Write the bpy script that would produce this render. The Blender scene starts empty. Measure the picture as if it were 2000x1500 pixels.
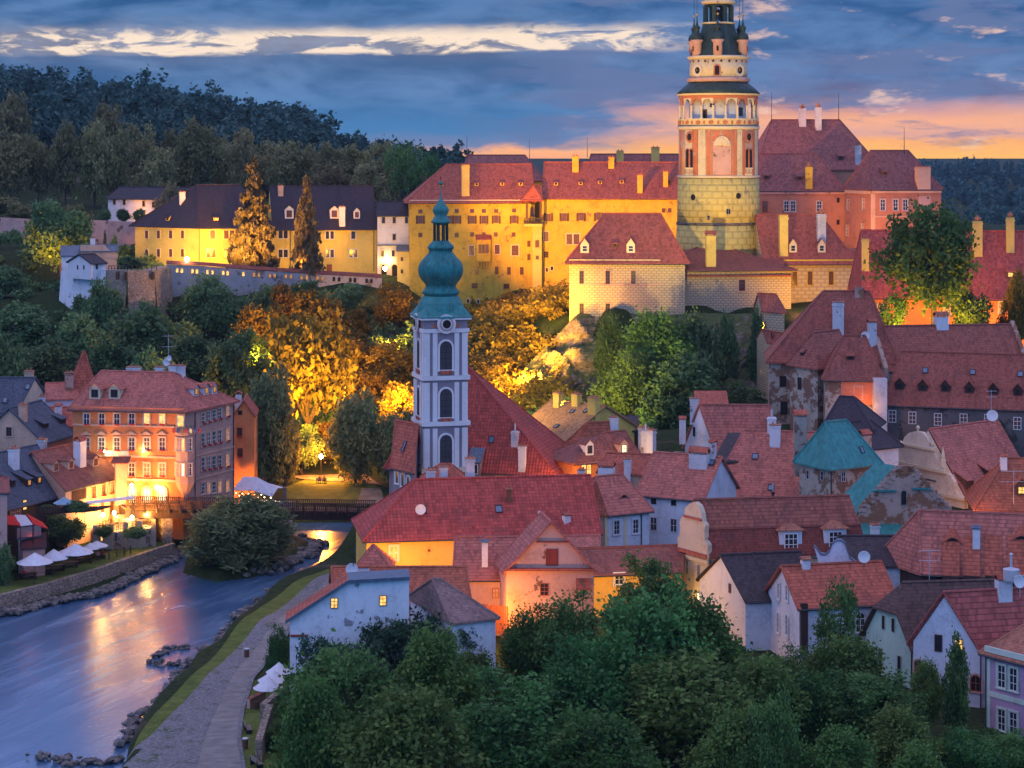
import bpy, bmesh, math, random
import numpy as np
from mathutils import Vector, Matrix
sc = bpy.context.scene
COL = sc.collection
R = math.radians
# ------------------------------------------------------------------ camera
F, HC, CX, CY = 4050.0, 52.0, 1000.0, 300.0          # focal length in photo pixels, eye height, horizon
cd = bpy.data.cameras.new('camera'); cam = bpy.data.objects.new('camera', cd); COL.objects.link(cam)
cd.sensor_width = 36; cd.lens = F / 2000 * 36; cd.shift_y = -0.225
cd.clip_start = 1; cd.clip_end = 30000
cam.location = (0, 0, HC); cam.rotation_euler = (R(90), 0, 0)
sc.camera = cam
# ------------------------------------------------------------------ render look
sc.view_settings.view_transform = 'Standard'; sc.view_settings.look = 'None'
sc.view_settings.exposure = .3; sc.view_settings.gamma = 1
sc.render.engine = 'CYCLES'
cy = sc.cycles
cy.use_denoising = True
try: cy.denoiser = 'OPENIMAGEDENOISE'
except Exception: pass
cy.max_bounces = 5; cy.diffuse_bounces = 3; cy.glossy_bounces = 3; cy.transmission_bounces = 2; cy.transparent_max_bounces = 4
cy.sample_clamp_indirect = 4; cy.caustics_reflective = False; cy.caustics_refractive = False
try: cy.use_light_tree = True
except Exception: pass

def lin(r, g, b):
    f = lambda c: (c / 255 / 12.92) if c <= 10 else ((c / 255 + .055) / 1.055) ** 2.4
    return (f(r), f(g), f(b), 1)

class NT:
    """small helper to write node trees"""
    def __init__(s, tree): s.t = tree; s.n = tree.nodes; s.l = tree.links
    def new(s, typ, **kw):
        n = s.n.new(typ)
        for k, v in kw.items(): setattr(n, k, v)
        return n
    def put(s, sock, v):
        if isinstance(v, bpy.types.NodeSocket): s.l.new(v, sock)
        elif v is not None:
            if hasattr(sock, 'default_value') and hasattr(sock.default_value, '__len__') and not hasattr(v, '__len__'): v = (v,) * len(sock.default_value)
            if hasattr(sock, 'default_value') and hasattr(sock.default_value, '__len__') and len(v) == 3 and len(sock.default_value) == 4: v = (*v, 1)
            sock.default_value = v
    def math(s, op, a, b=None, c=None, clamp=False):
        n = s.new('ShaderNodeMath', operation=op, use_clamp=clamp); s.put(n.inputs[0], a)
        if b is not None: s.put(n.inputs[1], b)
        if c is not None: s.put(n.inputs[2], c)
        return n.outputs[0]
    def vmath(s, op, a, b=None):
        n = s.new('ShaderNodeVectorMath', operation=op); s.put(n.inputs[0], a)
        if b is not None: s.put(n.inputs[1], b)
        return n.outputs[0]
    def mix(s, a, b, f, blend='MIX'):
        n = s.new('ShaderNodeMix', data_type='RGBA', blend_type=blend)
        s.put(n.inputs['Factor'], f); s.put(n.inputs[6], a); s.put(n.inputs[7], b)
        return n.outputs[2]
    def noise(s, vec, scale, detail=4, rough=.55, dist=0, out=0):
        n = s.new('ShaderNodeTexNoise'); s.put(n.inputs['Vector'], vec); n.inputs['Scale'].default_value = scale
        n.inputs['Detail'].default_value = detail; n.inputs['Roughness'].default_value = rough; n.inputs['Distortion'].default_value = dist
        return n.outputs[out]
    def ramp(s, fac, stops, interp='LINEAR'):
        n = s.new('ShaderNodeValToRGB'); s.put(n.inputs[0], fac); e = n.color_ramp.elements; n.color_ramp.interpolation = interp
        while len(e) < len(stops): e.new(.5)
        for i, (p, c) in enumerate(stops):
            e[i].position = p
            if not hasattr(c, '__len__'): c = (c, c, c)
            e[i].color = c if len(c) == 4 else (*c, 1)
        return n.outputs[0]
    def step(s, v, a, b):
        n = s.new('ShaderNodeMapRange', interpolation_type='SMOOTHSTEP'); s.put(n.inputs[0], v)
        n.inputs[1].default_value = a; n.inputs[2].default_value = b
        return n.outputs[0]
    def xyz(s, v):
        n = s.new('ShaderNodeSeparateXYZ'); s.put(n.inputs[0], v); return n.outputs
    def vec(s, x, y, z=0.0):
        n = s.new('ShaderNodeCombineXYZ'); s.put(n.inputs[0], x); s.put(n.inputs[1], y); s.put(n.inputs[2], z); return n.outputs[0]
    def white(s, v):
        n = s.new('ShaderNodeTexWhiteNoise'); n.noise_dimensions = '3D'; s.put(n.inputs['Vector'], v); return n.outputs[0]

# ------------------------------------------------------------------ dusk sky
world = bpy.data.worlds.new('World'); sc.world = world; world.use_nodes = True
def build_world():
    N = NT(world.node_tree); N.n.clear()
    out = N.new('ShaderNodeOutputWorld'); bg = N.new('ShaderNodeBackground')
    d = N.new('ShaderNodeTexCoord').outputs['Generated']
    x, y, z = N.xyz(d)
    yy = N.math('MAXIMUM', N.math('ABSOLUTE', y), .05)
    a = N.math('DIVIDE', x, yy); e = N.math('DIVIDE', z, yy)          # azimuth and height tangents
    wob = N.math('SUBTRACT', N.noise(N.vec(N.math('MULTIPLY', a, 4), N.math('MULTIPLY', e, 14), 2.2), 1.0, 3, .5), .5)
    ev = N.math('ADD', e, N.math('MULTIPLY', wob, .012))
    big = N.noise(N.vec(N.math('MULTIPLY', a, 9), N.math('MULTIPLY', ev, 42), 1.7), 1.0, 6, .55)
    fine = N.noise(N.vec(N.math('MULTIPLY', a, 30), N.math('MULTIPLY', ev, 120), 5.2), 1.0, 8, .62, .4)
    n0 = N.math('SUBTRACT', N.math('ADD', N.math('MULTIPLY', big, .5), N.math('MULTIPLY', fine, .5)), .5)
    ee = N.math('ADD', e, N.math('MULTIPLY', n0, .026))
    k = lambda py: (300 - py) / F / .085 + .1                          # photo row -> ramp position
    pos = N.math('ADD', N.math('DIVIDE', ee, .085), .1)
    left = N.ramp(pos, [(k(345), lin(255, 190, 130)), (k(318), lin(244, 160, 120)), (k(303), lin(255, 178, 118)), (k(288), lin(112, 128, 166)), (k(255), lin(70, 124, 174)), (k(195), lin(58, 116, 168)),
                        (k(140), lin(76, 118, 164)), (k(105), lin(104, 122, 154)), (k(80), lin(126, 134, 158)), (k(50), lin(108, 128, 160)), (k(36), lin(62, 110, 158)), (k(5), lin(34, 98, 154)), (1, lin(42, 102, 156))])
    right = N.ramp(pos, [(k(345), lin(255, 206, 122)), (k(310), lin(255, 190, 95)), (k(282), lin(255, 176, 100)), (k(262), lin(226, 166, 146)), (k(236), lin(255, 178, 128)), (k(214), lin(236, 164, 140)),
                         (k(188), lin(140, 128, 156)), (k(155), lin(84, 114, 162)), (k(110), lin(80, 112, 162)), (k(80), lin(66, 112, 164)), (k(0), lin(34, 94, 154))])
    puff = N.noise(N.vec(N.math('MULTIPLY', a, 18), N.math('MULTIPLY', ev, 60), 4.4), 1.0, 8, .6, .3)
    side = N.step(N.math('ADD', a, N.math('MULTIPLY', n0, .3)), .0, .085)
    sky = N.mix(left, right, side)
    sky = N.mix(sky, N.mix(lin(34, 68, 110), lin(112, 142, 184), N.step(puff, .35, .68)), N.math('MULTIPLY', N.step(e, .012, .03), .5))
    # bluish cloud bars, then bright torn edges
    bars = N.step(N.noise(N.vec(N.math('MULTIPLY', a, 13), N.math('MULTIPLY', ev, 70), 9.3), 1.0, 7, .58), .50, .60)
    sky = N.mix(sky, lin(98, 116, 156), N.math('MULTIPLY', bars, N.math('MULTIPLY', N.step(a, -.05, .05), N.math('MULTIPLY', N.step(e, .0, .008), .85))))
    tear = N.step(N.noise(N.vec(N.math('MULTIPLY', a, 30), N.math('MULTIPLY', ev, 92), 3.1), 1.0, 8, .62), .56, .70)
    sky = N.mix(sky, lin(255, 208, 180), N.math('MULTIPLY', tear, N.math('MULTIPLY', N.step(a, .05, .14), .7)))
    gap = N.step(N.noise(N.vec(N.math('MULTIPLY', a, 34), N.math('MULTIPLY', ev, 125), 7.7), 1.0, 8, .64, .5), .43, .55)
    ec = N.math('ADD', ev, N.math('ADD', N.math('MULTIPLY', n0, .012), N.math('MULTIPLY', a, -.004)))
    band = N.math('MULTIPLY', N.step(ec, .0475, .0500), N.math('SUBTRACT', 1, N.step(ec, .0575, .0645)))
    band = N.math('MULTIPLY', band, N.math('SUBTRACT', 1, N.step(N.math('ADD', a, N.math('MULTIPLY', n0, .1)), .05, .10)))
    sky = N.mix(sky, lin(255, 230, 202), N.math('MULTIPLY', band, N.math('ADD', .12, N.math('MULTIPLY', gap, .85)), clamp=True))
    # the rest of the dome lights the town
    dome = N.ramp(z, [(.0, (.14, .22, .50)), (.08, (.13, .34, .86)), (.22, (.24, .46, 1.12)), (.5, (.50, .53, .98)), (1, (.64, .56, .94))])
    back = N.step(N.math('MULTIPLY', y, -1), -.2, .9)
    dome = N.mix(dome, (.22, .60, 1.42), N.math('MULTIPLY', back, N.math('SUBTRACT', 1, N.step(z, .15, .8))))
    front = N.math('MULTIPLY', N.step(y, .1, .5), N.math('SUBTRACT', 1, N.step(z, .085, .16)))
    col = N.mix(dome, sky, front)
    col = N.mix((.05, .06, .09), col, N.step(z, -.06, -.005))
    N.put(bg.inputs[0], col); bg.inputs[1].default_value = SKY
    N.l.new(bg.outputs[0], out.inputs[0])
SKY = .9
build_world()
# a very soft sun: the last glow of the western sky
sd = bpy.data.lights.new('evening_sun', 'SUN'); sd.energy = .16; sd.angle = R(30); sd.color = (1, .72, .62)
so = bpy.data.objects.new('evening_sun', sd); COL.objects.link(so)
so.rotation_euler = (R(52), 0, R(-62))

# floodlights that light the castle, the park and the river front
FLOODS = .40
def flood(name, loc, tgt, kW, col=(1, .52, .13), deg=70, blend=.6, rad=.6):
    l = bpy.data.lights.new(name, 'SPOT'); l.energy = kW * 1000 * FLOODS; l.color = col; l.spot_size = R(deg); l.spot_blend = blend; l.shadow_soft_size = rad
    o = bpy.data.objects.new(name, l); COL.objects.link(o); o.location = loc
    o.rotation_euler = (Vector(tgt) - Vector(loc)).to_track_quat('-Z', 'Y').to_euler()
    return o
def glow(name, loc, W, col=(1, .5, .14), rad=.15):
    l = bpy.data.lights.new(name, 'POINT'); l.energy = W; l.color = col; l.shadow_soft_size = rad
    o = bpy.data.objects.new(name, l); COL.objects.link(o); o.location = loc
    return o
def P(px, py, Y): return Vector(((px - CX) * Y / F, Y, HC - (py - CY) * Y / F))
def XP(px, Y): return (px - CX) * Y / F
def ZP(py, Y): return HC - (py - CY) * Y / F
def hitz(px, py, z): return P(px, py, F * (HC - z) / (py - CY))
def hitp(px, py, pl):
    p, n = pl; o = Vector((0, 0, HC)); d = Vector(((px - CX) / F, 1, -(py - CY) / F))
    return o + d * ((p - o).dot(n) / d.dot(n))
AMB = (1, .46, .02); YEL = (1, .66, .14); ORG = (1, .37, .035)
flood('flood_upper', P(930, 760, 330), P(980, 480, 424), 130, AMB, 62)
flood('flood_upper', P(760, 850, 345), P(870, 470, 424), 75, AMB, 60)
flood('flood_upper', P(1000, 640, 340), P(1185, 400, 424), 130, AMB, 46)
flood('flood_roofs', P(700, 600, 330), P(1180, 345, 426), 2300, ORG, 34)
for px, k in ((835, 6), (890, 11), (950, 13), (1005, 13), (1075, 11)): flood('flood_wall', P(px, 640, 407), P(px + 8, 490, 425), k, AMB, 130)
flood('flood_yellow_wing', P(1605, 585, 356), P(1600, 530, 372), 22, AMB, 140)
flood('flood_conifer', P(462, 505, 402), P(494, 420, 415), 190, ORG, 90)
flood('flood_conifer', P(585, 524, 412.5), P(597, 420, 416), 14, ORG, 90)
flood('flood_garden_tree', P(95, 520, 420), P(112, 450, 428), 22, ORG, 130)
flood('flood_tower', P(1130, 830, 255), P(1400, 240, 380), 1000, YEL, 27)
flood('flood_ochre_roof', P(965, 765, 298), P(1090, 830, 302), 14, YEL, 90)
flood('flood_ochre_roof', P(1010, 925, 290), P(1060, 880, 299), 2.5, YEL, 130)
flood('flood_lower', P(1100, 800, 300), P(1240, 540, 362), 26, YEL, 70)
flood('flood_lower', P(1490, 640, 345), P(1590, 540, 372), 50, AMB, 100)
flood('flood_palace', P(1660, 540, 384), P(1765, 410, 402), 75, ORG, 90)
flood('flood_palace', P(1500, 470, 400), P(1600, 400, 415), 6, ORG, 110)
for px, k in ((300, 10), (345, 10), (410, 10), (460, 9), (540, 7), (600, 5), (660, 7), (720, 4)): flood('flood_long', Vector((XP(px, 417), 417, 31)), P(px + 6, 478, 432), k, AMB, 130)
for px, py, Y, tx, ty, tY, k in ((600, 800, 322, 600, 650, 345, 90), (680, 760, 345, 680, 620, 372, 70), (560, 700, 360, 560, 590, 385, 55), (770, 780, 328, 775, 640, 355, 60), (760, 680, 368, 765, 590, 388, 45), (500, 700, 358, 505, 610, 376, 30), (960, 770, 340, 960, 690, 362, 130), (1000, 690, 376, 1000, 610, 406, 130), (1048, 650, 376, 1055, 590, 396, 26), (925, 690, 376, 930, 620, 402, 140), (1025, 740, 348, 1030, 650, 380, 70)): flood('flood_trees', P(px, py, Y), P(tx, ty, tY), k * 1.9, (1, .42, .03), 125)
flood('flood_rock', P(1040, 830, 304), P(1215, 700, 345), 210, YEL, 64)
for px, k in ((1725, 7), (1790, 6), (1860, 8), (1930, 8), (1985, 8)): flood('flood_lane_wall', P(px, 668, 333), P(px, 590, 343), k, ORG, 150)
for px, k in ((1765, 34), (1885, 34)): flood('flood_big_tree', P(px, 665, 321), P(px + (1825 - px) * .5, 520, 327), k, AMB, 120)
flood('flood_wall_end', P(712, 610, 406), P(726, 560, 418), 9, AMB, 140)
flood('flood_hotel', P(215, 1000, 274), P(225, 890, 285), 10, (1, .40, .04), 150)
flood('flood_hotel', P(300, 1005, 273), P(300, 890, 284), 10, (1, .40, .04), 150)
glow_later = []
# ------------------------------------------------------------------ materials
MATS = {}
def newmat(name):
    m = bpy.data.materials.new(name); m.use_nodes = True; N = NT(m.node_tree)
    b = N.n['Principled BSDF']; MATS[name] = m
    return m, N, b
def setb(N, b, col=None, rough=None, metal=None, spec=None, bump=None, bs=.5, bd=.05):
    if col is not None: N.put(b.inputs['Base Color'], col)
    if rough is not None: N.put(b.inputs['Roughness'], rough)
    if metal is not None: b.inputs['Metallic'].default_value = metal
    if spec is not None: b.inputs['Specular IOR Level'].default_value = spec
    if bump is not None:
        n = N.new('ShaderNodeBump'); n.inputs['Strength'].default_value = bs; n.inputs['Distance'].default_value = bd
        N.put(n.inputs['Height'], bump); N.l.new(n.outputs[0], b.inputs['Normal'])
def pos(N): return N.new('ShaderNodeNewGeometry').outputs['Position']
def uvc(N): return N.new('ShaderNodeUVMap').outputs[0]

def plaster(name, c, worn=0, under=(.22, .13, .09), var=.22, streak=.25):
    if name in MATS: return MATS[name]
    m, N, b = newmat(name); p = pos(N)
    n1 = N.noise(p, .35, 5, .6); n2 = N.noise(p, 3.2, 5, .65)
    st = N.noise(N.vmath('MULTIPLY', p, (1.2, 1.2, .16)), 1.0, 4, .6)
    dk = tuple(v * (1 - var * 1.6) for v in c); lt = tuple(min(.9, v * (1 + var * .5)) for v in c)
    col = N.ramp(N.math('ADD', N.math('MULTIPLY', n1, .6), N.math('MULTIPLY', n2, .4)), [(.32, dk), (.5, c), (.68, lt)])
    col = N.mix(col, tuple(v * .55 for v in c), N.math('MULTIPLY', N.step(st, .52, .78), streak))
    if worn:
        w = N.step(N.noise(p, .55, 7, .68), .62 - worn * .25, .66 - worn * .25)
        brick = N.mix(under, tuple(v * .55 for v in under), N.noise(N.vmath('MULTIPLY', p, (2.5, 2.5, 9)), 1, 3))
        col = N.mix(col, brick, w)
    setb(N, b, col, .9, spec=.2, bump=n2, bs=.35, bd=.04)
    return m
def tile(name, c, row=.34, cw=.24, moss=.25, dark=.5, wave=0, mossc=(.06, .045, .045)):
    """clay roof tiles: courses follow the UV map, which runs in metres along the eave and up the slope"""
    if name in MATS: return MATS[name]
    m, N, b = newmat(name); u, v, _ = N.xyz(uvc(N)); p = pos(N)
    rv = N.math('DIVIDE', v, row); ri = N.math('FLOOR', rv); rf = N.math('FRACT', rv)
    uu = N.math('ADD', N.math('DIVIDE', u, cw), N.math('MULTIPLY', N.math('MODULO', ri, 2.0), .5 if not wave else 0))
    ui = N.math('FLOOR', uu); uf = N.math('FRACT', uu)
    rnd = N.white(N.vec(ui, ri, 0))
    lo = tuple(x * .66 for x in c); hi = tuple(min(.8, x * 1.28) for x in c)
    col = N.ramp(rnd, [(0, lo), (.45, c), (.85, tuple(x * 1.08 for x in c)), (1, hi)])
    big = N.noise(p, .22, 6, .65); mid = N.noise(p, 1.1, 5, .65)
    col = N.mix(col, mossc, N.math('MULTIPLY', N.step(N.math('ADD', N.math('MULTIPLY', big, .65), N.math('MULTIPLY', mid, .35)), .5, .72), min(1, moss * 1.6)))
    soot = N.noise(N.vec(N.math('MULTIPLY', u, .9), N.math('MULTIPLY', v, .13), 3.3), 1.0, 5, .65); col = N.mix(col, tuple(x * .42 for x in c), N.math('MULTIPLY', N.step(soot, .50, .74), .6))
    col = N.mix(col, tuple(x * 1.25 for x in c), N.math('MULTIPLY', N.step(mid, .55, .75), .3))
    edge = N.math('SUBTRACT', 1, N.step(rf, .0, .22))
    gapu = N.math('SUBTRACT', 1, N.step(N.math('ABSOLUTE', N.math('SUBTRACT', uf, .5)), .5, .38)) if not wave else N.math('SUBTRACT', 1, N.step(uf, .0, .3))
    col = N.mix(col, tuple(x * .28 for x in c), N.math('MULTIPLY', edge, dark))  # course gaps darkened: dirt lines plus the overlap shadow put into the colour
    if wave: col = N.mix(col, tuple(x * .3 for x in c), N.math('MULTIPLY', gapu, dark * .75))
    hgt = N.math('SUBTRACT', 1, rf)
    if wave: hgt = N.math('ADD', N.math('MULTIPLY', hgt, .6), N.math('MULTIPLY', N.math('SINE', N.math('MULTIPLY', uu, 6.283)), .35))
    else: hgt = N.math('ADD', hgt, N.math('MULTIPLY', rnd, .35))
    setb(N, b, col, N.math('ADD', .62, N.math('MULTIPLY', mid, .3)), spec=.3, bump=hgt, bs=.8, bd=.09)
    return m
def rubble(name, c, c2, s=1.4):
    if name in MATS: return MATS[name]
    m, N, b = newmat(name); p = N.vmath('MULTIPLY', pos(N), (1, 1, 1.7))
    vo = N.new('ShaderNodeTexVoronoi', feature='DISTANCE_TO_EDGE'); N.put(vo.inputs['Vector'], p); vo.inputs['Scale'].default_value = s
    vc = N.new('ShaderNodeTexVoronoi'); N.put(vc.inputs['Vector'], p); vc.inputs['Scale'].default_value = s
    col = N.mix(c, c2, N.white(vc.outputs['Color'])); n = N.noise(pos(N), .5, 6, .65)
    col = N.mix(col, tuple(x * .45 for x in c), N.step(n, .5, .75))
    col = N.mix(tuple(x * .4 for x in c), col, N.step(vo.outputs['Distance'], .0, .09))
    setb(N, b, col, .95, spec=.15, bump=vo.outputs['Distance'], bs=.7, bd=.15)
    return m
def sgraffito(name, c, c2, bw=1.1, bh=.5):
    """plaster scratched with a pattern of envelope blocks"""
    if name in MATS: return MATS[name]
    m, N, b = newmat(name); u, v, _ = N.xyz(uvc(N)); p = pos(N)
    rv = N.math('DIVIDE', v, bh); ri = N.math('FLOOR', rv); rf = N.math('FRACT', rv)
    uu = N.math('ADD', N.math('DIVIDE', u, bw), N.math('MULTIPLY', N.math('MODULO', ri, 2.0), .5)); uf = N.math('FRACT', uu)
    inn = N.math('MULTIPLY', N.math('MULTIPLY', N.step(uf, .08, .16), N.step(uf, .96, .88)), N.math('MULTIPLY', N.step(rf, .1, .2), N.step(rf, .95, .85)))
    lowh = N.math('MULTIPLY', inn, N.step(rf, .5, .42))
    n = N.noise(p, .6, 6, .65)
    col = N.mix(c2, c, N.math('MULTIPLY', inn, N.math('ADD', .35, N.math('MULTIPLY', n, .9)), clamp=True))
    col = N.mix(col, c2, N.math('MULTIPLY', lowh, .45))
    col = N.mix(col, tuple(x * .5 for x in c), N.math('MULTIPLY', N.step(N.noise(p, .22, 6, .6), .52, .72), .45))
    setb(N, b, col, .92, spec=.15, bump=inn, bs=.3, bd=.03)
    return m
def wood(name, c, s=5.0):
    if name in MATS: return MATS[name]
    m, N, b = newmat(name); u, v, _ = N.xyz(uvc(N))
    bi = N.math('FLOOR', N.math('MULTIPLY', u, s)); bf = N.math('FRACT', N.math('MULTIPLY', u, s))
    g = N.noise(N.vec(N.math('MULTIPLY', u, 30), N.math('MULTIPLY', v, 2), bi), 1, 3)
    col = N.mix(tuple(x * .55 for x in c), tuple(x * 1.25 for x in c), N.math('MULTIPLY', N.math('ADD', N.white(N.vec(bi, 0, 0)), g), .5))
    col = N.mix(tuple(x * .25 for x in c), col, N.step(bf, .0, .1))
    setb(N, b, col, .8, spec=.25, bump=bf, bs=.3, bd=.03)
    return m
def plain(name, c, rough=.6, metal=0, var=.25, s=2.0, spec=.4):
    if name in MATS: return MATS[name]
    m, N, b = newmat(name); n = N.noise(pos(N), s, 4, .6)
    setb(N, b, N.ramp(n, [(.3, tuple(x * (1 - var) for x in c)), (.7, tuple(min(1, x * (1 + var)) for x in c))]), rough, metal, spec, bump=n, bs=.1, bd=.02)
    return m
def emit(name, c, st, var=.5):
    if name in MATS: return MATS[name]
    m, N, b = newmat(name); n = N.noise(pos(N), 2.2, 3, .6)
    N.put(b.inputs['Base Color'], (.05, .03, .02)); N.put(b.inputs['Emission Color'], N.mix(tuple(x * (1 - var) for x in c), c, N.step(n, .35, .6)))
    b.inputs['Emission Strength'].default_value = st; b.inputs['Roughness'].default_value = .3
    return m
def copper(name, c=(.045, .30, .27), dark=(.02, .05, .05), seam=.6, amt=.5):
    if name in MATS: return MATS[name]
    m, N, b = newmat(name); u, v, _ = N.xyz(uvc(N)); p = pos(N)
    st = N.noise(N.vmath('MULTIPLY', p, (2.2, 2.2, .35)), 1, 5, .65); n = N.noise(p, 1.2, 5, .6)
    col = N.ramp(N.math('ADD', N.math('MULTIPLY', st, .55), N.math('MULTIPLY', n, .45)), [(.34, dark), (.34 + .2 * amt, tuple(x * .62 for x in c)), (.58, c), (.75, tuple(min(1, x * 1.35) for x in c))])
    uf = N.math('FRACT', N.math('DIVIDE', u, seam)); vf = N.math('FRACT', N.math('DIVIDE', v, 1.1))
    ln = N.math('MULTIPLY', N.step(uf, .0, .08), N.math('ADD', .55, N.math('MULTIPLY', N.step(vf, .0, .04), .45)))
    col = N.mix(tuple(x * .35 for x in c), col, ln)
    setb(N, b, col, .55, .15, .4, bump=ln, bs=.4, bd=.05)
    return m
def leafmat(name, c, c2=None, trans=.35):
    if name in MATS: return MATS[name]
    m, N, b = newmat(name); c2 = c2 or tuple(x * 1.7 for x in c)
    t = N.new('ShaderNodeAttribute', attribute_name='tone').outputs['Fac']
    oi = N.new('ShaderNodeObjectInfo').outputs['Random']
    col = N.mix(tuple(x * .6 for x in c), c2, t)
    hs = N.new('ShaderNodeHueSaturation'); N.put(hs.inputs['Color'], col)
    N.put(hs.inputs['Hue'], N.math('ADD', .475, N.math('MULTIPLY', oi, .05))); N.put(hs.inputs['Value'], N.math('ADD', .75, N.math('MULTIPLY', N.math('FRACT', N.math('MULTIPLY', oi, 7.3)), .55)))
    setb(N, b, hs.outputs[0], .65, spec=.25)
    tr = N.new('ShaderNodeBsdfTranslucent'); N.put(tr.inputs[0], hs.outputs[0])
    mx = N.new('ShaderNodeMixShader'); mx.inputs[0].default_value = trans
    N.l.new(b.outputs[0], mx.inputs[1]); N.l.new(tr.outputs[0], mx.inputs[2]); N.l.new(mx.outputs[0], N.n['Material Output'].inputs[0])
    return m
def glassm(name, c, rough=.12):
    if name in MATS: return MATS[name]
    m, N, b = newmat(name); n = N.noise(pos(N), 1.6, 3)
    setb(N, b, N.mix(tuple(x * .5 for x in c), tuple(x * 1.6 for x in c), n), rough, spec=.7, bump=n, bs=.06, bd=.05)
    return m

RED = (.42, .105, .06)
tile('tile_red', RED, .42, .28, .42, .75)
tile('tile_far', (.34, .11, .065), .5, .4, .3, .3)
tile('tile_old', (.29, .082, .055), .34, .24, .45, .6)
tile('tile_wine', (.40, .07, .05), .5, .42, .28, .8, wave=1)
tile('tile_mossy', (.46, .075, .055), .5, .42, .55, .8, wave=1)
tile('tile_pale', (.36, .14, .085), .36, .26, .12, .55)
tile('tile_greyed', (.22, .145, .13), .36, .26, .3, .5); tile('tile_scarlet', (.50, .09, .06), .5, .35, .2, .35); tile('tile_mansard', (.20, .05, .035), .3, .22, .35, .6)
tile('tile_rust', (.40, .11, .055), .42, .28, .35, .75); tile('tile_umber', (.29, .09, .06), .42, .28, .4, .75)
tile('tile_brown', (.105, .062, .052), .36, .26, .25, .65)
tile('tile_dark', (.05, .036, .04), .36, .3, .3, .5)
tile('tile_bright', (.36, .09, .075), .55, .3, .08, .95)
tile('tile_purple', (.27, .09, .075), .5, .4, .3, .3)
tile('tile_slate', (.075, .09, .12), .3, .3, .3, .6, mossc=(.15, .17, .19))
tile('tile_ochre', (.38, .20, .085), .36, .25, .15, .35)  # yellow floodlight put into the tile colour
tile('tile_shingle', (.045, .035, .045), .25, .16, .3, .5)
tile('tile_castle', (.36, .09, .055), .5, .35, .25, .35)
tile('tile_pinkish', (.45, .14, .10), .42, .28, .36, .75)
plaster('white', (.66, .66, .68)); plaster('white_blue', (.60, .63, .70), streak=.35); plaster('cream', (.62, .50, .36)); plaster('peach', (.60, .38, .27)); plaster('pale_cream', (.70, .58, .45))
plaster('yellow', (.70, .44, .10)); plaster('pink_old', (.55, .34, .27), .12); plaster('orange', (.60, .22, .08)); plaster('salmon', (.60, .20, .11)); plaster('rose', (.50, .30, .25))
plaster('mint', (.48, .66, .56)); plaster('mauve', (.46, .30, .44)); plaster('trimgreen', (.55, .66, .56)); plaster('castle', (.62, .40, .05), .06, under=(.36, .2, .1), streak=.5, var=.3); plaster('castle_pale', (.66, .50, .13), var=.18)
plaster('palace', (.46, .20, .13), .1, under=(.4, .2, .14)); plaster('trim', (.72, .70, .68), var=.1, streak=.15); plaster('trimcream', (.68, .56, .38), var=.12)
plaster('worn', (.42, .36, .29), .55, under=(.26, .15, .10)); plaster('worn_grey', (.36, .31, .26), .4, under=(.22, .14, .11)); plaster('worn_pink', (.46, .30, .24), .5, under=(.36, .16, .09)); plaster('greywall', (.13, .115, .11), .3, under=(.075, .065, .06))
plaster('wallgrey', (.40, .35, .34), .2, under=(.24, .18, .15)); plaster('church_grey', (.27, .23, .26), var=.14); plaster('greenish', (.46, .48, .36)); plaster('chimney', (.55, .54, .56), .06, under=(.3, .18, .13), streak=.5); plaster('bluewall', (.68, .70, .73), .07, under=(.34, .33, .36), streak=.4)
plaster('rosewall', (.56, .33, .28), .1); plaster('hotelside', (.50, .30, .24))
rubble('stone', (.26, .21, .17), (.36, .29, .22)); rubble('stone_dark', (.13, .11, .10), (.2, .17, .14), 1.8); rubble('stone_fine', (.2, .17, .15), (.28, .23, .19), 2.6)
sgraffito('sgraffito', (.58, .48, .30), (.30, .23, .16), .9, .42); sgraffito('sgraffito_soft', (.62, .50, .30), (.42, .31, .18), 1.4, .7)
wood('timber', (.06, .035, .028)); wood('timber_red', (.30, .09, .04)); wood('timber_mid', (.14, .075, .045)); wood('shutter', (.26, .05, .035), 4); wood('bench', (.3, .24, .2), 8)
plain('iron', (.035, .035, .04), .5, .6); plain('gutter', (.05, .06, .07), .5, .5); plain('frame_white', (.70, .70, .70), .5, var=.08); plain('frame_brown', (.12, .05, .03), .5); plain('frame_red', (.28, .07, .05), .5); plain('lead', (.10, .14, .19), .5, .4); plain('pale_metal', (.5, .52, .56), .45, .3, .1)
plain('canvas', (.62, .64, .68), .85, var=.1, spec=.1); plain('canvas_red', (.65, .05, .04), .85, var=.15, spec=.1); plain('canvas_blue', (.2, .36, .46), .85); plain('bark', (.075, .055, .045), .95, var=.5, s=5, spec=.1); plain('geranium', (.45, .02, .03), .8, var=.5, s=9); plain('gold', (.7, .42, .12), .35, .8)
plain('dish', (.6, .62, .64), .4, var=.06); plain('skin', (.5, .3, .22), .6, var=.05); plain('cloth_red', (.4, .04, .05), .9); plain('cloth_blue', (.04, .08, .25), .9); plain('cloth_pale', (.55, .6, .35), .9); plain('cloth_dark', (.04, .04, .05), .9); plain('hair', (.05, .03, .02), .8); plain('terracotta', (.38, .15, .08), .8)
copper('copper', (.04, .26, .24), (.02, .06, .06), .7, .2); copper('copper_dark', (.028, .06, .052), (.014, .016, .018), .9); copper('copper_onion', (.02, .22, .21), (.014, .03, .034), .75, .45)
emit('lit', (1, .55, .14), 1.5); emit('lit_white', (1, .78, .42), 2.2, .3); emit('lit_dim', (1, .42, .10), .55); emit('bulb', (1, .72, .36), 40, 0); emit('bulb_small', (1, .66, .28), 14, 0)
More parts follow.
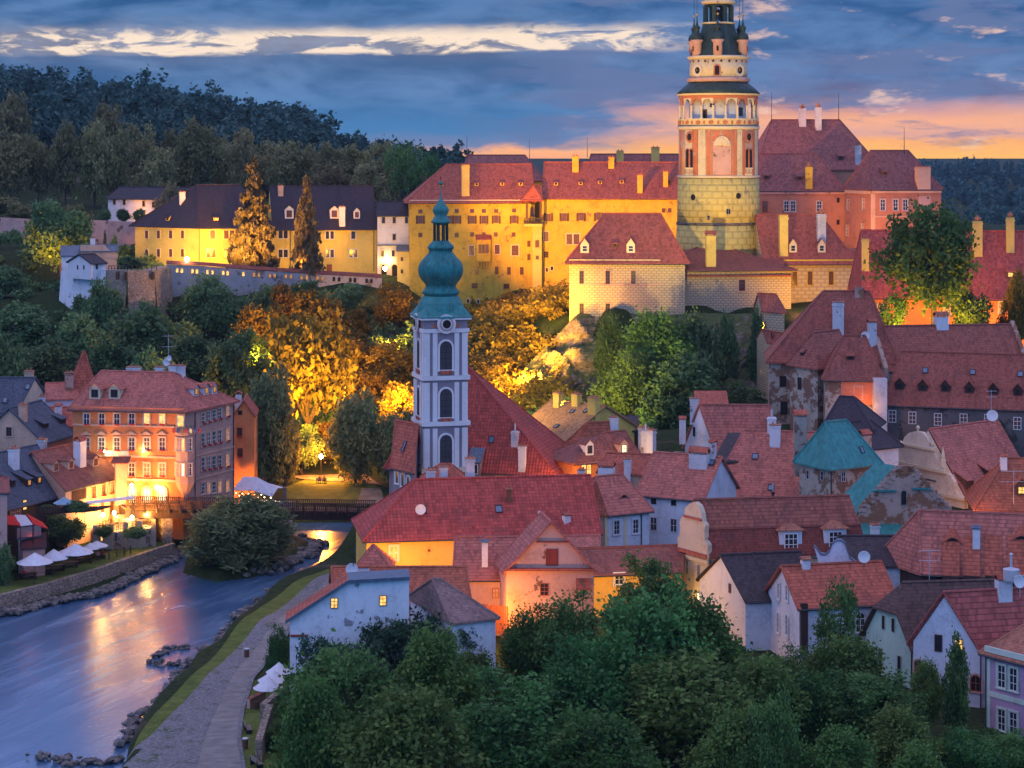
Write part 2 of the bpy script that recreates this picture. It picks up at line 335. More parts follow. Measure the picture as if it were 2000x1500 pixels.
glassm('glass', (.025, .03, .04)); glassm('glass_sky', (.10, .16, .22), .08); glassm('glass_warm', (.12, .06, .04)); glassm('louvre', (.035, .03, .035), .7); plain('hole', (.012, .011, .013), .9)

# ------------------------------------------------------------------ mesh helpers
WL = {}                                                       # world position of every object's origin
def mark(o, label=None, cat=None, group=None, kind=None):
    if label: o['label'] = label
    if cat: o['category'] = cat
    if group: o['group'] = group
    if kind: o['kind'] = kind
    return o
def link(name, data, parent=None, loc=None):
    o = bpy.data.objects.new(name, data); COL.objects.link(o)
    loc = Vector(loc) if loc is not None else Vector((0, 0, 0))
    if parent is not None:
        o.parent = parent; o.location = loc - WL[parent.name]
    else: o.location = loc
    WL[o.name] = loc.copy()
    return o
def empty(name, loc, label=None, cat=None, group=None):
    o = link(name, None, None, loc); o.empty_display_size = .5
    return mark(o, label, cat, group)
class MB:
    def __init__(s): s.v = []; s.f = []; s.m = []
    def add(s, vs, fs, m=0):
        k = len(s.v); s.v += [Vector(v) for v in vs]; s.f += [tuple(i + k for i in f) for f in fs]; s.m += [m] * len(fs); return s
    def poly(s, pts, m=0): return s.add(pts, [tuple(range(len(pts)))], m)
    def para(s, o, a, b, c, m=0):
        o, a, b, c = Vector(o), Vector(a), Vector(b), Vector(c)
        v = [o, o + a, o + a + b, o + b, o + c, o + a + c, o + a + b + c, o + b + c]
        if a.cross(b).dot(c) < 0: fs = [(0, 1, 2, 3), (7, 6, 5, 4), (4, 5, 1, 0), (5, 6, 2, 1), (6, 7, 3, 2), (7, 4, 0, 3)]
        else: fs = [(3, 2, 1, 0), (4, 5, 6, 7), (0, 1, 5, 4), (1, 2, 6, 5), (2, 3, 7, 6), (3, 0, 4, 7)]
        return s.add(v, fs, m)
    def box(s, c, sx, sy, sz, ang=0, m=0):
        """box standing on point c"""
        ca, sa = math.cos(ang), math.sin(ang); a = Vector((ca, sa, 0)) * sx; b = Vector((-sa, ca, 0)) * sy
        return s.para(Vector(c) - a / 2 - b / 2, a, b, (0, 0, sz), m)
    def prism(s, pts, d, m=0):
        d = Vector(d); n = len(pts); pts = [Vector(p) for p in pts]
        nn = sum(((pts[i] - pts[0]).cross(pts[(i + 1) % n] - pts[0]) for i in range(1, n - 1)), Vector())
        if nn.dot(d) > 0: pts = pts[::-1]
        v = pts + [p + d for p in pts]
        return s.add(v, [tuple(range(n)), tuple(range(2 * n - 1, n - 1, -1))] + [((i + 1) % n, i, n + i, n + (i + 1) % n) for i in range(n)], m)
    def slab(s, polys, th, m=0, mb=None):
        """closed roof skin: polygons on top, the same ones th lower, and their rims"""
        key = lambda p: (round(p[0], 3), round(p[1], 3), round(p[2], 3)); dn = Vector((0, 0, -th)); cnt = {}
        for po in polys:
            s.poly(po, m); s.poly([Vector(p) + dn for p in po][::-1], m if mb is None else mb)
            for i in range(len(po)):
                a, b = key(po[i]), key(po[(i + 1) % len(po)]); cnt[(a, b)] = (po[i], po[(i + 1) % len(po)])
        for (a, b), (p, q) in cnt.items():
            if (b, a) not in cnt: s.poly([q, p, Vector(p) + dn, Vector(q) + dn], m if mb is None else mb)
        return s
    def tube(s, pts, r, n=6, r2=None, m=0):
        pts = [Vector(p) for p in pts]; r2 = r if r2 is None else r2; k = len(s.v); L = len(pts)
        for i, p in enumerate(pts):
            d = (pts[min(i + 1, L - 1)] - pts[max(i - 1, 0)]).normalized(); a = d.orthogonal().normalized() if abs(d.z) > .95 else d.cross(Vector((0, 0, 1))).normalized(); b = d.cross(a)
            rr = r + (r2 - r) * i / max(1, L - 1)
            s.v += [p + (a * math.cos(t) + b * math.sin(t)) * rr for t in (2 * math.pi * j / n for j in range(n))]
        for i in range(L - 1):
            for j in range(n): s.f.append((k + i * n + j, k + i * n + (j + 1) % n, k + (i + 1) * n + (j + 1) % n, k + (i + 1) * n + j)); s.m.append(m)
        s.f.append(tuple(k + j for j in range(n))[::-1]); s.m.append(m); s.f.append(tuple(k + (L - 1) * n + j for j in range(n))); s.m.append(m)
        return s
    def lathe(s, prof, c, n=24, ph=0, m=0, sq=0):
        """profile of (radius, z); sq blends the round section to a square one"""
        k = len(s.v); c = Vector(c)
        for r, z in prof:
            for j in range(n):
                t = 2 * math.pi * j / n + ph; q = 1
                if sq: q = 1 + sq * (1 / max(abs(math.cos(t - ph)), abs(math.sin(t - ph))) - 1)
                s.v.append(c + Vector((math.cos(t) * r * q, math.sin(t) * r * q, z)))
        for i in range(len(prof) - 1):
            for j in range(n): s.f.append((k + i * n + j, k + i * n + (j + 1) % n, k + (i + 1) * n + (j + 1) % n, k + (i + 1) * n + j)); s.m.append(m)
        s.f.append(tuple(k + j for j in range(n))[::-1]); s.m.append(m); s.f.append(tuple(k + (len(prof) - 1) * n + j for j in range(n))); s.m.append(m)
        return s
    def mesh(s, name, mats, off=(0, 0, 0), smooth=False, uvf=None):
        off = Vector(off); me = bpy.data.meshes.new(name); me.from_pydata([v - off for v in s.v], [], s.f)
        for mt in (mats if isinstance(mats, (list, tuple)) else [mats]): me.materials.append(MATS[mt])
        uv = me.uv_layers.new(name='UVMap').data; i = 0
        for pi, po in enumerate(me.polygons):
            po.material_index = s.m[pi]; po.use_smooth = smooth; n = po.normal
            a = Vector((1, 0, 0)) if abs(n.z) > .985 else Vector((0, 0, 1)).cross(n).normalized(); b = n.cross(a)
            for li in po.loop_indices:
                p = s.v[me.loops[li].vertex_index]
                uv[li].uv = uvf(p) if uvf and abs(n.z) < .9 else (p.dot(a), p.dot(b))
        if uvf:                                                # mend the seam
            for po in me.polygons:
                us = [uv[l].uv[0] for l in po.loop_indices]
                if max(us) - min(us) > uvf.per / 2:
                    for l in po.loop_indices:
                        if uv[l].uv[0] < max(us) - uvf.per / 2: uv[l].uv = (uv[l].uv[0] + uvf.per, uv[l].uv[1])
        me.update(); return me
    def build(s, name, mats, parent=None, smooth=False, origin=None, uvf=None):
        if parent is not None: off = WL[parent.name]
        elif origin is not None: off = Vector(origin)
        else:
            off = sum(s.v, Vector()) / len(s.v); off.z = min(v.z for v in s.v)
        return link(name, s.mesh(name, mats, off, smooth, uvf), parent, off)
class Cyl:
    def __init__(s, c, r): s.c = c; s.r = r; s.per = 2 * math.pi * r
    def __call__(s, p): return ((math.atan2(p.y - s.c[1], p.x - s.c[0]) + math.pi / 2) * s.r, p.z)

# ------------------------------------------------------------------ windows: one mesh per kind, shared
WC = {}
def arch_pts(w, h, n=8, bot=None):
    r = w / 2; z0 = h / 2 - r; b = -h / 2 if bot is None else bot
    return [(-r, b)] + [(-math.cos(math.pi * i / n) * r, z0 + math.sin(math.pi * i / n) * r) for i in range(n + 1)] + [(r, b)]
def win_meshes(w, h, c, r, fr, gl, tr, arch, flower):
    k = (round(w, 2), round(h, 2), c, r, fr, gl, tr, arch, flower)
    if k in WC: return WC[k]
    f = min(.09, w * .09); fm = MB(); V = Vector
    def bar(x0, z0, x1, z1, d=.07): fm.para((x0, -d, z0), (x1 - x0, 0, 0), (0, d, 0), (0, 0, z1 - z0))
    top = h / 2 - (w / 2 if arch else 0)
    bar(-w / 2, -h / 2, -w / 2 + f, top); bar(w / 2 - f, -h / 2, w / 2, top); bar(-w / 2 + f, -h / 2, w / 2 - f, -h / 2 + f)
    if arch:
        o = arch_pts(w, h)[1:-1]; q = arch_pts(w - 2 * f, h - 2 * f)[1:-1]
        for i in range(len(o) - 1): fm.prism([V((o[i][0], 0, o[i][1])), V((o[i + 1][0], 0, o[i + 1][1])), V((q[i + 1][0], 0, q[i + 1][1])), V((q[i][0], 0, q[i][1]))], (0, -.07, 0))
    else: bar(-w / 2 + f, h / 2 - f, w / 2 - f, h / 2)
    g = f * .7
    for i in range(1, c): x = -w / 2 + w * i / c; bar(x - g / 2, -h / 2 + f, x + g / 2, h / 2 - f * 1.5, .055)
    for i in range(1, r): z = -h / 2 + h * i / r; bar(-w / 2 + f, z - g / 2, w / 2 - f, z + g / 2, .05)
    pm = MB()
    po = [V((x, -.02, z)) for x, z in arch_pts(w - f, h - f)] if arch else [V((-w / 2 + f / 2, -.02, -h / 2 + f / 2)), V((w / 2 - f / 2, -.02, -h / 2 + f / 2)), V((w / 2 - f / 2, -.02, h / 2 - f / 2)), V((-w / 2 + f / 2, -.02, h / 2 - f / 2))]
    pm.prism(po, (0, .012, 0))
    out = [fm.mesh('window', fr), pm.mesh('pane', gl), None, None]
    if tr:
        t = max(.14, w * .16); sm = MB(); d = .12
        def sb(x0, z0, x1, z1, dd=d): sm.para((x0, -dd, z0), (x1 - x0, 0, 0), (0, dd, 0), (0, 0, z1 - z0))
        sb(-w / 2 - t, -h / 2, -w / 2 - .002, top); sb(w / 2 + .002, -h / 2, w / 2 + t, top); sb(-w / 2 - t * 1.3, -h / 2 - t * .8, w / 2 + t * 1.3, -h / 2 - .002, d * 1.5)
        if arch:
            o = arch_pts(w + 2 * t, h + 2 * t)[1:-1]; q = arch_pts(w, h)[1:-1]
            for i in range(len(o) - 1): sm.prism([V((o[i][0], 0, o[i][1])), V((o[i + 1][0], 0, o[i + 1][1])), V((q[i + 1][0], 0, q[i + 1][1])), V((q[i][0], 0, q[i][1]))], (0, -d, 0))
        else: sb(-w / 2 - t, h / 2 + .002, w / 2 + t, h / 2 + t, d * 1.2)
        out[2] = sm.mesh('surround', tr)
    if flower:
        fl = MB(); rn = random.Random(3)
        for i in range(14): fl.box((rn.uniform(-w / 2, w / 2), -.2 - rn.uniform(0, .12), -h / 2 - .1 + rn.uniform(0, .16)), .14, .14, .12, rn.uniform(0, 3))
        out[3] = fl.mesh('flower_box', 'geranium')
    WC[k] = out; return out
def place(o, p, n, parent):
    """turn an object whose outward side is -Y to the wall normal n at point p"""
    n = n.normalized(); z = Vector((0, 0, 1)); xx = z.cross(-n) * -1
    xx = n.cross(z) * -1; xx.normalize(); zz = xx.cross(-n); zz.normalize()
    m = Matrix((xx, -n, zz)).transposed()
    o.parent = parent; o.location = p - WL[parent.name]; o.rotation_euler = m.to_euler(); WL[o.name] = p.copy()
def window(parent, p, n, w, h, c=2, r=2, fr='frame_white', gl='glass', tr=None, arch=False, flower=False, name='window'):
    ms = win_meshes(w, h, c, r, fr, gl, tr, arch, flower)
    o = bpy.data.objects.new(name, ms[0]); COL.objects.link(o); place(o, p, n, parent)
    for me in ms[1:]:
        if me:
            q = bpy.data.objects.new(me.name.split('.')[0], me); COL.objects.link(q); q.parent = o; WL[q.name] = p.copy()
    return o
# ------------------------------------------------------------------ terrain height from control points
CTRL = [(px, Y, z) for px, Y, z in [
 (-300, 150, 0), (100, 150, -1), (430, 150, 0), (430, 175, 0), (350, 185, 0), (480, 195, 0), (540, 215, 0), (620, 240, 0), (660, 262, 0), (560, 180, 0.3), (620, 190, 1), (700, 170, 1), (800, 150, 1), (1000, 150, 1), (1300, 160, 1), (1600, 160, .5), (1900, 160, 1), (2300, 160, 1),
 (900, 190, 2), (1000, 210, 2.5), (1150, 200, 2.5), (1350, 222, 2.7), (1530, 200, 2.5), (1850, 188, 2), (1950, 182, 2), (2300, 190, 2), (760, 225, 1), (900, 235, 2), (1200, 243, 4), (1320, 250, 4.2), (1450, 255, 5), (1620, 248, 6), (1800, 262, 7), (2000, 255, 7), (2300, 255, 8),
 (860, 270, 5), (1000, 275, 6), (1150, 285, 8), (1400, 285, 9), (1850, 285, 11), (1540, 295, 13), (2100, 290, 12), (1450, 310, 12), (1250, 310, 10), (1050, 310, 8),
 (-300, 245, 0), (-20, 246, -.2), (100, 252, -.2), (200, 262, -.2), (300, 272, -.2), (-200, 270, 1), (0, 270, 1), (150, 275, .6), (260, 285, .3), (460, 295, .4), (300, 300, .6), (0, 310, 2), (-300, 330, 6),
 (560, 306, -.3), (620, 310, 0), (700, 310, 0), (627, 326, .5), (760, 320, .5), (500, 330, 1), (400, 330, 2), (100, 330, 3), (860, 320, 2), (950, 330, 4),
 (0, 380, 16), (120, 375, 12), (250, 372, 10), (400, 372, 10), (500, 380, 12), (600, 385, 14), (700, 392, 17), (780, 396, 18), (-300, 380, 18), (870, 400, 16), (950, 405, 17), (1040, 405, 20),
 (250, 420, 27.5), (400, 420, 27.8), (600, 425, 27.5), (750, 432, 26.5), (40, 420, 24), (0, 460, 32), (150, 455, 33), (250, 455, 31), (500, 452, 29), (780, 445, 28), (-400, 450, 32), (900, 428, 20), (1040, 430, 24), (1300, 425, 28),
 (275, 490, 36.5), (100, 500, 39), (400, 510, 40), (600, 510, 40), (800, 500, 37), (-400, 500, 42),
 (1100, 357, 13), (1110, 368, 24), (1030, 352, 10), (1110, 353, 10), (1200, 354, 10), (1300, 354, 10), (1400, 354, 10), (1480, 354, 11), (1200, 362, 25.5), (1350, 364, 25.5), (1480, 364, 25), (1560, 370, 25), (1650, 374, 26), (1403, 385, 30), (1800, 380, 27), (1700, 405, 30), (1500, 415, 32), (1600, 440, 34), (1900, 345, 22), (1800, 328, 22), (2000, 335, 19), (1700, 330, 21), (2100, 330, 20), (2300, 350, 22),
 (1150, 326, 9), (1300, 326, 9), (1450, 328, 11), (1020, 330, 9), (1000, 350, 11),
 (1060, 340, 9), (1150, 345, 9), (1250, 346, 9), (1350, 347, 9), (1450, 348, 10), (1180, 335, 9), (1300, 336, 9), (1400, 336, 10),
 (1000, 500, 36), (1400, 500, 36), (1800, 480, 30), (2300, 480, 28),
 (0, 600, 47), (300, 600, 46), (600, 600, 44), (900, 600, 38), (-500, 600, 50), (1300, 620, 32), (1900, 620, 24), (2400, 620, 22),
 (0, 780, 66), (250, 780, 63), (450, 790, 57), (650, 800, 48), (870, 820, 38), (-500, 780, 68), (0, 900, 76), (200, 900, 72), (400, 900, 62), (600, 900, 50), (-500, 900, 78), (1000, 900, 30), (1900, 900, 14),
 (0, 1300, 70), (500, 1300, 50), (1000, 1300, 28), (1900, 1150, 8), (2100, 1150, 8), (1700, 1300, 8), (2300, 1300, 10), (1850, 1500, 12), (2200, 1500, 12), (1750, 2000, 28), (1900, 2000, 30), (2050, 2000, 26), (2400, 2000, 22), (1400, 2000, 24), (800, 2000, 25), (0, 2000, 40),
 (-1500, 400, 30), (-1500, 900, 60), (3500, 400, 25), (3500, 900, 20), (0, 5000, 30), (1000, 5000, 30), (2000, 5000, 30), (-3000, 5000, 30), (5000, 5000, 30), (1000, 100, 6), (0, 100, 4), (2000, 100, 6), (1000, 40, 40), (1000, -60, 50), (-3000, 120, 6), (5000, 120, 8)]]
CP = np.array([((px - CX) * Y / F, Y, z) for px, Y, z in CTRL]); CP[:, 0] = np.where(np.array([c[1] for c in CTRL]) < 60, [(c[0] - 1000) * .1 for c in CTRL], CP[:, 0])
LSC = np.clip(CP[:, 1], 120, 3000)
WATER = -2.0
def pixring(pts, z): return [hitz(x, y, z) for x, y in pts]
R_BANK = [(232, 1500), (242, 1455), (280, 1400), (340, 1345), (360, 1310), (408, 1285), (445, 1240), (505, 1184), (562, 1145), (612, 1122), (660, 1100), (702, 1072), (745, 1048)]
L_BANK = [(-160, 1262), (0, 1206), (100, 1182), (190, 1165), (270, 1128), (345, 1090), (362, 1066), (380, 1052)]
RIV = [Vector((-60, 120, 0)), Vector((-34.5, 150, 0)), *[v.to_3d() for v in pixring(R_BANK, WATER)], Vector((-14, 303, 0)), Vector((-45, 303, 0)), *pixring(L_BANK, WATER)[::-1], Vector((-120, 190, 0)), Vector((-140, 120, 0))]
RIVP = np.array([(v.x, v.y) for v in RIV])
ISL = np.array([(v.x, v.y) for v in pixring([(352, 1120), (420, 1138), (500, 1128), (570, 1106), (606, 1082), (620, 1070), (596, 1058), (560, 1052), (480, 1054), (400, 1066), (360, 1090)], WATER)])
def sdist(x, y, poly):
    """signed distance to a polygon, negative inside"""
    x = np.asarray(x, float); y = np.asarray(y, float); d = np.full(x.shape, 1e9); ins = np.zeros(x.shape, bool); n = len(poly)
    for i in range(n):
        ax, ay = poly[i]; bx, by = poly[(i + 1) % n]; ex, ey = bx - ax, by - ay
        t = np.clip(((x - ax) * ex + (y - ay) * ey) / (ex * ex + ey * ey + 1e-12), 0, 1)
        d = np.minimum(d, np.hypot(x - ax - t * ex, y - ay - t * ey))
        c = ((ay > y) != (by > y)) & (x < (bx - ax) * (y - ay) / (by - ay + 1e-12) + ax); ins ^= c
    return np.where(ins, -d, d)
def terr(x, y):
    x = np.atleast_1d(np.asarray(x, float)); y = np.atleast_1d(np.asarray(y, float)); num = np.zeros(x.shape); den = np.zeros(x.shape)
    for (cx, cy_, cz), L in zip(CP, LSC):
        w = 1 / (((x - cx) ** 2 + (y - cy_) ** 2) / (L * L) + 2e-5) ** 1.9; num += w * cz; den += w
    z = num / den
    near = (y < 330) & (y > 110) & (x < 10)
    if near.any():
        d = sdist(x[near], y[near], RIVP); di = sdist(x[near], y[near], ISL)
        zz = z[near]; pxx = CX + F * x[near] / y[near]; wy = np.interp(pxx, [-400, -120, 0, 100, 190, 270, 342, 360], [225, 229.6, 243.3, 250.6, 258.6, 267.9, 276, 279]); lf = (pxx < 345) & (y[near] > 232) & (y[near] < 282); zz = np.where(lf, -1.55 + (zz + 1.55) * np.clip((y[near] - wy - .9) / .5, 0, 1), zz); t = np.clip((d + .6) / 2.4, 0, 1); zz = -3.6 + (zz + 3.6) * t * t * (3 - 2 * t)
        ti = np.clip((1.2 - di) / 2.5, 0, 1); zz = np.maximum(zz, -3.6 + 2.6 * ti); z[near] = zz
    return z
def tz(x, y): return float(terr(x, y)[0])

# ------------------------------------------------------------------ houses
class House:
    def __init__(s, name, label, e00, Y, e01=None, e10=None, r0=None, r1=None, W=9, L=None, th=0, hip=(0, 0), k=0, base=None, rise=None, wall='white', roof='tile_red', oe=.35, og=.2, cat='house', mans=None, group=None, gut=True, thick=.2, shed=False, ridge=True, gapr=None):
        s.name = name; E = P(*e00, Y); s.E = E; ze = E.z; s.ze = ze
        flat = lambda v: Vector((v.x, v.y, 0))
        def hz(q, z): return P(q[0], q[1], q[2]) if len(q) > 2 else hitz(q[0], q[1], z)
        V = U = None
        if e01: V = flat(hz(e01, ze) - E)
        elif r0 and len(r0) > 2: V = flat(P(*r0) - E) * 2
        if e10: U = flat(hz(e10, ze) - E)
        elif L: U = Vector((math.cos(R(th)), math.sin(R(th)), 0)) * L
        zr = ze + rise if rise else None
        if U is None:
            M = E + (V / 2 if V else Vector((0, W / 2, 0))); zr = zr or ZP(r0[1], M.y)
            A = hz(r0, zr) if hip[0] else Vector((M.x, M.y, zr)); B = hz(r1, zr); d = flat(B - A)
            L = flat(B - M).length + (hip[1] if hip[1] and hip[1] is not True else (V.length / 2 if hip[1] else 0)); U = d.normalized() * L
        s.L = U.length; s.u = U.normalized()
        if V is None: V = Vector((-s.u.y, s.u.x, 0)) * W
        s.W = V.length; s.v = V.normalized(); M = E + V / 2
        def along(px): kk = (px - CX) / F; return (kk * M.y - M.x) / (s.u.x - kk * s.u.y)
        t0 = (along(r0[0]) if hip[0] is True and r0 else float(hip[0] is True and s.W / 2 or hip[0] or 0))
        t0 = max(0, min(t0, s.L * .9)) if hip[0] else 0
        if zr is None: zr = ZP(r0[1], (M + s.u * t0).y)
        t1 = 0
        if hip[1]: t1 = s.L - along(r1[0]) if hip[1] is True and r1 else (s.W / 2 if hip[1] is True else hip[1])
        t1 = max(0, min(t1, s.L - t0 - .2)); s.t0, s.t1, s.zr = t0, t1, zr
        cs = [s.pt(0, 0, 0), s.pt(s.L, 0, 0), s.pt(s.L, s.W, 0), s.pt(0, s.W, 0)]
        if base is None: base = min(float(q) for q in terr([c.x for c in cs], [c.y for c in cs])) - .6
        s.base = base; ctr = s.pt(s.L / 2, s.W / 2, base)
        s.o = empty(name, ctr, label, cat, group)
        s.walls = None; s.mats = (wall, roof)
        pt = s.pt; L, W = s.L, s.W
        # walls
        b = MB(); g0 = not hip[0] or k; g1 = not hip[1]
        zt = ze - .02
        prof = [(0, ze), (W / 2, zr), (W, ze)]
        if mans: mi, mz = mans; prof = [(0, ze), (mi, mz), (W / 2, zr), (W - mi, mz), (W, ze)]
        if shed: prof = [(0, ze), (W, zr)]
        if shed: zback = zr
        else: zback = ze
        b.poly([pt(0, 0, base), pt(L, 0, base), pt(L, 0, zt), pt(0, 0, zt)]); b.poly([pt(L, W, base), pt(0, W, base), pt(0, W, zback - .02), pt(L, W, zback - .02)])
        def gable(u, hipped, flip, kk=0):
            q = [pt(u, 0, base), pt(u, 0, zt)]
            if not hipped: q += [pt(u, v, z - .04) for v, z in prof[1:-1]]
            elif kk: q += [pt(u, W / 2 * kk, ze + (zr - ze) * kk - .04), pt(u, W - W / 2 * kk, ze + (zr - ze) * kk - .04)]
            q += [pt(u, W, zback - .02), pt(u, W, base)]
            b.poly(q if flip else q[::-1])
        gable(0, hip[0], True, k); gable(L, hip[1], False)
        s.walls = b.build('wall', wall, s.o)
        # roof
        rate = min(1.3, (zr - ze) / max(.5, W / 2)); eo = oe * rate
        uL = -oe if hip[0] and not k else -og; uR = L + (oe if hip[1] else og); up = .14
        A, B, C, D = pt(uL, -oe, ze - eo + up), pt(uR, -oe, ze - eo + up), pt(uR, W + oe, ze - eo + up), pt(uL, W + oe, ze - eo + up)
        R0 = pt(t0 if hip[0] else -og, W / 2, zr + up); R1 = pt(L - t1 if hip[1] else L + og, W / 2, zr + up); s.R0, s.R1, s.A, s.B = R0, R1, A, B
        rb = MB(); s.pl = {}
        nf = Vector((s.u.y, -s.u.x, 0)); nf = nf if nf.dot(s.v) < 0 else -nf; ng = Vector((s.v.y, -s.v.x, 0)); ng = ng if ng.dot(s.u) < 0 else -ng
        s.pl['F'] = (pt(0, 0, ze), nf); s.pl['B'] = (pt(0, W, ze), -nf); s.pl['G'] = (pt(0, 0, ze), ng); s.pl['K'] = (pt(L, 0, ze), -ng)
        def pln(a, b_, c): n = (b_ - a).cross(c - a).normalized(); return (a, n if n.z > 0 else -n)
        if mans:
            polys = []; pp = [(-oe, ze - .1)] + prof[1:-1] + [(W + oe, ze - .1)]
            for i in range(len(pp) - 1):
                q = [pt(uL, pp[i][0], pp[i][1] + up), pt(uR, pp[i][0], pp[i][1] + up), pt(uR, pp[i + 1][0], pp[i + 1][1] + up), pt(uL, pp[i + 1][0], pp[i + 1][1] + up)]; polys.append(q)
            rb.slab([polys[0], polys[3]], thick, 1); rb.slab(polys[1:3], thick); rb.tube([polys[0][3], polys[0][2]], .12, 5, m=1); s.pl['M'] = pln(*polys[0][:3]); s.pl['S'] = pln(*polys[1][:3]); s.pl['T'] = pln(*polys[2][:3])
            rb.tube([R0, R1], .15)
        elif shed:
            ratio = (zr - ze) / W; Cs, Ds = pt(uR, W + og, zr + og * ratio + up), pt(uL, W + og, zr + og * ratio + up); A.z = B.z = ze - oe * ratio + up
            rb.slab([[A, B, Cs, Ds]], thick); s.pl['S'] = pln(A, B, Cs)
        else:
            if k:
                zk = ze + (zr - ze) * k + up; kf, kb = pt(-og, W / 2 * k, zk), pt(-og, W - W / 2 * k, zk)
                polys = [[A, B, R1, R0, kf], [C, D, kb, R0, R1], [kb, kf, R0]]; s.pl['H'] = pln(kb, kf, R0)
            else:
                polys = [[A, B, R1, R0], [C, D, R0, R1]]
                if hip[0]: polys.append([D, A, R0]); s.pl['H'] = pln(D, A, R0)
            if hip[1]: polys.append([B, C, R1]); s.pl['J'] = pln(B, C, R1)
            rb.slab(polys, thick); s.pl['S'] = pln(A, B, R1); s.pl['T'] = pln(C, D, R0)
            if ridge:
                rb.tube([R0, R1], .15)
                if hip[0] and not k: rb.tube([A, R0], .13); rb.tube([D, R0], .13)
                if hip[1]: rb.tube([B, R1], .13); rb.tube([C, R1], .13)
                if not hip[0]: rb.tube([A, R0], .1); rb.tube([D, R0], .1)
                if not hip[1]: rb.tube([B, R1], .1); rb.tube([C, R1], .1)
        s.roof = rb.build('roof', [roof, 'tile_mansard'] if mans else roof, s.o)
        if gut: MB().tube([A + Vector((0, 0, -.16)), B + Vector((0, 0, -.16))], .09, 5).build('gutter', 'gutter', s.o)
        zz = base
    def pt(s, u, v, z): p = s.E + s.u * u + s.v * v; return Vector((p.x, p.y, z))
    def hit(s, x, y, pl): return hitp(x, y, s.pl[pl])
    def win(s, pl, pts, w, h, c=2, r=2, **kw):
        for x, y in pts: window(s.o, s.hit(x, y, pl) + s.pl[pl][1] * .01, s.pl[pl][1], w, h, c, r, **kw)
        return s
    def chim(s, pl, x, yb, yt, w=.8, d=.8, m='chimney', cap='slab', ang=None, tiled='tile_red'):
        p = s.hit(x, yb, pl) if isinstance(pl, str) else P(x, yb, pl)
        chimney(s.o, p, ZP(yt, p.y), w, d, m, cap, math.atan2(s.u.y, s.u.x) if ang is None else ang, tiled); return s
    def sky(s, pl, pts, w=.8, h=1.1, gl='glass_sky'):
        for x, y in pts:
            n = s.pl[pl][1]; window(s.o, s.hit(x, y, pl) + n * .09, n, w, h, 1, 1, fr='iron', gl=gl, name='skylight')
        return s
    def dorm(s, pl, pts, w=1.2, h=1.2, kind='gable', wall='white', roof=None, gl='glass', fr='frame_brown', c=2, r=2, slope=.6, ov=.15):
        roof = roof or s.mats[1]
        for x, y in pts: dormer(s.o, s.hit(x, y, pl), s.pl[pl][1], w, h, kind, wall, roof, gl, fr, c, r, slope, ov)
        return s
    def pipe(s, pl, x, y0, y1, m='gutter', r=.07):
        a, b = s.hit(x, y0, pl), s.hit(x, y1, pl); n = s.pl[pl][1] * .1
        MB().tube([a + n, Vector((a.x, a.y, b.z)) + n], r, 5).build('downpipe', m, s.o); return s
    def band(s, pl, x0, x1, y, h=.25, d=.12, m='trim', name='cornice'):
        a, b = s.hit(x0, y, pl), s.hit(x1, y, pl); z = (a.z + b.z) / 2; a.z = b.z = z
        MB().para(a, b - a, s.pl[pl][1] * d, (0, 0, h)).build(name, m, s.o); return s
    def pil(s, pl, x, y0, y1, w=.4, d=.08, m='trim'):
        a, b = s.hit(x, y0, pl), s.hit(x, y1, pl); t = s.pl[pl][1].cross(Vector((0, 0, 1))) * w
        MB().para(Vector((a.x, a.y, b.z)) - t / 2, t, s.pl[pl][1] * d, (0, 0, a.z - b.z)).build('pilaster', m, s.o); return s
    def outline(s, pl, pts, th, name, m, push=0):
        n = s.pl[pl][1]; q = [s.hit(x, y, pl) + n * (push + .02) for x, y in pts]
        MB().prism(q, -n * th).build(name, m, s.o); return s
    def panel(s, pl, pts, name, m, d=.04):
        n = s.pl[pl][1]; q = [s.hit(x, y, pl) + n * d for x, y in pts]
        MB().prism(q, -n * (d - .005)).build(name, m, s.o); return s
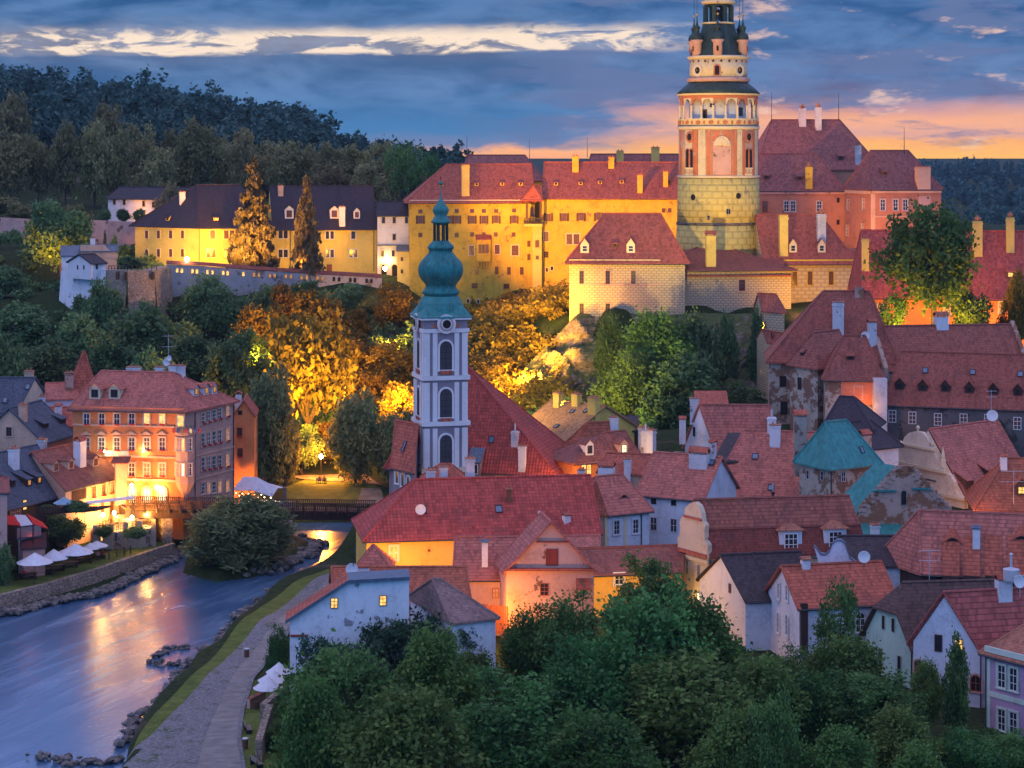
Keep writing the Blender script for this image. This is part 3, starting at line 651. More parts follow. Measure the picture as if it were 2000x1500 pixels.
def chimney(o, p, ztop, w=.8, d=.8, m='chimney', cap='slab', ang=0, tiled='tile_red'):
    b = MB(); h = ztop - p.z; z0 = p.z - 1.2; c = Vector((p.x, p.y, z0))
    ch = h * .12 + .1
    if cap == 'house': ch = min(h * .4, w * .55)
    b.box(c, w, d, h + 1.2 - (ch if cap == 'house' else 0), ang)
    if cap != 'house': b.box((p.x, p.y, ztop - max(.25, h * .12)), w + .16, d + .16, max(.12, h * .06), ang)
    q = b.build('chimney', m, o); t = MB()
    if cap == 'slab':
        t.box((p.x, p.y, ztop + .002), w + .2, d + .2, .1, ang)
        for k in (-.22, .22): t.lathe([(.11, 0), (.09, .3)], Vector((p.x, p.y, ztop + .1)) + Vector((math.cos(ang), math.sin(ang), 0)) * k * w, 8)
        t.build('chimney_cap', 'terracotta', q)
    elif cap == 'house':
        a = Vector((math.cos(ang), math.sin(ang), 0)); bb = Vector((-a.y, a.x, 0)); zc = ztop - ch
        for sx in (-1, 1):
            for sy in (-1, 1): t.box(Vector((p.x, p.y, zc)) + a * sx * (w / 2 - .1) + bb * sy * (d / 2 - .1), .16, .16, ch * .35, ang)
        z1 = zc + ch * .35; f = lambda u, v, z: Vector((p.x, p.y, z)) + a * u + bb * v
        t.slab([[f(-w / 2 - .1, -d / 2 - .12, z1), f(w / 2 + .1, -d / 2 - .12, z1), f(w / 2 + .1, 0, ztop), f(-w / 2 - .1, 0, ztop)], [f(w / 2 + .1, d / 2 + .12, z1), f(-w / 2 - .1, d / 2 + .12, z1), f(-w / 2 - .1, 0, ztop), f(w / 2 + .1, 0, ztop)]], .1)
        t.build('chimney_cap', tiled, q)
    elif cap == 'pot':
        t.lathe([(w * .3, 0), (w * .42, .5), (w * .2, .7), (w * .08, 1.0)], (p.x, p.y, ztop), 8); t.build('chimney_cap', 'terracotta', q)
    elif cap == 'flue':
        t.tube([(p.x, p.y, ztop), (p.x, p.y, ztop + 1.0)], .12, 8); t.build('flue', 'pale_metal', q)
    return q
def dormer(o, p, n, w, h, kind, wall, roof, gl, fr, c, r, slope, ov):
    """p is the middle of the foot of its face, n the slope's normal"""
    f = Vector((n.x, n.y, 0)).normalized(); t = Vector((0, 0, 1)).cross(f); tanp = math.hypot(n.x, n.y) / max(.2, n.z); Z = Vector((0, 0, 1))
    q = lambda a, b, z: p + t * a - f * b + Z * z
    b = MB()
    if kind == 'gable':
        rz = w / 2 * slope * 1.6; dp = h / tanp; dr = (h + rz) / tanp
        b.poly([q(-w / 2, 0, -.2), q(w / 2, 0, -.2), q(w / 2, 0, h), q(0, 0, h + rz), q(-w / 2, 0, h)]); b.poly([q(w / 2, 0, -.2), q(w / 2, dp, h), q(w / 2, 0, h)]); b.poly([q(-w / 2, dp, h), q(-w / 2, 0, -.2), q(-w / 2, 0, h)])
        d = b.build('dormer', wall, o); rb = MB(); e = w / 2 + ov; ez = h - ov * rz / (w / 2)
        rb.slab([[q(e, -ov, ez + .06), q(e, dp, ez + .06), q(0, dr, h + rz + .06), q(0, -ov, h + rz + .06)][::1], [q(-e, dp, ez + .06), q(-e, -ov, ez + .06), q(0, -ov, h + rz + .06), q(0, dr, h + rz + .06)]], .1); rb.build('dormer_roof', roof, d)
    elif kind == 'hip':
        rz = w / 2 * slope * 1.6; dp = h / tanp; dr = (h + rz) / tanp; hh = w * .5
        b.poly([q(-w / 2, 0, -.2), q(w / 2, 0, -.2), q(w / 2, 0, h), q(-w / 2, 0, h)]); b.poly([q(w / 2, 0, -.2), q(w / 2, dp, h), q(w / 2, 0, h)]); b.poly([q(-w / 2, dp, h), q(-w / 2, 0, -.2), q(-w / 2, 0, h)])
        d = b.build('dormer', wall, o); rb = MB(); e = w / 2 + ov
        rb.slab([[q(e, -ov, h), q(e, dp, h), q(0, dr, h + rz), q(0, hh, h + rz)], [q(-e, dp, h), q(-e, -ov, h), q(0, hh, h + rz), q(0, dr, h + rz)], [q(-e, -ov, h), q(e, -ov, h), q(0, hh, h + rz)]], .1); rb.build('dormer_roof', roof, d)
    else:
        fall = tanp * .45; dp = h / (tanp - fall)
        b.poly([q(-w / 2, 0, -.2), q(w / 2, 0, -.2), q(w / 2, 0, h), q(-w / 2, 0, h)]); b.poly([q(w / 2, 0, -.2), q(w / 2, dp, h + dp * fall), q(w / 2, 0, h)]); b.poly([q(-w / 2, dp, h + dp * fall), q(-w / 2, 0, -.2), q(-w / 2, 0, h)])
        d = b.build('dormer', wall, o); rb = MB(); e = w / 2 + ov
        rb.slab([[q(-e, -ov * 1.5, h - ov * fall + .08), q(e, -ov * 1.5, h - ov * fall + .08), q(e, dp, h + dp * fall + .08), q(-e, dp, h + dp * fall + .08)]], .1); rb.build('dormer_roof', roof, d)
    if gl: window(d, q(0, 0, h * .5), f, w * .62, h * .72, c, r, fr=fr, gl=gl)
    return d
def eyelid(o, p, n, w, h, roof, hole='hole'):
    """a low eyebrow dormer swelling out of the tiles"""
    f = Vector((n.x, n.y, 0)).normalized(); t = Vector((0, 0, 1)).cross(f); tanp = math.hypot(n.x, n.y) / max(.2, n.z); K = 16; b = MB(); hb = MB()
    g = lambda a: (math.cos(a * math.pi) * .5 + .5) if abs(a) <= 1 else 0
    fr_, bk = [], []
    for i in range(K + 1):
        a = -1 + 2 * i / K; z = g(a) * h; q = p + t * a * w / 2; fr_.append(q + f * .12 + Vector((0, 0, z + .08))); bk.append(q - f * (z * 2.4 / tanp + .05) + Vector((0, 0, z * 2.4 + .1)))
    for i in range(K):
        b.poly([fr_[i], fr_[i + 1], bk[i + 1], bk[i]]); b.poly([fr_[i + 1], fr_[i], fr_[i] - Vector((0, 0, .14)), fr_[i + 1] - Vector((0, 0, .14))])
        hb.poly([p + t * (-1 + 2 * i / K) * w / 2 - Vector((0, 0, .3)), p + t * (-1 + 2 * (i + 1) / K) * w / 2 - Vector((0, 0, .3)), fr_[i + 1] - f * .12, fr_[i] - f * .12])
    d = b.build('eyelid_dormer', roof, o, smooth=True); hb.build('opening', hole, d)
def dish(o, p, r=.45, ang=0, m='dish'):
    """satellite dish on a short mast"""
    b = MB(); b.lathe([(.02, -.06), (r * .5, -.03), (r * .85, .05), (r, .12), (r * .97, .13), (r * .8, .07), (r * .4, 0), (.02, -.03)], (0, 0, 0), 16)
    M = Matrix.Rotation(ang, 3, 'Z') @ Matrix.Rotation(R(78), 3, 'X'); b.v = [M @ v + p for v in b.v]
    d = b.build('satellite_dish', m, o, smooth=True); MB().tube([p + Vector((0, .12, -1.0)), p + Vector((0, .08, 0))], .035, 5).build('mast', 'iron', d); return d
def aerial(o, p, h=2.5, n=5, w=1.2, ang=0):
    b = MB(); b.tube([p, p + Vector((0, 0, h))], .035, 5); a = Vector((math.cos(ang), math.sin(ang), 0)); c = Vector((-a.y, a.x, 0))
    for k in range(2):
        z = h * (.95 - .3 * k); b.tube([p + Vector((0, 0, z)) - a * w / 2, p + Vector((0, 0, z)) + a * w / 2], .022, 4)
        for i in range(n): q = p + Vector((0, 0, z)) + a * (i / (n - 1) - .5) * w; b.tube([q - c * .35, q + c * .35], .016, 4)
    return b.build('aerial', 'pale_metal', o)

# ------------------------------------------------------------------ trees
def leafcloud(name, C, size, rnd, mat, clump=None, droop=0, elong=1.7):
    """many small leaf faces, one for each centre"""
    n = len(C); a = rnd.normal(size=(n, 3)); a[:, 2] *= .8; a[:, 2] -= droop; a /= np.linalg.norm(a, axis=1)[:, None] + 1e-9
    h = rnd.normal(size=(n, 3)); b = np.cross(a, h); b /= np.linalg.norm(b, axis=1)[:, None] + 1e-9
    sz = size * rnd.uniform(.6, 1.4, n)[:, None]; A = a * sz * elong * .5; B = b * sz * .5
    v = np.stack([C - A, C + B - A * .1, C + A, C - B - A * .1], 1).reshape(-1, 3).astype(np.float32)
    me = bpy.data.meshes.new(name); me.vertices.add(4 * n); me.vertices.foreach_set('co', v.ravel()); me.loops.add(4 * n); me.loops.foreach_set('vertex_index', np.arange(4 * n, dtype=np.int32))
    me.polygons.add(n); me.polygons.foreach_set('loop_start', np.arange(0, 4 * n, 4, dtype=np.int32)); me.polygons.foreach_set('loop_total', np.full(n, 4, dtype=np.int32))
    tone = rnd.uniform(0, 1, n) * .55 + (clump if clump is not None else rnd.uniform(0, 1, n)) * .45
    at = me.attributes.new('tone', 'FLOAT', 'FACE'); at.data.foreach_set('value', tone.astype(np.float32))
    me.materials.append(MATS[mat]); me.update(calc_edges=True); return me
def shape_pts(kind, rnd, n, spread):
    """clump centres of a crown one metre high and one metre wide"""
    d = rnd.normal(size=(n, 3)); d /= np.linalg.norm(d, axis=1)[:, None]
    r = rnd.uniform(.35, 1, n) ** .55
    lob = rnd.normal(size=(11, 3)); lob /= np.linalg.norm(lob, axis=1)[:, None]
    bump = np.max(np.maximum(0, d @ lob.T) ** 5, axis=1); r *= .60 + .48 * bump
    p = d * r[:, None]
    if kind == 'round': p = p * (.47, .47, .40) + (0, 0, .6)
    elif kind == 'oval': p = p * (.46, .46, .46) + (0, 0, .54); p[:, :2] *= (1.15 - .5 * np.clip(p[:, 2], 0, 1))[:, None]
    elif kind == 'bush': p = p * (.48, .48, .50) + (0, 0, .46)
    elif kind == 'open': p = p * (.47, .47, .36) + (0, 0, .66)
    elif kind == 'spire': p = p * (.42, .42, .48) + (0, 0, .52); p[:, :2] *= np.clip(1.25 - 1.05 * p[:, 2], .1, 1.2)[:, None]
    elif kind == 'weep': p = p * (.46, .46, .44) + (0, 0, .55)
    return p
TV = {}
def variant(key, kind, seed, ncl, nl, leaf, mat, limbs=5, trunk=.5, tr=.022, spread=.055, elong=1.7):
    rnd = np.random.default_rng(seed); c = shape_pts(kind, rnd, ncl, spread); ct = rnd.uniform(0, 1, ncl)
    i = rnd.integers(0, ncl, nl); off = rnd.normal(size=(nl, 3)) * spread
    if kind == 'weep': off[:, 2] = off[:, 2] * 1.6 - np.abs(rnd.normal(size=nl)) * .03
    pts = c[i] + off; pts[:, 2] = np.maximum(pts[:, 2], .01)
    cm = leafcloud('crown', pts, leaf, rnd, mat, ct[i], elong=elong)
    b = MB(); rr = random.Random(seed); b.tube([(0, 0, -.06), (.004, 0, trunk * .5), (rr.uniform(-.02, .02), rr.uniform(-.02, .02), trunk)], tr, 7, tr * .6)
    for j in range(limbs):
        q = c[rr.randrange(ncl)]; s0 = Vector((0, 0, trunk * rr.uniform(.55, 1))); e = Vector(q); mid = s0.lerp(e, .5) + Vector((0, 0, .04)); b.tube([s0, mid, e], tr * .45, 5, tr * .12)
    TV[key] = (cm, b.mesh('trunk', 'bark'))
def conifer(key, seed, mat, n=14000, leaf=.026, wide=.5):
    rnd = np.random.default_rng(seed); nb = 260; zz = 1 - .94 * rnd.uniform(0, 1, nb) ** .62; an = rnd.uniform(0, 6.283, nb); ln = (1 - zz) ** .7 * wide * rnd.uniform(.6, 1.12, nb) + .012
    i = rnd.integers(0, nb, n); t = rnd.uniform(0, 1, n) ** .5; r = ln[i] * t; a = an[i] + rnd.normal(size=n) * .22 * (1.25 - t)
    pts = np.stack([np.cos(a) * r, np.sin(a) * r, zz[i] - r * .22 + rnd.normal(size=n) * .010], 1)
    cm = leafcloud('crown', pts, leaf, rnd, mat, rnd.uniform(0, 1, nb)[i], droop=.3, elong=2.2)
    b = MB(); b.tube([(0, 0, -.05), (0, 0, .9)], .018, 6, .003); TV[key] = (cm, b.mesh('trunk', 'bark'))
def tree(key, px, Y, top, wpx, label, name='tree', cat='tree', group=None, base=None, rot=None, dx=1.0):
    """px, top and wpx are the crown's middle, top and width in the photograph"""
    x = XP(px, Y); z0 = tz(x, Y) if base is None else base; h = max(1.5, ZP(top, Y) - z0); w = wpx * Y / F
    o = empty(name, (x, Y, z0), label, cat, group); o.scale = (w, w * dx, h); o.rotation_euler.z = rot if rot is not None else (px * 12.9898 + Y * 7.1) % 6.28
    for me, nm in zip(TV[key], ('crown', 'trunk')):
        q = bpy.data.objects.new(nm, me); COL.objects.link(q); q.parent = o
    return o
# ================================================================== THE SETTING
def build_ground():
    px = np.concatenate([np.arange(-3200, -200, 100), np.arange(-200, 800, 8), np.arange(800, 2100, 20), np.arange(2100, 5300, 100)])
    ys = [90.0]
    while ys[-1] < 9000: y = ys[-1]; ys.append(y + (2.5 if y < 150 else y * .0042 if y < 320 else 4 if y < 600 else y * .05))
    ys = np.array(ys); A, B = np.meshgrid(px, ys); x = (A - CX) * B / F; z = terr(x.ravel(), B.ravel()).reshape(x.shape)
    z += (np.sin(x * .31 + B * .17) * np.sin(B * .23 - x * .11)) * np.clip((B - 335) / 60, 0, 1) * .6
    n, k = x.shape; v = np.stack([x, B, z], -1).reshape(-1, 3); i = np.arange((n - 1) * (k - 1)); r, c = i // (k - 1), i % (k - 1); a = r * k + c
    f = np.stack([a, a + 1, a + k + 1, a + k], 1)
    me = bpy.data.meshes.new('ground'); me.from_pydata(v.tolist(), [], f.tolist()); me.polygons.foreach_set('use_smooth', [True] * len(me.polygons))
    m, N, b = newmat('ground'); p = pos(N); n1 = N.noise(p, .12, 6, .6); n2 = N.noise(p, 1.6, 5, .7)
    col = N.ramp(n2, [(.3, (.010, .018, .006)), (.55, (.028, .045, .014)), (.75, (.05, .07, .02))]); col = N.mix(col, (.085, .07, .05), N.step(n1, .56, .7))
    setb(N, b, col, .95, spec=.1, bump=n2, bs=.6, bd=.2); me.materials.append(m)
    mark(link('ground', me), kind='structure')
    # river
    b = MB(); b.poly([(-150, 105, WATER), (20, 105, WATER), (20, 312, WATER), (-150, 312, WATER)])
    m, N, s = newmat('water'); p = pos(N)
    ang = N.new('ShaderNodeVectorRotate', rotation_type='Z_AXIS'); N.put(ang.inputs['Vector'], p); ang.inputs['Angle'].default_value = R(21)
    w1 = N.noise(N.vmath('MULTIPLY', ang.outputs[0], (.34, .05, 1)), 1.0, 5, .55, .5); w2 = N.noise(N.vmath('MULTIPLY', ang.outputs[0], (.55, 2.4, 1)), 1.0, 4, .6, .3)
    calm = N.step(N.noise(p, .035, 3), .42, .62)
    col = N.mix((.028, .09, .18), (.20, .32, .46), N.math('MULTIPLY', N.step(w1, .40, .80), .5))
    foam = N.math('MULTIPLY', N.step(w2, .66, .76), N.step(w1, .56, .68)); col = N.mix(col, (.4, .45, .5), N.math('MULTIPLY', foam, .5))
    setb(N, s, col, N.math('ADD', .17, N.math('MULTIPLY', w1, .16)), spec=.9, bump=N.math('ADD', N.math('MULTIPLY', w1, .9), N.math('MULTIPLY', w2, N.math('ADD', .10, N.math('MULTIPLY', calm, .12)))), bs=.35, bd=.35)
    mark(link('river', b.mesh('river', 'water')), kind='structure')
build_ground()
def resample(pts, n):
    d = [0]
    for a, b in zip(pts, pts[1:]): d.append(d[-1] + (b - a).length)
    out = []
    for i in range(n):
        t = d[-1] * i / (n - 1); k = min(len(pts) - 2, max(j for j in range(len(pts)) if d[j] <= t + 1e-9)); k = min(k, len(pts) - 2); out.append(pts[k].lerp(pts[k + 1], (t - d[k]) / max(1e-6, d[k + 1] - d[k])))
    return out
def strip(name, lp, rp, lift, m, n=90, k=6, kind='structure', z=0, label=None):
    l = resample(pixring(lp, z), n); r = resample(pixring(rp, z), n); v = []; f = []
    for i in range(n):
        for j in range(k + 1): v.append(l[i].lerp(r[i], j / k))
    zz = terr([p.x for p in v], [p.y for p in v])
    for p, q in zip(v, zz): p.z = float(q) + lift
    for i in range(n - 1):
        for j in range(k): a = i * (k + 1) + j; f.append((a, a + 1, a + k + 2, a + k + 1))
    b = MB(); b.add(v, f); o = link(name, b.mesh(name, m, smooth=True)); mark(o, kind=kind); return o
def ground_mats():
    m, N, b = newmat('asphalt'); p = pos(N); n = N.noise(p, .9, 6, .65); st = N.noise(N.vmath('MULTIPLY', p, (.35, 1.3, 1)), 1, 4, .6)
    setb(N, b, N.ramp(N.math('ADD', N.math('MULTIPLY', n, .5), N.math('MULTIPLY', st, .5)), [(.34, (.15, .145, .13)), (.5, (.21, .205, .19)), (.66, (.28, .27, .25))]), .9, spec=.2, bump=N.noise(p, 14, 3), bs=.2, bd=.02)
    m, N, b = newmat('cobble'); p = pos(N); vo = N.new('ShaderNodeTexVoronoi'); N.put(vo.inputs['Vector'], p); vo.inputs['Scale'].default_value = 5
    ve = N.new('ShaderNodeTexVoronoi', feature='DISTANCE_TO_EDGE'); N.put(ve.inputs['Vector'], p); ve.inputs['Scale'].default_value = 5
    col = N.mix((.13, .13, .14), (.24, .24, .255), N.white(vo.outputs['Color'])); col = N.mix(col, (.05, .085, .025), N.math('MULTIPLY', N.step(N.noise(p, .5, 5, .65), .5, .62), N.step(N.noise(p, 3, 3), .42, .6)))
    setb(N, b, N.mix((.06, .07, .04), col, N.step(ve.outputs['Distance'], 0, .06)), .85, spec=.3, bump=ve.outputs['Distance'], bs=.6, bd=.06)
    m, N, b = newmat('grassmat'); p = pos(N); n = N.noise(p, .7, 6, .7); n2 = N.noise(p, 6, 4, .7)
    setb(N, b, N.ramp(N.math('ADD', N.math('MULTIPLY', n, .5), N.math('MULTIPLY', n2, .5)), [(.35, (.045, .07, .015)), (.5, (.10, .14, .03)), (.64, (.19, .21, .05))]), .95, spec=.1, bump=n2, bs=.8, bd=.1)
    m, N, b = newmat('gravel'); p = pos(N); n = N.noise(p, .5, 6, .65); n2 = N.noise(p, 5, 4)
    setb(N, b, N.ramp(N.math('ADD', N.math('MULTIPLY', n, .6), N.math('MULTIPLY', n2, .4)), [(.35, (.13, .10, .07)), (.62, (.30, .24, .17))]), .95, spec=.1, bump=n2, bs=.4, bd=.05)
    m, N, b = newmat('rock'); p = pos(N); n = N.noise(p, .35, 7, .65); n2 = N.noise(N.vmath('MULTIPLY', p, (1.2, 1.2, 2.6)), 1.1, 7, .7)
    col = N.ramp(N.math('ADD', N.math('MULTIPLY', n, .4), N.math('MULTIPLY', n2, .6)), [(.33, (.06, .045, .035)), (.47, (.19, .16, .12)), (.6, (.33, .28, .22)), (.75, (.42, .38, .32))])
    g = N.xyz(N.new('ShaderNodeNewGeometry').outputs['Normal'])[2]; col = N.mix(col, (.06, .10, .02), N.math('MULTIPLY', N.step(N.math('ADD', g, N.math('MULTIPLY', N.noise(p, .3, 6, .7), .9)), .98, 1.16), .8))
    setb(N, b, col, .95, spec=.15, bump=n2, bs=1, bd=.5)
    m, N, b = newmat('riprap'); p = pos(N); n = N.noise(p, 1.1, 5, .65); setb(N, b, N.ramp(n, [(.35, (.06, .055, .05)), (.55, (.16, .145, .13)), (.75, (.30, .28, .25))]), .8, spec=.3, bump=n, bs=.5, bd=.1)
ground_mats()
PATH_L = [(330, 1560), (385, 1500), (398, 1450), (418, 1400), (442, 1350), (474, 1298), (510, 1255), (548, 1218), (592, 1180), (640, 1142), (662, 1118)]
PATH_R = [(478, 1560), (472, 1500), (463, 1450), (470, 1385), (488, 1335), (520, 1290), (558, 1244), (600, 1200), (640, 1165), (668, 1135), (680, 1120)]
COB_L = [(110, 1560), (212, 1500), (292, 1440), (338, 1395), (388, 1345), (440, 1290), (482, 1250), (530, 1205), (590, 1155), (632, 1130), (650, 1118)]
GRS_L = [(180, 1560), (236, 1490), (262, 1448), (300, 1400), (352, 1350), (412, 1292), (452, 1245), (510, 1188), (566, 1150), (612, 1128), (640, 1112)]
strip('grass_verge', GRS_L, COB_L, .06, 'grassmat')
strip('cobbled_strip', COB_L, PATH_L, .08, 'cobble')
strip('path', PATH_L, PATH_R, .10, 'asphalt')
strip('kerb', [(x, y) for x, y in PATH_R], [(x + 8, y) for x, y in PATH_R], .16, 'cobble', k=1)
strip('lawn', [(480, 1560), (480, 1500), (471, 1450), (478, 1385), (497, 1335)], [(760, 1560), (700, 1500), (640, 1450), (600, 1390), (560, 1335)], .07, 'grassmat', n=40)
strip('garden_lawn', [(-120, 1190), (0, 1140), (100, 1120), (190, 1088), (262, 1062), (300, 1060)], [(-120, 1205), (0, 1158), (100, 1135), (190, 1110), (262, 1083), (338, 1060)], .12, 'grassmat', n=40)
strip('park_lawn', [(545, 990), (560, 960), (600, 942)], [(755, 995), (745, 962), (700, 940)], .1, 'grassmat', n=20)
strip('park_square', [(690, 993), (700, 978), (706, 962)], [(752, 994), (748, 975), (742, 962)], .16, 'gravel', n=12)
strip('park_path', [(560, 942), (600, 938)], [(745, 956), (700, 936)], .2, 'gravel', n=8)

def rocks(name, paths, count, seed, smin=.25, smax=.7, spread=1.0, z=-1.75):
    rnd = np.random.default_rng(seed); bm = bmesh.new(); bmesh.ops.create_icosphere(bm, subdivisions=1, radius=1); bv = np.array([v.co[:] for v in bm.verts]); bf = [tuple(v.index for v in f.verts) for f in bm.faces]; bm.free()
    vs, fs = [], []
    for path in paths:
        q = resample(path, 200); m = int(count * len(path) / sum(len(p) for p in paths))
        for i in range(m):
            c = q[rnd.integers(0, 200)]; s = rnd.uniform(smin, smax) * rnd.uniform(.7, 1.3, 3); s[2] *= .65; k = len(vs) * 42 if False else sum(len(x) for x in vs) if False else len(vs)
            v = bv * rnd.uniform(.75, 1.2, (len(bv), 1)) * s; a = rnd.uniform(0, 6.28); v = v @ np.array([[math.cos(a), math.sin(a), 0], [-math.sin(a), math.cos(a), 0], [0, 0, 1]])
            off = rnd.normal(size=2) * spread; zz = z + abs(rnd.normal()) * .18
            v = v + (c.x + off[0], c.y + off[1], zz); vs.append(v); fs += [tuple(t + k * len(bv) for t in f) for f in bf]
    me = bpy.data.meshes.new(name); me.from_pydata(np.concatenate(vs).tolist(), [], fs); me.materials.append(MATS['riprap']); return mark(link(name, me), kind='stuff')
mark(rocks('riprap_stones', [pixring(L_BANK[1:-1], WATER), [v + Vector((.2, 1.1, 0)) for v in pixring(L_BANK[1:-1], WATER)]], 620, 5, .25, .6, .45), 'dark boulders piled along the foot of the embankment wall', 'stones')
mark(rocks('shore_stones', [pixring(R_BANK[1:], WATER)], 430, 8, .18, .6, .5), 'brown stones scattered along the water beside the cobbled path', 'stones')
mark(rocks('groyne_stones', [pixring([(300, 1288), (330, 1268), (370, 1266), (410, 1270)], WATER), pixring([(296, 1296), (330, 1300), (372, 1300), (392, 1298)], WATER)], 110, 11, .18, .4, .3, -2.0), 'ring of dark stones standing in the shallow river', 'stones')
mark(rocks('edge_stones', [pixring([(70, 1480), (130, 1490), (200, 1494), (240, 1484)], WATER)], 70, 13, .2, .5, .4, -1.95), 'line of small dark stones in the water at the lower edge', 'stones')
mark(rocks('spit_stones', [pixring([(470, 1126), (540, 1112), (585, 1092), (612, 1074), (596, 1060), (572, 1056)], WATER), pixring([(560, 1090), (596, 1068)], WATER)], 260, 17, .35, .8, .7, -1.8), 'heap of rocks on the spit below the wooden bridge', 'stones')
# embankment along the beer garden
def ribbon_wall(name, top, zb, th, m, label, cat='wall', zt=None, cope=None, coph=.25, push=.12):
    """wall along points whose z is its top"""
    b = MB(); cb = MB()
    for a, q in zip(top, top[1:]):
        d = Vector((q.x - a.x, q.y - a.y, 0)); n = Vector((-d.y, d.x, 0)).normalized()
        if n.y < 0: n = -n
        za = zb if not callable(zb) else zb
        v = [Vector((a.x, a.y, za)), Vector((q.x, q.y, za)), q, a]; b.prism(v, n * th)
        if cope: w = [a - n * push, q - n * push, q - n * push + Vector((0, 0, coph)), a - n * push + Vector((0, 0, coph))]; cb.slab([[a - n * push + Vector((0, 0, coph * .4)), q - n * push + Vector((0, 0, coph * .4)), q + n * (th / 2) + Vector((0, 0, coph * 1.6)), a + n * (th / 2) + Vector((0, 0, coph * 1.6))], [q + n * (th + push) + Vector((0, 0, coph * .4)), a + n * (th + push) + Vector((0, 0, coph * .4)), a + n * (th / 2) + Vector((0, 0, coph * 1.6)), q + n * (th / 2) + Vector((0, 0, coph * 1.6))]], .1)
    if cope:
        c = sum(top, Vector()) / len(top); o = empty(name, (c.x, c.y, zb), label, cat); b.build('masonry', m, o); cb.build('coping', cope, o); return o
    return mark(b.build(name, m), label, cat)
ribbon_wall('embankment_wall', [hitz(x, y, .12) for x, y in [(-120, 1212), (0, 1163), (100, 1138), (190, 1112), (270, 1084), (342, 1061)]], -2.4, .7, 'stone', 'long low stone embankment wall beside the river below the beer garden')

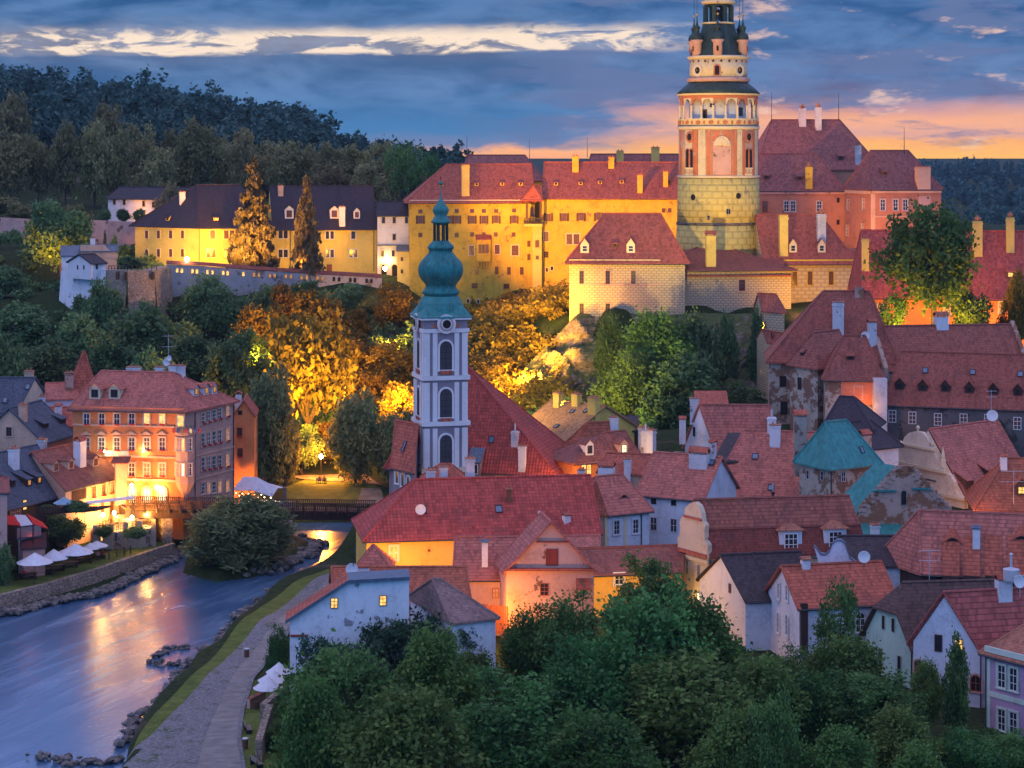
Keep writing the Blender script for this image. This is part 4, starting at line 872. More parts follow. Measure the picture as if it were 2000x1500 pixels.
# ================================================================== THE CASTLE
def castle_tower():
    Y = 385.0; x0 = XP(1403, Y); k = Y / F; z = lambda y: ZP(y, Y); r = lambda p: p * k; C = (x0, Y)
    o = empty('castle_tower', (x0, Y, 29), 'tall round castle tower with painted blocks, arcaded gallery and dark turreted roof', 'tower')
    def L(name, prof, m, n=48, parent=o, smooth=True, rr=78, sq=0, ph=0): return MB().lathe([(r(p), z(y)) for p, y in prof], (x0, Y, 0), n, ph, 0, sq).build(name, m, parent, smooth, uvf=Cyl(C, r(rr)))
    def N_(a): return Vector((math.sin(R(a)), -math.cos(R(a)), 0))                    # a: degrees right of the side facing us
    def on(a, y, rad): return Vector((x0, Y, 0)) + N_(a) * r(rad) + Vector((0, 0, z(y)))
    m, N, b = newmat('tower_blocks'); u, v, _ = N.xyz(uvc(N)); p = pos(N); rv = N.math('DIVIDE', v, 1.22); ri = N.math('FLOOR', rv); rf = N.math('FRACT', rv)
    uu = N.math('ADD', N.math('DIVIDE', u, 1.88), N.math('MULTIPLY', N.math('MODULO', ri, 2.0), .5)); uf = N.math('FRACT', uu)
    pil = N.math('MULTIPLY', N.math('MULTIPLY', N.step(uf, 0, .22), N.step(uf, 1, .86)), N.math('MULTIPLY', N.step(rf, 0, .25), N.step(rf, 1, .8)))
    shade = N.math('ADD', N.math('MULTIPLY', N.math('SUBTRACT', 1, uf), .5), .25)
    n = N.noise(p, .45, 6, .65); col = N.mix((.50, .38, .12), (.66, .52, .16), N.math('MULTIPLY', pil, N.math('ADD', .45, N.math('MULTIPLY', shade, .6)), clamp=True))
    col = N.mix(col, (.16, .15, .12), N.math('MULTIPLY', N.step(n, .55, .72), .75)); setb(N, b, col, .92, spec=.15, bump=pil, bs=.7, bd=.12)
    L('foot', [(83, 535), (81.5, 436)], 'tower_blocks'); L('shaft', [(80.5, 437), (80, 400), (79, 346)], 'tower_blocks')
    L('string_course', [(80.6, 439), (82.4, 438), (82.4, 434), (80.2, 433)], 'stone_dark')
    L('upper_shaft', [(77.5, 347), (77, 250)], 'tower_paint' if 'tower_paint' in MATS else plaster('tower_paint', (.58, .34, .22), .08, under=(.6, .5, .36)).name)
    L('cornice', [(77, 347), (80.6, 346.5), (80.6, 343), (77.5, 342)], 'trimcream'); L('cornice', [(77, 254), (80, 252), (80.5, 248), (78, 246.5)], 'trimcream')
    # painted pilasters and blind niche on the upper shaft
    def patch(name, a0, a1, y0, y1, m, rad=77.25, d=.10, par=None):
        b = MB(); K = max(2, int(abs(a1 - a0) / 5)); q = [[on(a0 + (a1 - a0) * i / K, y, rd) for i in range(K + 1)] for y, rd in ((y1, rad), (y0, rad), (y1, rad + d / k), (y0, rad + d / k))]
        for i in range(K): b.poly([q[2][i], q[2][i + 1], q[3][i + 1], q[3][i]]); b.poly([q[3][i], q[3][i + 1], q[1][i + 1], q[1][i]]); b.poly([q[0][i], q[0][i + 1], q[2][i + 1], q[2][i]])
        b.poly([q[0][0], q[2][0], q[3][0], q[1][0]]); b.poly([q[2][K], q[0][K], q[1][K], q[3][K]]); return b.build(name, m, par or o)
    plaster('painted_red', (.50, .17, .09), .15, under=(.6, .42, .3)); plaster('painted_sand', (.62, .52, .34), .05)
    for a0, a1, mm in [(-60, -46, 'painted_sand'), (-45, -36, 'painted_red'), (-35, -24, 'painted_sand'), (-22.5, -17, 'painted_red'), (16, 21, 'painted_red'), (22, 30, 'painted_sand'), (31, 35, 'painted_red'), (52, 58, 'painted_red'), (59, 71, 'painted_sand'), (72, 77, 'painted_red'), (-78, -70, 'painted_red')]: patch('painted_pilaster', a0, a1, 254, 342, mm)
    patch('niche_frame', -15.5, 14.5, 256, 341, 'painted_red'); patch('niche', -13.5, 12.5, 276, 340, 'rosewall', 78.3, .06)
    b = MB(); c0 = on(-.5, 283, 78.9)
    for i in range(11): t = math.pi * i / 10; e = c0 + Vector((math.cos(t) * r(15), 0, math.sin(t) * r(16))); b.tube([c0 - Vector((0, .05, 0)), c0.lerp(e, .6) - Vector((0, .16, 0)), e], .14, 5, .3)
    b.build('shell_ornament', 'trimcream', o)
    for a in (-50, 42):
        for da in (-3.6, 3.6): window(o, on(a + da, 314, 78.8), N_(a), .95, 4.3, 1, 1, fr='frame_brown', gl='hole', tr='painted_red', arch=True)
        n_ = N_(a); b = MB(); pp = on(a, 268, 78.4); t = Vector((n_.y, -n_.x, 0)) * -1
        b.prism([pp + t * math.cos(i * .3927) * .95 + Vector((0, 0, math.sin(i * .3927) * 1.1)) for i in range(16)], n_ * .12); b.build('round_frame', 'painted_red', o)
        b = MB(); b.prism([pp + n_ * .125 + t * math.cos(i * .3927) * .55 + Vector((0, 0, math.sin(i * .3927) * .68)) for i in range(16)], n_ * .02); b.build('round_window', 'hole', o)
        b = MB()
        for i in range(7): b.lathe([(.08, 0), (.13, .5), (.07, .8), (.12, 1.25)], on(a - 6.5 + i * 2.1, 342, 79.3), 6)
        b.para(on(a - 7.5, 329, 79.6), on(a + 7.5, 329, 79.6) - on(a - 7.5, 329, 79.6), N_(a) * .2, (0, 0, .2)); b.build('balustrade', 'trimcream', o)
    for a, y in ((-43, 384), (23, 381)):
        n_ = N_(a); t = Vector((-n_.y, n_.x, 0)); b = MB(); b.prism([on(a, y, 79.8) + t * math.cos(i * .3927) * .5 + Vector((0, 0, math.sin(i * .3927) * .55)) for i in range(16)], n_ * .06); b.build('round_window', 'hole', o)
    window(o, on(8, 411, 80.4), N_(8), .9, 1.1, 2, 1, fr='trimcream', gl='hole'); window(o, on(-19, 423, 80.5), N_(-19), .6, .85, 1, 2, fr='trimcream', gl='hole')
    # gallery
    L('gallery_floor', [(70, 249), (79.5, 248.4), (79.5, 245.5), (70, 245)], 'stone_fine'); L('parapet', [(75.6, 246), (77.6, 246), (77.6, 234.5), (78.8, 234), (78.8, 232.5), (75.6, 232.5)], 'trimcream', 48)
    b = MB()
    for i in range(36): a = i * 10 + 4; n_ = N_(a); t = Vector((-n_.y, n_.x, 0)); w = .22 if i % 2 else .5; b.prism([on(a, 240, 77.9) + t * math.cos(j * .7854) * w + Vector((0, 0, math.sin(j * .7854) * .38)) for j in range(8)], n_ * .07)
    b.build('parapet_openings', 'painted_red', o)
    L('inner_wall', [(55, 250), (55, 186)], 'white')
    window(o, on(-36, 226, 55.6), N_(-36), 1.1, 1.8, 1, 1, fr='frame_brown', gl='hole', tr='timber_mid', name='door'); window(o, on(-18, 207, 55.6), N_(-18), .8, .7, 1, 1, gl='hole', fr='iron'); window(o, on(44, 219, 55.6), N_(44), 1.3, 1.6, 1, 1, fr='timber_mid', gl='glass')
    L('arcade_head', [(74.2, 193), (77, 193), (77.2, 187), (74.2, 187)], 'painted_red')
    nc = 20
    for i in range(nc):
        a = i * 360 / nc + 5; c0 = on(a, 234, 75.6); MB().lathe([(.34, 0), (.34, .25), (.24, .35), (.21, z(207) - z(234) - .3), (.34, z(207) - z(234))], c0, 8).build('column', 'trimcream', o, True)
        b = MB(); a1 = a + 360 / nc
        J = 8; hw = 360 / nc / 2
        for j in range(J):
            t0, t1 = math.pi * j / J, math.pi * (j + 1) / J; f = lambda t: (a + hw - math.cos(t) * hw * .86, 207 - math.sin(t) * 12.5)
            (aa, ya), (ab, yb) = f(t0), f(t1); aa_, ab_ = a + hw * 2 * j / J, a + hw * 2 * (j + 1) / J
            q = [on(aa, ya, 76.6), on(ab, yb, 76.6), on(ab_, 192.6, 76.6), on(aa_, 192.6, 76.6)]; b.poly(q); b.poly([p_ - N_(aa) * .3 for p_ in q][::-1]); b.poly([q[1], q[0], q[0] - N_(aa) * .3, q[1] - N_(ab) * .3])
        b.build('arch', 'painted_red' if i % 2 else 'trimcream', o)
    L('cornice', [(76, 188), (80.5, 187), (82, 184), (80, 182)], 'trimcream'); L('gallery_ceiling', [(54, 189), (76, 188.5)], 'trimcream')
    L('skirt_roof', [(82.2, 184), (70, 172), (60, 164), (57, 160)], 'copper_dark'); L('cornice', [(57, 161), (61, 159), (62, 154), (58, 152)], 'rosewall')
    L('clock_drum', [(56, 153), (56, 113)], 'painted_sand'); L('cornice', [(56, 117), (60, 115), (61.5, 111.5), (58, 110)], 'trimcream')
    for a, y in ((-50, 139), (40, 139), (130, 139), (220, 139)):
        n_ = N_(a); t = Vector((-n_.y, n_.x, 0)); pp = on(a, y, 56.2); f = lambda rd: [pp + t * math.cos(i * .2618) * rd + Vector((0, 0, math.sin(i * .2618) * rd)) for i in range(24)]
        b = MB(); b.prism(f(1.15), n_ * .16); q = b.build('clock_face', 'trimcream', o); b = MB(); b.prism([v + n_ * .165 for v in f(.62)], n_ * .02); b.build('clock_centre', 'hole', q); b = MB()
        pc = pp + n_ * .22
        for th, ln in ((2.3, .95), (-2.75, .6)): d_ = t * math.cos(th) + Vector((0, 0, math.sin(th))); b.tube([pc - d_ * .1, pc + d_ * ln], .05, 4, .02)
        b.build('clock_hands', 'gold', q)
    window(o, on(-8, 139, 56.5), N_(-8), 1.0, 1.9, 1, 1, fr='painted_red', gl='hole', tr='painted_red', arch=True)
    for a in range(-80, 81, 16): window(o, on(a, 121, 56.4), N_(a), .42, .42, 1, 1, fr='painted_red', gl='hole')
    L('main_roof', [(59, 111), (54, 106), (44, 84), (36, 62), (31.5, 46)], 'copper_dark', 8, smooth=False, rr=48, ph=R(22.5)); L('cornice', [(31, 48), (34, 46.5), (34, 44.5), (30, 44)], 'trimcream')
    for i in range(8): a = i * 45 + 22.5; MB().box(on(a, 46, 27), .75, .55, z(12) - z(46), R(a)).build('lantern_pier', 'copper_dark', o); 
    for i in range(8):
        b = MB(); a = i * 45; hw = 22.5
        for j in range(6):
            t0, t1 = math.pi * j / 6, math.pi * (j + 1) / 6; f = lambda t: (a - math.cos(t) * hw * .72, 17 - math.sin(t) * 5)
            q = [on(f(t0)[0], f(t0)[1], 27), on(f(t1)[0], f(t1)[1], 27), on(a - hw + 2 * hw * (j + 1) / 6, 8, 27), on(a - hw + 2 * hw * j / 6, 8, 27)]; b.poly(q); b.poly([p_ - N_(a) * .3 for p_ in q][::-1])
        b.build('lantern_arch', 'copper_dark', o)
    MB().lathe([(.5, 0), (.45, .8), (.75, 1.4), (.3, 2.0), (.1, 2.1)], (x0, Y, z(40)), 10).build('bell', 'iron', o)
    L('cornice', [(28, 9), (33, 7), (34, 3), (30, 1)], 'trimcream', 24); L('lantern_roof', [(31, 2), (24, -12), (14, -24), (12, -40), (18, -52), (8, -66), (1, -100)], 'copper_dark', 16)
    for a in (-58, -7, 60, 122, 180, 240):
        c0 = on(a, 108, 52); cx = (c0.x, c0.y)
        g = lambda name, prof, m, n=12: MB().lathe([(r(p), z(y)) for p, y in prof], (c0.x, c0.y, 0), n).build(name, m, t_, True)
        t_ = MB().lathe([(r(9), z(112)), (r(9), z(86)), (r(12), z(82)), (r(13), z(79.5)), (r(9), z(79))], (c0.x, c0.y, 0), 12).build('corner_turret', 'rosewall', o, True)
        g('turret_cap', [(11, 80), (11.5, 74), (9, 68), (5, 65), (5, 58), (7, 57), (6, 55), (3, 51), (1.2, 44), (.8, 34)], 'copper_dark'); g('turret_ball', [(.5, 33.5), (2.4, 31.5), (2.4, 29.5), (.4, 28)], 'gold')
        g('spire_rod', [(.45, 29), (.45, -2)], 'iron', 5); window(t_, c0 + N_(a) * r(9.2) + Vector((0, 0, z(97) - c0.z)), N_(a), .45, 1.0, 1, 1, fr='painted_red', gl='hole', arch=True)
castle_tower()

UP = House('upper_castle_wing', 'long yellow floodlit castle palace with open shutters high above the trees', (800, 391), 425, e10=(1044, 386, 427), r0=(905, 322), W=20, hip=(8, 0), base=15, wall='castle', roof='tile_castle', oe=.9, cat='castle')
UP.win('F', [(821, 429), (877, 429), (892, 429), (922, 429), (945, 429), (969, 428), (1004, 428)], .9, 1.6, fr='frame_brown', gl='glass_warm').win('F', [(821, 459), (892, 459), (922, 458), (945, 458), (968, 458), (1003, 458)], .8, .9, fr='frame_brown', gl='glass_warm')
UP.win('F', [(821, 413), (892, 412), (922, 412), (945, 412), (969, 412), (1004, 411)], .85, .8, 2, 1, fr='frame_brown', gl='glass_warm')
UP.win('F', [(921, 489), (971, 487)], 1.0, 1.9, 2, 3, fr='frame_brown', gl='glass_warm', tr='trimcream').win('F', [(1006, 489)], 1.4, 2.1, 2, 3, fr='frame_brown', gl='glass_warm', tr='trimcream').win('F', [(877, 487)], 1.2, 2, 2, 3, fr='frame_brown', gl='glass_warm', tr='trimcream')
UP.win('F', [(931, 529), (970, 528), (994, 529), (1019, 529)], .75, 1.6, 2, 2, fr='frame_brown', gl='glass_warm').win('F', [(927, 558), (989, 559)], .9, .75, fr='frame_brown', gl='glass_warm', tr='timber_mid').win('F', [(914, 588), (934, 589), (952, 588), (880, 560)], .45, .75, 1, 1, fr='frame_brown', gl='hole', tr='trimcream').win('F', [(1033, 476), (1033, 502)], .7, 1.3, fr='frame_brown', gl='glass_warm')
for x in (821, 877, 892, 922, 945, 969, 1004):
    n = UP.pl['F'][1]; t = n.cross(Vector((0, 0, 1))); b = MB(); p = UP.hit(x, 429, 'F')
    for s in (-1, 1): a = p + t * s * .5 + Vector((0, 0, -.85)); MB().para(a, (t * s + n * .35) * .42, n * .06, (0, 0, 1.7)).build('shutter', 'timber_mid', UP.o)
UP.band('F', 800, 1044, 397, .7, .35, 'trimcream').chim('S', 909, 379, 322, 1.6, 1.2, 'castle_pale').sky('S', [], 1, 1)
UP.dorm('S', [(931, 363), (981, 362), (1017, 362), (862, 363)], .8, .6, 'shed', 'castle_pale', 'tile_castle', 'hole', 'frame_brown', 1, 1)
b = MB(); a = UP.hit(930, 510, 'F'); c = UP.hit(957, 510, 'F'); n = UP.pl['F'][1]; b.para(a, c - a, n * 1.4, (0, 0, ZP(466, 425) - a.z)); q = b.build('oriel', 'castle', UP.o); WLq = WL[q.name]
MB().slab([[a - (c - a) * .06 + n * 1.7 + Vector((0, 0, 4.55)), c + (c - a) * .06 + n * 1.7 + Vector((0, 0, 4.55)), c + (c - a) * .06 + Vector((0, 0, 5.5)), a - (c - a) * .06 + Vector((0, 0, 5.5))]], .15).build('oriel_roof', 'tile_castle', q)
b = MB()
for i in range(5): p = a.lerp(c, (i + .5) / 5); b.prism([p, p + n * 1.35, p + Vector((0, 0, -1.8))], (c - a).normalized() * .25)
b.build('corbels', 'castle_pale', q)
for i in (.25, .5, .75): window(q, a.lerp(c, i) + n * 1.42 + Vector((0, 0, 2.6)), n, .62, 1.8, 2, 3, fr='frame_brown', gl='glass_warm')
UR = House('upper_castle_wing', 'yellow palace wing with red roof between the round tower and the balcony turret', (1058, 384), 426, e10=(1336, 380, 424), r0=(1070, 322), W=20, base=17, wall='castle', roof='tile_castle', oe=.7, cat='castle', rise=6.9, og=0)
UR.win('F', [(1071, 425), (1102, 424), (1135, 423), (1169, 422)], .95, 1.6, fr='frame_brown', gl='glass_warm').win('F', [(1067, 462)], .95, 2, 2, 4, fr='frame_brown', gl='glass_warm', tr='trimcream').win('F', [(1112, 467), (1126, 467)], 1.2, 2.1, 3, 3, fr='frame_brown', gl='glass_warm', tr='trimcream').win('F', [(1067, 497)], .9, 1.3, 3, 3, fr='frame_brown', gl='hole').win('F', [(1068, 527), (1078, 524)], .5, .8, 1, 1, fr='frame_brown', gl='hole', tr='trimcream').win('F', [(1306, 386), (1296, 411), (1308, 411)], .7, .9, fr='frame_brown', gl='glass_warm')
for x in (1071, 1102, 1135, 1169):
    n = UR.pl['F'][1]; t = n.cross(Vector((0, 0, 1))); b = MB(); p = UR.hit(x, 424, 'F')
    for s in (-1, 1): a = p + t * s * .52 + Vector((0, 0, -.85)); MB().para(a, (t * s + n * .35) * .45, n * .06, (0, 0, 1.7)).build('shutter', 'timber_mid', UR.o)
UR.chim('S', 1124, 333, 305, 1.3, 1.1, 'castle').chim('S', 1194, 326, 307, 1.2, 1, 'castle').chim('S', 1250, 374, 342, 1.1, 1, 'castle').chim('S', 1300, 362, 330, 1, 1, 'castle', 'house')
UR.dorm('S', [(1086, 362), (1134, 361), (1172, 359), (1214, 358), (1306, 358)], .8, .6, 'shed', 'castle_pale', 'tile_castle', 'hole', 'frame_brown', 1, 1)
def balcony_turret():
    o = empty('balcony_turret', P(1044, 600, 424), 'slim projecting turret with a roofed balcony on the yellow palace front', 'turret'); Y = 423.6
    b = MB(); a = P(1040, 600, Y); w = XP(1058, Y) - XP(1040, Y); b.para((a.x, Y, a.z - 4), (w, .2, 0), (0, 3.5, 0), (0, 0, ZP(440, Y) - a.z + 4)); b.build('shaft', 'castle_pale', o)
    b = MB(); b.para((XP(1024, Y), Y - 1, ZP(442, Y)), (XP(1059, Y) - XP(1024, Y), 0, 0), (0, 4, 0), (0, 0, .5)); b.build('balcony_floor', 'castle_pale', o)
    b = MB()
    for x in range(1024, 1060, 3): b.lathe([(.1, 0), (.16, .4), (.08, 1)], (XP(x, Y), Y - .9, ZP(437, Y)), 6)
    b.para((XP(1024, Y), Y - 1.1, ZP(427, Y)), (XP(1059, Y) - XP(1024, Y), 0, 0), (0, .3, 0), (0, 0, .2)); b.build('balustrade', 'iron', o)
    for x in (1029, 1056): MB().box((XP(x, Y), Y - .7, ZP(427, Y)), .45, .45, ZP(392, Y) - ZP(427, Y), 0).build('post', 'timber_mid', o)
    b = MB(); z0 = ZP(391, Y); z1 = ZP(360, Y); q = [(XP(1016, Y), Y - 1.6, z0), (XP(1061, Y), Y - 1.6, z0), (XP(1061, Y), Y + 4.4, z0), (XP(1016, Y), Y + 4.4, z0)]; ap = [(XP(1042, Y), Y + .6, z1), (XP(1057, Y), Y + 2.5, z1 - .2)]
    b.slab([[q[0], q[1], ap[1], ap[0]], [q[1], q[2], ap[1]], [q[2], q[3], ap[0], ap[1]], [q[3], q[0], ap[0]]], .2); b.build('roof', 'tile_castle', o)
    window(o, Vector((XP(1049, Y), Y - .02, ZP(476, Y))), Vector((0, -1, 0)), .8, 1.5, fr='frame_brown', gl='glass_warm'); window(o, Vector((XP(1049, Y), Y - .02, ZP(503, Y))), Vector((0, -1, 0)), .6, .8, fr='frame_brown', gl='glass_warm'); window(o, Vector((XP(1040, Y), Y + 2.9, ZP(415, Y))), Vector((0, -1, 0)), .9, 1.9, fr='frame_brown', gl='glass_warm')
balcony_turret()
House('rear_palace_roof', 'dark brown ridge of a rear palace wing behind the long red roofs', (905, 352), 446, e10=(1062, 352, 446), r0=(905, 304), r1=(1048, 307), W=16, hip=(.6, 4), base=30, wall='castle', roof='tile_purple', cat='castle', gut=False)
RB = House('rear_palace_roof', 'dark roof with two square chimneys behind the red palace roof beside the tower', (1148, 352), 446, e10=(1330, 352, 446), r0=(1150, 302), W=16, hip=(1, 0), base=30, wall='castle', roof='tile_purple', cat='castle', gut=False); RB.chim('S', 1211, 318, 295, 1.5, 1.2, 'castle_pale').chim('S', 1280, 316, 288, 1.7, 1.4, 'castle_pale')
PT = House('palace', 'palace with the tallest plum coloured roof right of the round tower', (1478, 330), 440, e10=(1722, 330, 440), r0=(1507, 235), r1=(1640, 228), W=26, hip=(True, True), base=30, wall='palace', roof='tile_purple', cat='castle', gut=False)
PT.chim('S', 1567, 243, 212, 1.5, 1.3, 'chimney', 'pot').chim('S', 1598, 250, 210, 1.3, 1.3, 'chimney', 'pot').chim('S', 1676, 318, 284, 1.2, 1.1, 'chimney').dorm('S', [(1642, 313)], 1.2, .9, 'shed', 'timber_mid', 'tile_purple', 'hole')
PB = House('palace', 'reddish palace block with brown hipped roof directly right of the round tower', (1480, 371), 416, e10=(1652, 371, 414), r0=(1480, 300), r1=(1592, 300), W=16, hip=(0, True), base=24, wall='palace', roof='tile_purple', cat='castle', rise=7.1)
PB.win('F', [(1494, 404)], 1.1, 2.3, 2, 3, fr='frame_brown', gl='glass_warm', tr='painted_red').win('F', [(1536, 403), (1549, 403), (1600, 403)], 1.05, 2.2, 2, 3, fr='frame_white', gl='glass', tr='rosewall').win('F', [(1637, 391), (1637, 434)], .6, 1, 1, 1, fr='frame_brown', gl='hole').band('F', 1480, 1652, 379, .5, .3, 'rosewall')
PB.chim('S', 1580, 364, 326, 1.4, 1.1, 'castle', 'pot').dorm('S', [(1562, 352), (1497, 350)], 1.1, .8, 'shed', 'timber_mid', 'tile_purple', 'hole')
PC = House('palace', 'orange lit corner palace block with a wide chimney on its hipped roof', (1701, 368), 400, e10=(1838, 366, 403), e01=(1650, 370, 413), r0=(1700, 295), r1=(1774, 297), hip=(True, True), base=22, wall='palace', roof='tile_purple', cat='castle')
PC.win('F', [(1724, 400), (1749, 400), (1768, 400)], 1.05, 2.2, 2, 3, gl='glass', tr='rosewall').panel('F', [(1794, 383), (1818, 383), (1818, 406), (1794, 406)], 'blind_window', 'rosewall').win('G', [(1657, 400), (1687, 399)], 1.05, 2.2, 2, 3, gl='glass', tr='rosewall').win('G', [(1655, 450), (1685, 447)], 1.0, 2.1, 2, 3, gl='glass', tr='rosewall').band('F', 1702, 1838, 377, .6, .3, 'peach').band('F', 1702, 1838, 424, .25, .12, 'peach').band('G', 1652, 1700, 378, .6, .3, 'peach').pil('F', 1705, 378, 470, .9, .1, 'peach')
PC.chim('S', 1802, 361, 326, 2.6, 1.6, 'peach', 'slab').dorm('S', [(1728, 342)], 1.1, .8, 'shed', 'timber_mid', 'tile_purple', 'hole')
# lower castle round the tower
LC = House('lower_castle', 'pale sgraffito castle house with two white dormers standing on the rock', (1112, 506), 362, e10=(1338, 507, 361), r0=(1182, 418), r1=(1290, 418), W=15, hip=(True, True), base=20, wall='sgraffito', roof='tile_castle', oe=.8, cat='castle')
LC.win('F', [(1136, 542), (1187, 542), (1237, 542), (1136, 606), (1187, 606)], .8, 2.4, 2, 4, fr='frame_brown', gl='glass', tr='rosewall').dorm('S', [(1142, 494), (1232, 494)], 1.5, 1.5, 'gable', 'trimcream', 'tile_purple', 'glass', 'frame_white', 1, 2, .9).dorm('S', [(1201, 483)], .9, .7, 'shed', 'timber_mid', None, 'hole').band('F', 1112, 1290, 512, .5, .35, 'sgraffito_soft').band('F', 1112, 1290, 557, .22, .1, 'rosewall')
LR = House('lower_castle', 'low grey sgraffito block wrapping the foot of the round tower', (1290, 527), 364, e10=(1545, 526, 366), r0=(1335, 492), r1=(1490, 492), W=28, hip=(9, 9), base=20, wall='sgraffito', roof='tile_old', oe=.9, cat='castle', rise=3.2)
LR.win('F', [(1327, 557), (1449, 557)], 1.15, 2.0, 3, 3, fr='frame_brown', gl='glass', tr='rosewall').band('F', 1282, 1546, 540, .3, .7, 'tile_old', 'ledge').chim('S', 1388, 519, 450, 1.7, 1.3, 'castle_pale', 'house')
LY = House('lower_castle', 'bright yellow sgraffito wing with two pointed dormers right of the round tower', (1492, 507), 372, e10=(1666, 507, 373), r0=(1492, 422), r1=(1602, 422), W=15, hip=(0, True), base=20, wall='sgraffito_soft', roof='tile_castle', oe=.9, cat='castle', rise=7.7)
LY.win('F', [(1552, 544), (1582, 543), (1623, 543)], .85, 2.4, 2, 3, fr='frame_brown', gl='glass_warm', tr='castle').win('F', [(1582, 600), (1550, 602)], .85, 1.8, 2, 3, fr='frame_brown', gl='glass_warm').dorm('S', [(1549, 493), (1605, 493)], 1.4, 1.5, 'gable', 'trimcream', 'tile_purple', 'glass', 'frame_white', 1, 2, .9).chim('S', 1530, 493, 420, 1.5, 1.3, 'castle_pale').band('F', 1530, 1666, 512, .5, .4, 'castle').chim('S', 1604, 470, 418, 1.5, 1.2, 'chimney', 'pot')
ES = House('castle_annex', 'small yellow annex with red lean-to roof at the right end of the lower castle', (1656, 524), 375, e10=(1699, 525, 375), r0=(1656, 490, 378), W=7, base=20, wall='sgraffito_soft', roof='tile_castle', cat='castle', shed=True, rise=3.1); ES.win('F', [(1665, 546)], .8, 1.8, 2, 2, fr='frame_brown', gl='glass_warm')
LG = House('long_wing', 'long low castle wing under a bright red roof behind the big tree', (1690, 574), 343, e10=(2060, 584, 338), r0=(1676, 451, 350), W=14, base=17, wall='orange', roof='tile_scarlet', oe=.6, cat='castle', hip=(.5, 0))
LG.win('F', [(1957, 600), (1900, 602), (1850, 605), (1760, 606), (1720, 606)], 1.1, 2.0, 2, 3, fr='frame_white', gl='lit_dim', tr='peach').chim('S', 1690, 520, 466, 1.2, 1.1, 'castle_pale').chim('S', 1909, 491, 432, 1.6, 1.2, 'castle_pale', 'pot').chim('S', 1973, 484, 425, 1.3, 1.1, 'castle_pale', 'pot').chim('S', 1821, 460, 425, 1.0, .9, 'castle_pale').dorm('S', [(1974, 543)], 1.5, 1.1, 'shed', 'timber_mid', None, 'lit', 'frame_brown', 1, 1)
CW = House('curtain_wall', 'roofed brown wall stepping down from the castle to the brick house', (1498, 668), 337, e10=(1560, 652, 326), r0=(1488, 640, 340), W=3, base=12, wall='sgraffito', roof='tile_old', cat='wall', rise=1.7, gut=False); CW.win('F', [(1508, 655), (1537, 655)], .5, 1.1, 1, 1, fr='frame_red', gl='hole')
House('gate_roof', 'small steep red gate roof at the head of the castle rock', (1490, 606), 345, e10=(1532, 612, 342), r0=(1482, 574, 348), W=6, base=14, wall='sgraffito', roof='tile_old', cat='gatehouse', hip=(0, .8), gut=False)

# left wing of the castle
BG = House('burgrave_house', 'bright yellow lit castle house with a broad slate hipped roof', (388, 440), 424, e10=(532, 443, 428), e01=(264, 441, 436), r0=(384, 362), r1=(540, 364), hip=(True, 0), base=24, wall='castle_pale', roof='tile_shingle', oe=.8, cat='castle')
BG.win('G', [(287, 458), (310, 458), (334, 458), (357, 458), (310, 494), (334, 494), (357, 494)], .95, 1.6, 2, 3, fr='frame_brown', gl='glass_warm', tr='trimcream').win('G', [(287, 497)], 1.0, 2.2, 2, 3, fr='frame_brown', gl='glass_warm', tr='trimcream', arch=True, name='door').win('F', [(415, 458), (442, 458), (453, 458), (408, 494), (416, 494), (443, 494), (453, 494)], .95, 1.7, 2, 3, fr='frame_brown', gl='glass_warm', tr='trimcream')
BG.dorm('H', [(327, 431)], 1.0, .7, 'shed', 'castle_pale', None, 'hole', 'frame_brown', 1, 1).dorm('S', [(422, 431)], 1.0, .7, 'shed', 'castle_pale', None, 'lit', 'frame_brown', 1, 1).chim('H', 356, 390, 375, 1.2, 1.2, 'white').pipe('F', 389, 443, 516).band('F', 388, 532, 447, .4, .25, 'trimcream').band('G', 264, 388, 446, .4, .25, 'trimcream')
MI = House('mint_house', 'pale castle wing with round topped dormers behind the two conifers', (532, 443), 430, e10=(736, 443, 434), r0=(532, 368), W=16, base=24, wall='castle_pale', roof='tile_shingle', oe=.7, cat='castle', rise=8.2, og=0)
MI.win('F', [(548, 458), (558, 458), (640, 459), (648, 459), (690, 459), (548, 495), (558, 495), (640, 495), (648, 495), (686, 495), (694, 495), (580, 459), (580, 495)], .85, 1.6, 1, 2, fr='frame_brown', gl='glass', tr='trim').win('F', [(643, 523)], 1.1, 1.4, 1, 1, fr='frame_brown', gl='timber_red', name='door')
MI.dorm('S', [(565, 427), (653, 427)], 1.8, 2.0, 'gable', 'trim', None, 'glass_warm', 'frame_brown', 2, 1, .5).dorm('S', [(697, 427)], 1.3, 1.6, 'gable', 'trim', None, 'glass_warm', 'frame_brown', 1, 1, .7).chim('S', 668, 437, 404, 1.2, 1.1, 'white').chim('S', 548, 378, 363, 1.1, 1.1, 'peach').pipe('F', 567, 446, 526).pipe('F', 730, 446, 530)
GT = House('gate_wing', 'narrow painted wing with striped plaster joining the pale wing to the palace', (737, 420), 431, e10=(803, 421, 431), r0=(737, 398), W=9, base=22, wall='white', roof='tile_shingle', oe=.4, cat='castle', rise=2.6, og=.3)
GT.win('F', [(749, 430), (770, 430), (794, 430), (770, 463), (747, 495), (768, 495)], .65, 1.3, 1, 1, fr='frame_brown', gl='glass', tr='trimcream').band('F', 737, 803, 480, .25, .6, 'lead', 'ledge').win('F', [(750, 528), (771, 528)], 1.3, 2.6, 1, 1, fr='trimcream', gl='hole', tr='trimcream', arch=True, name='archway')
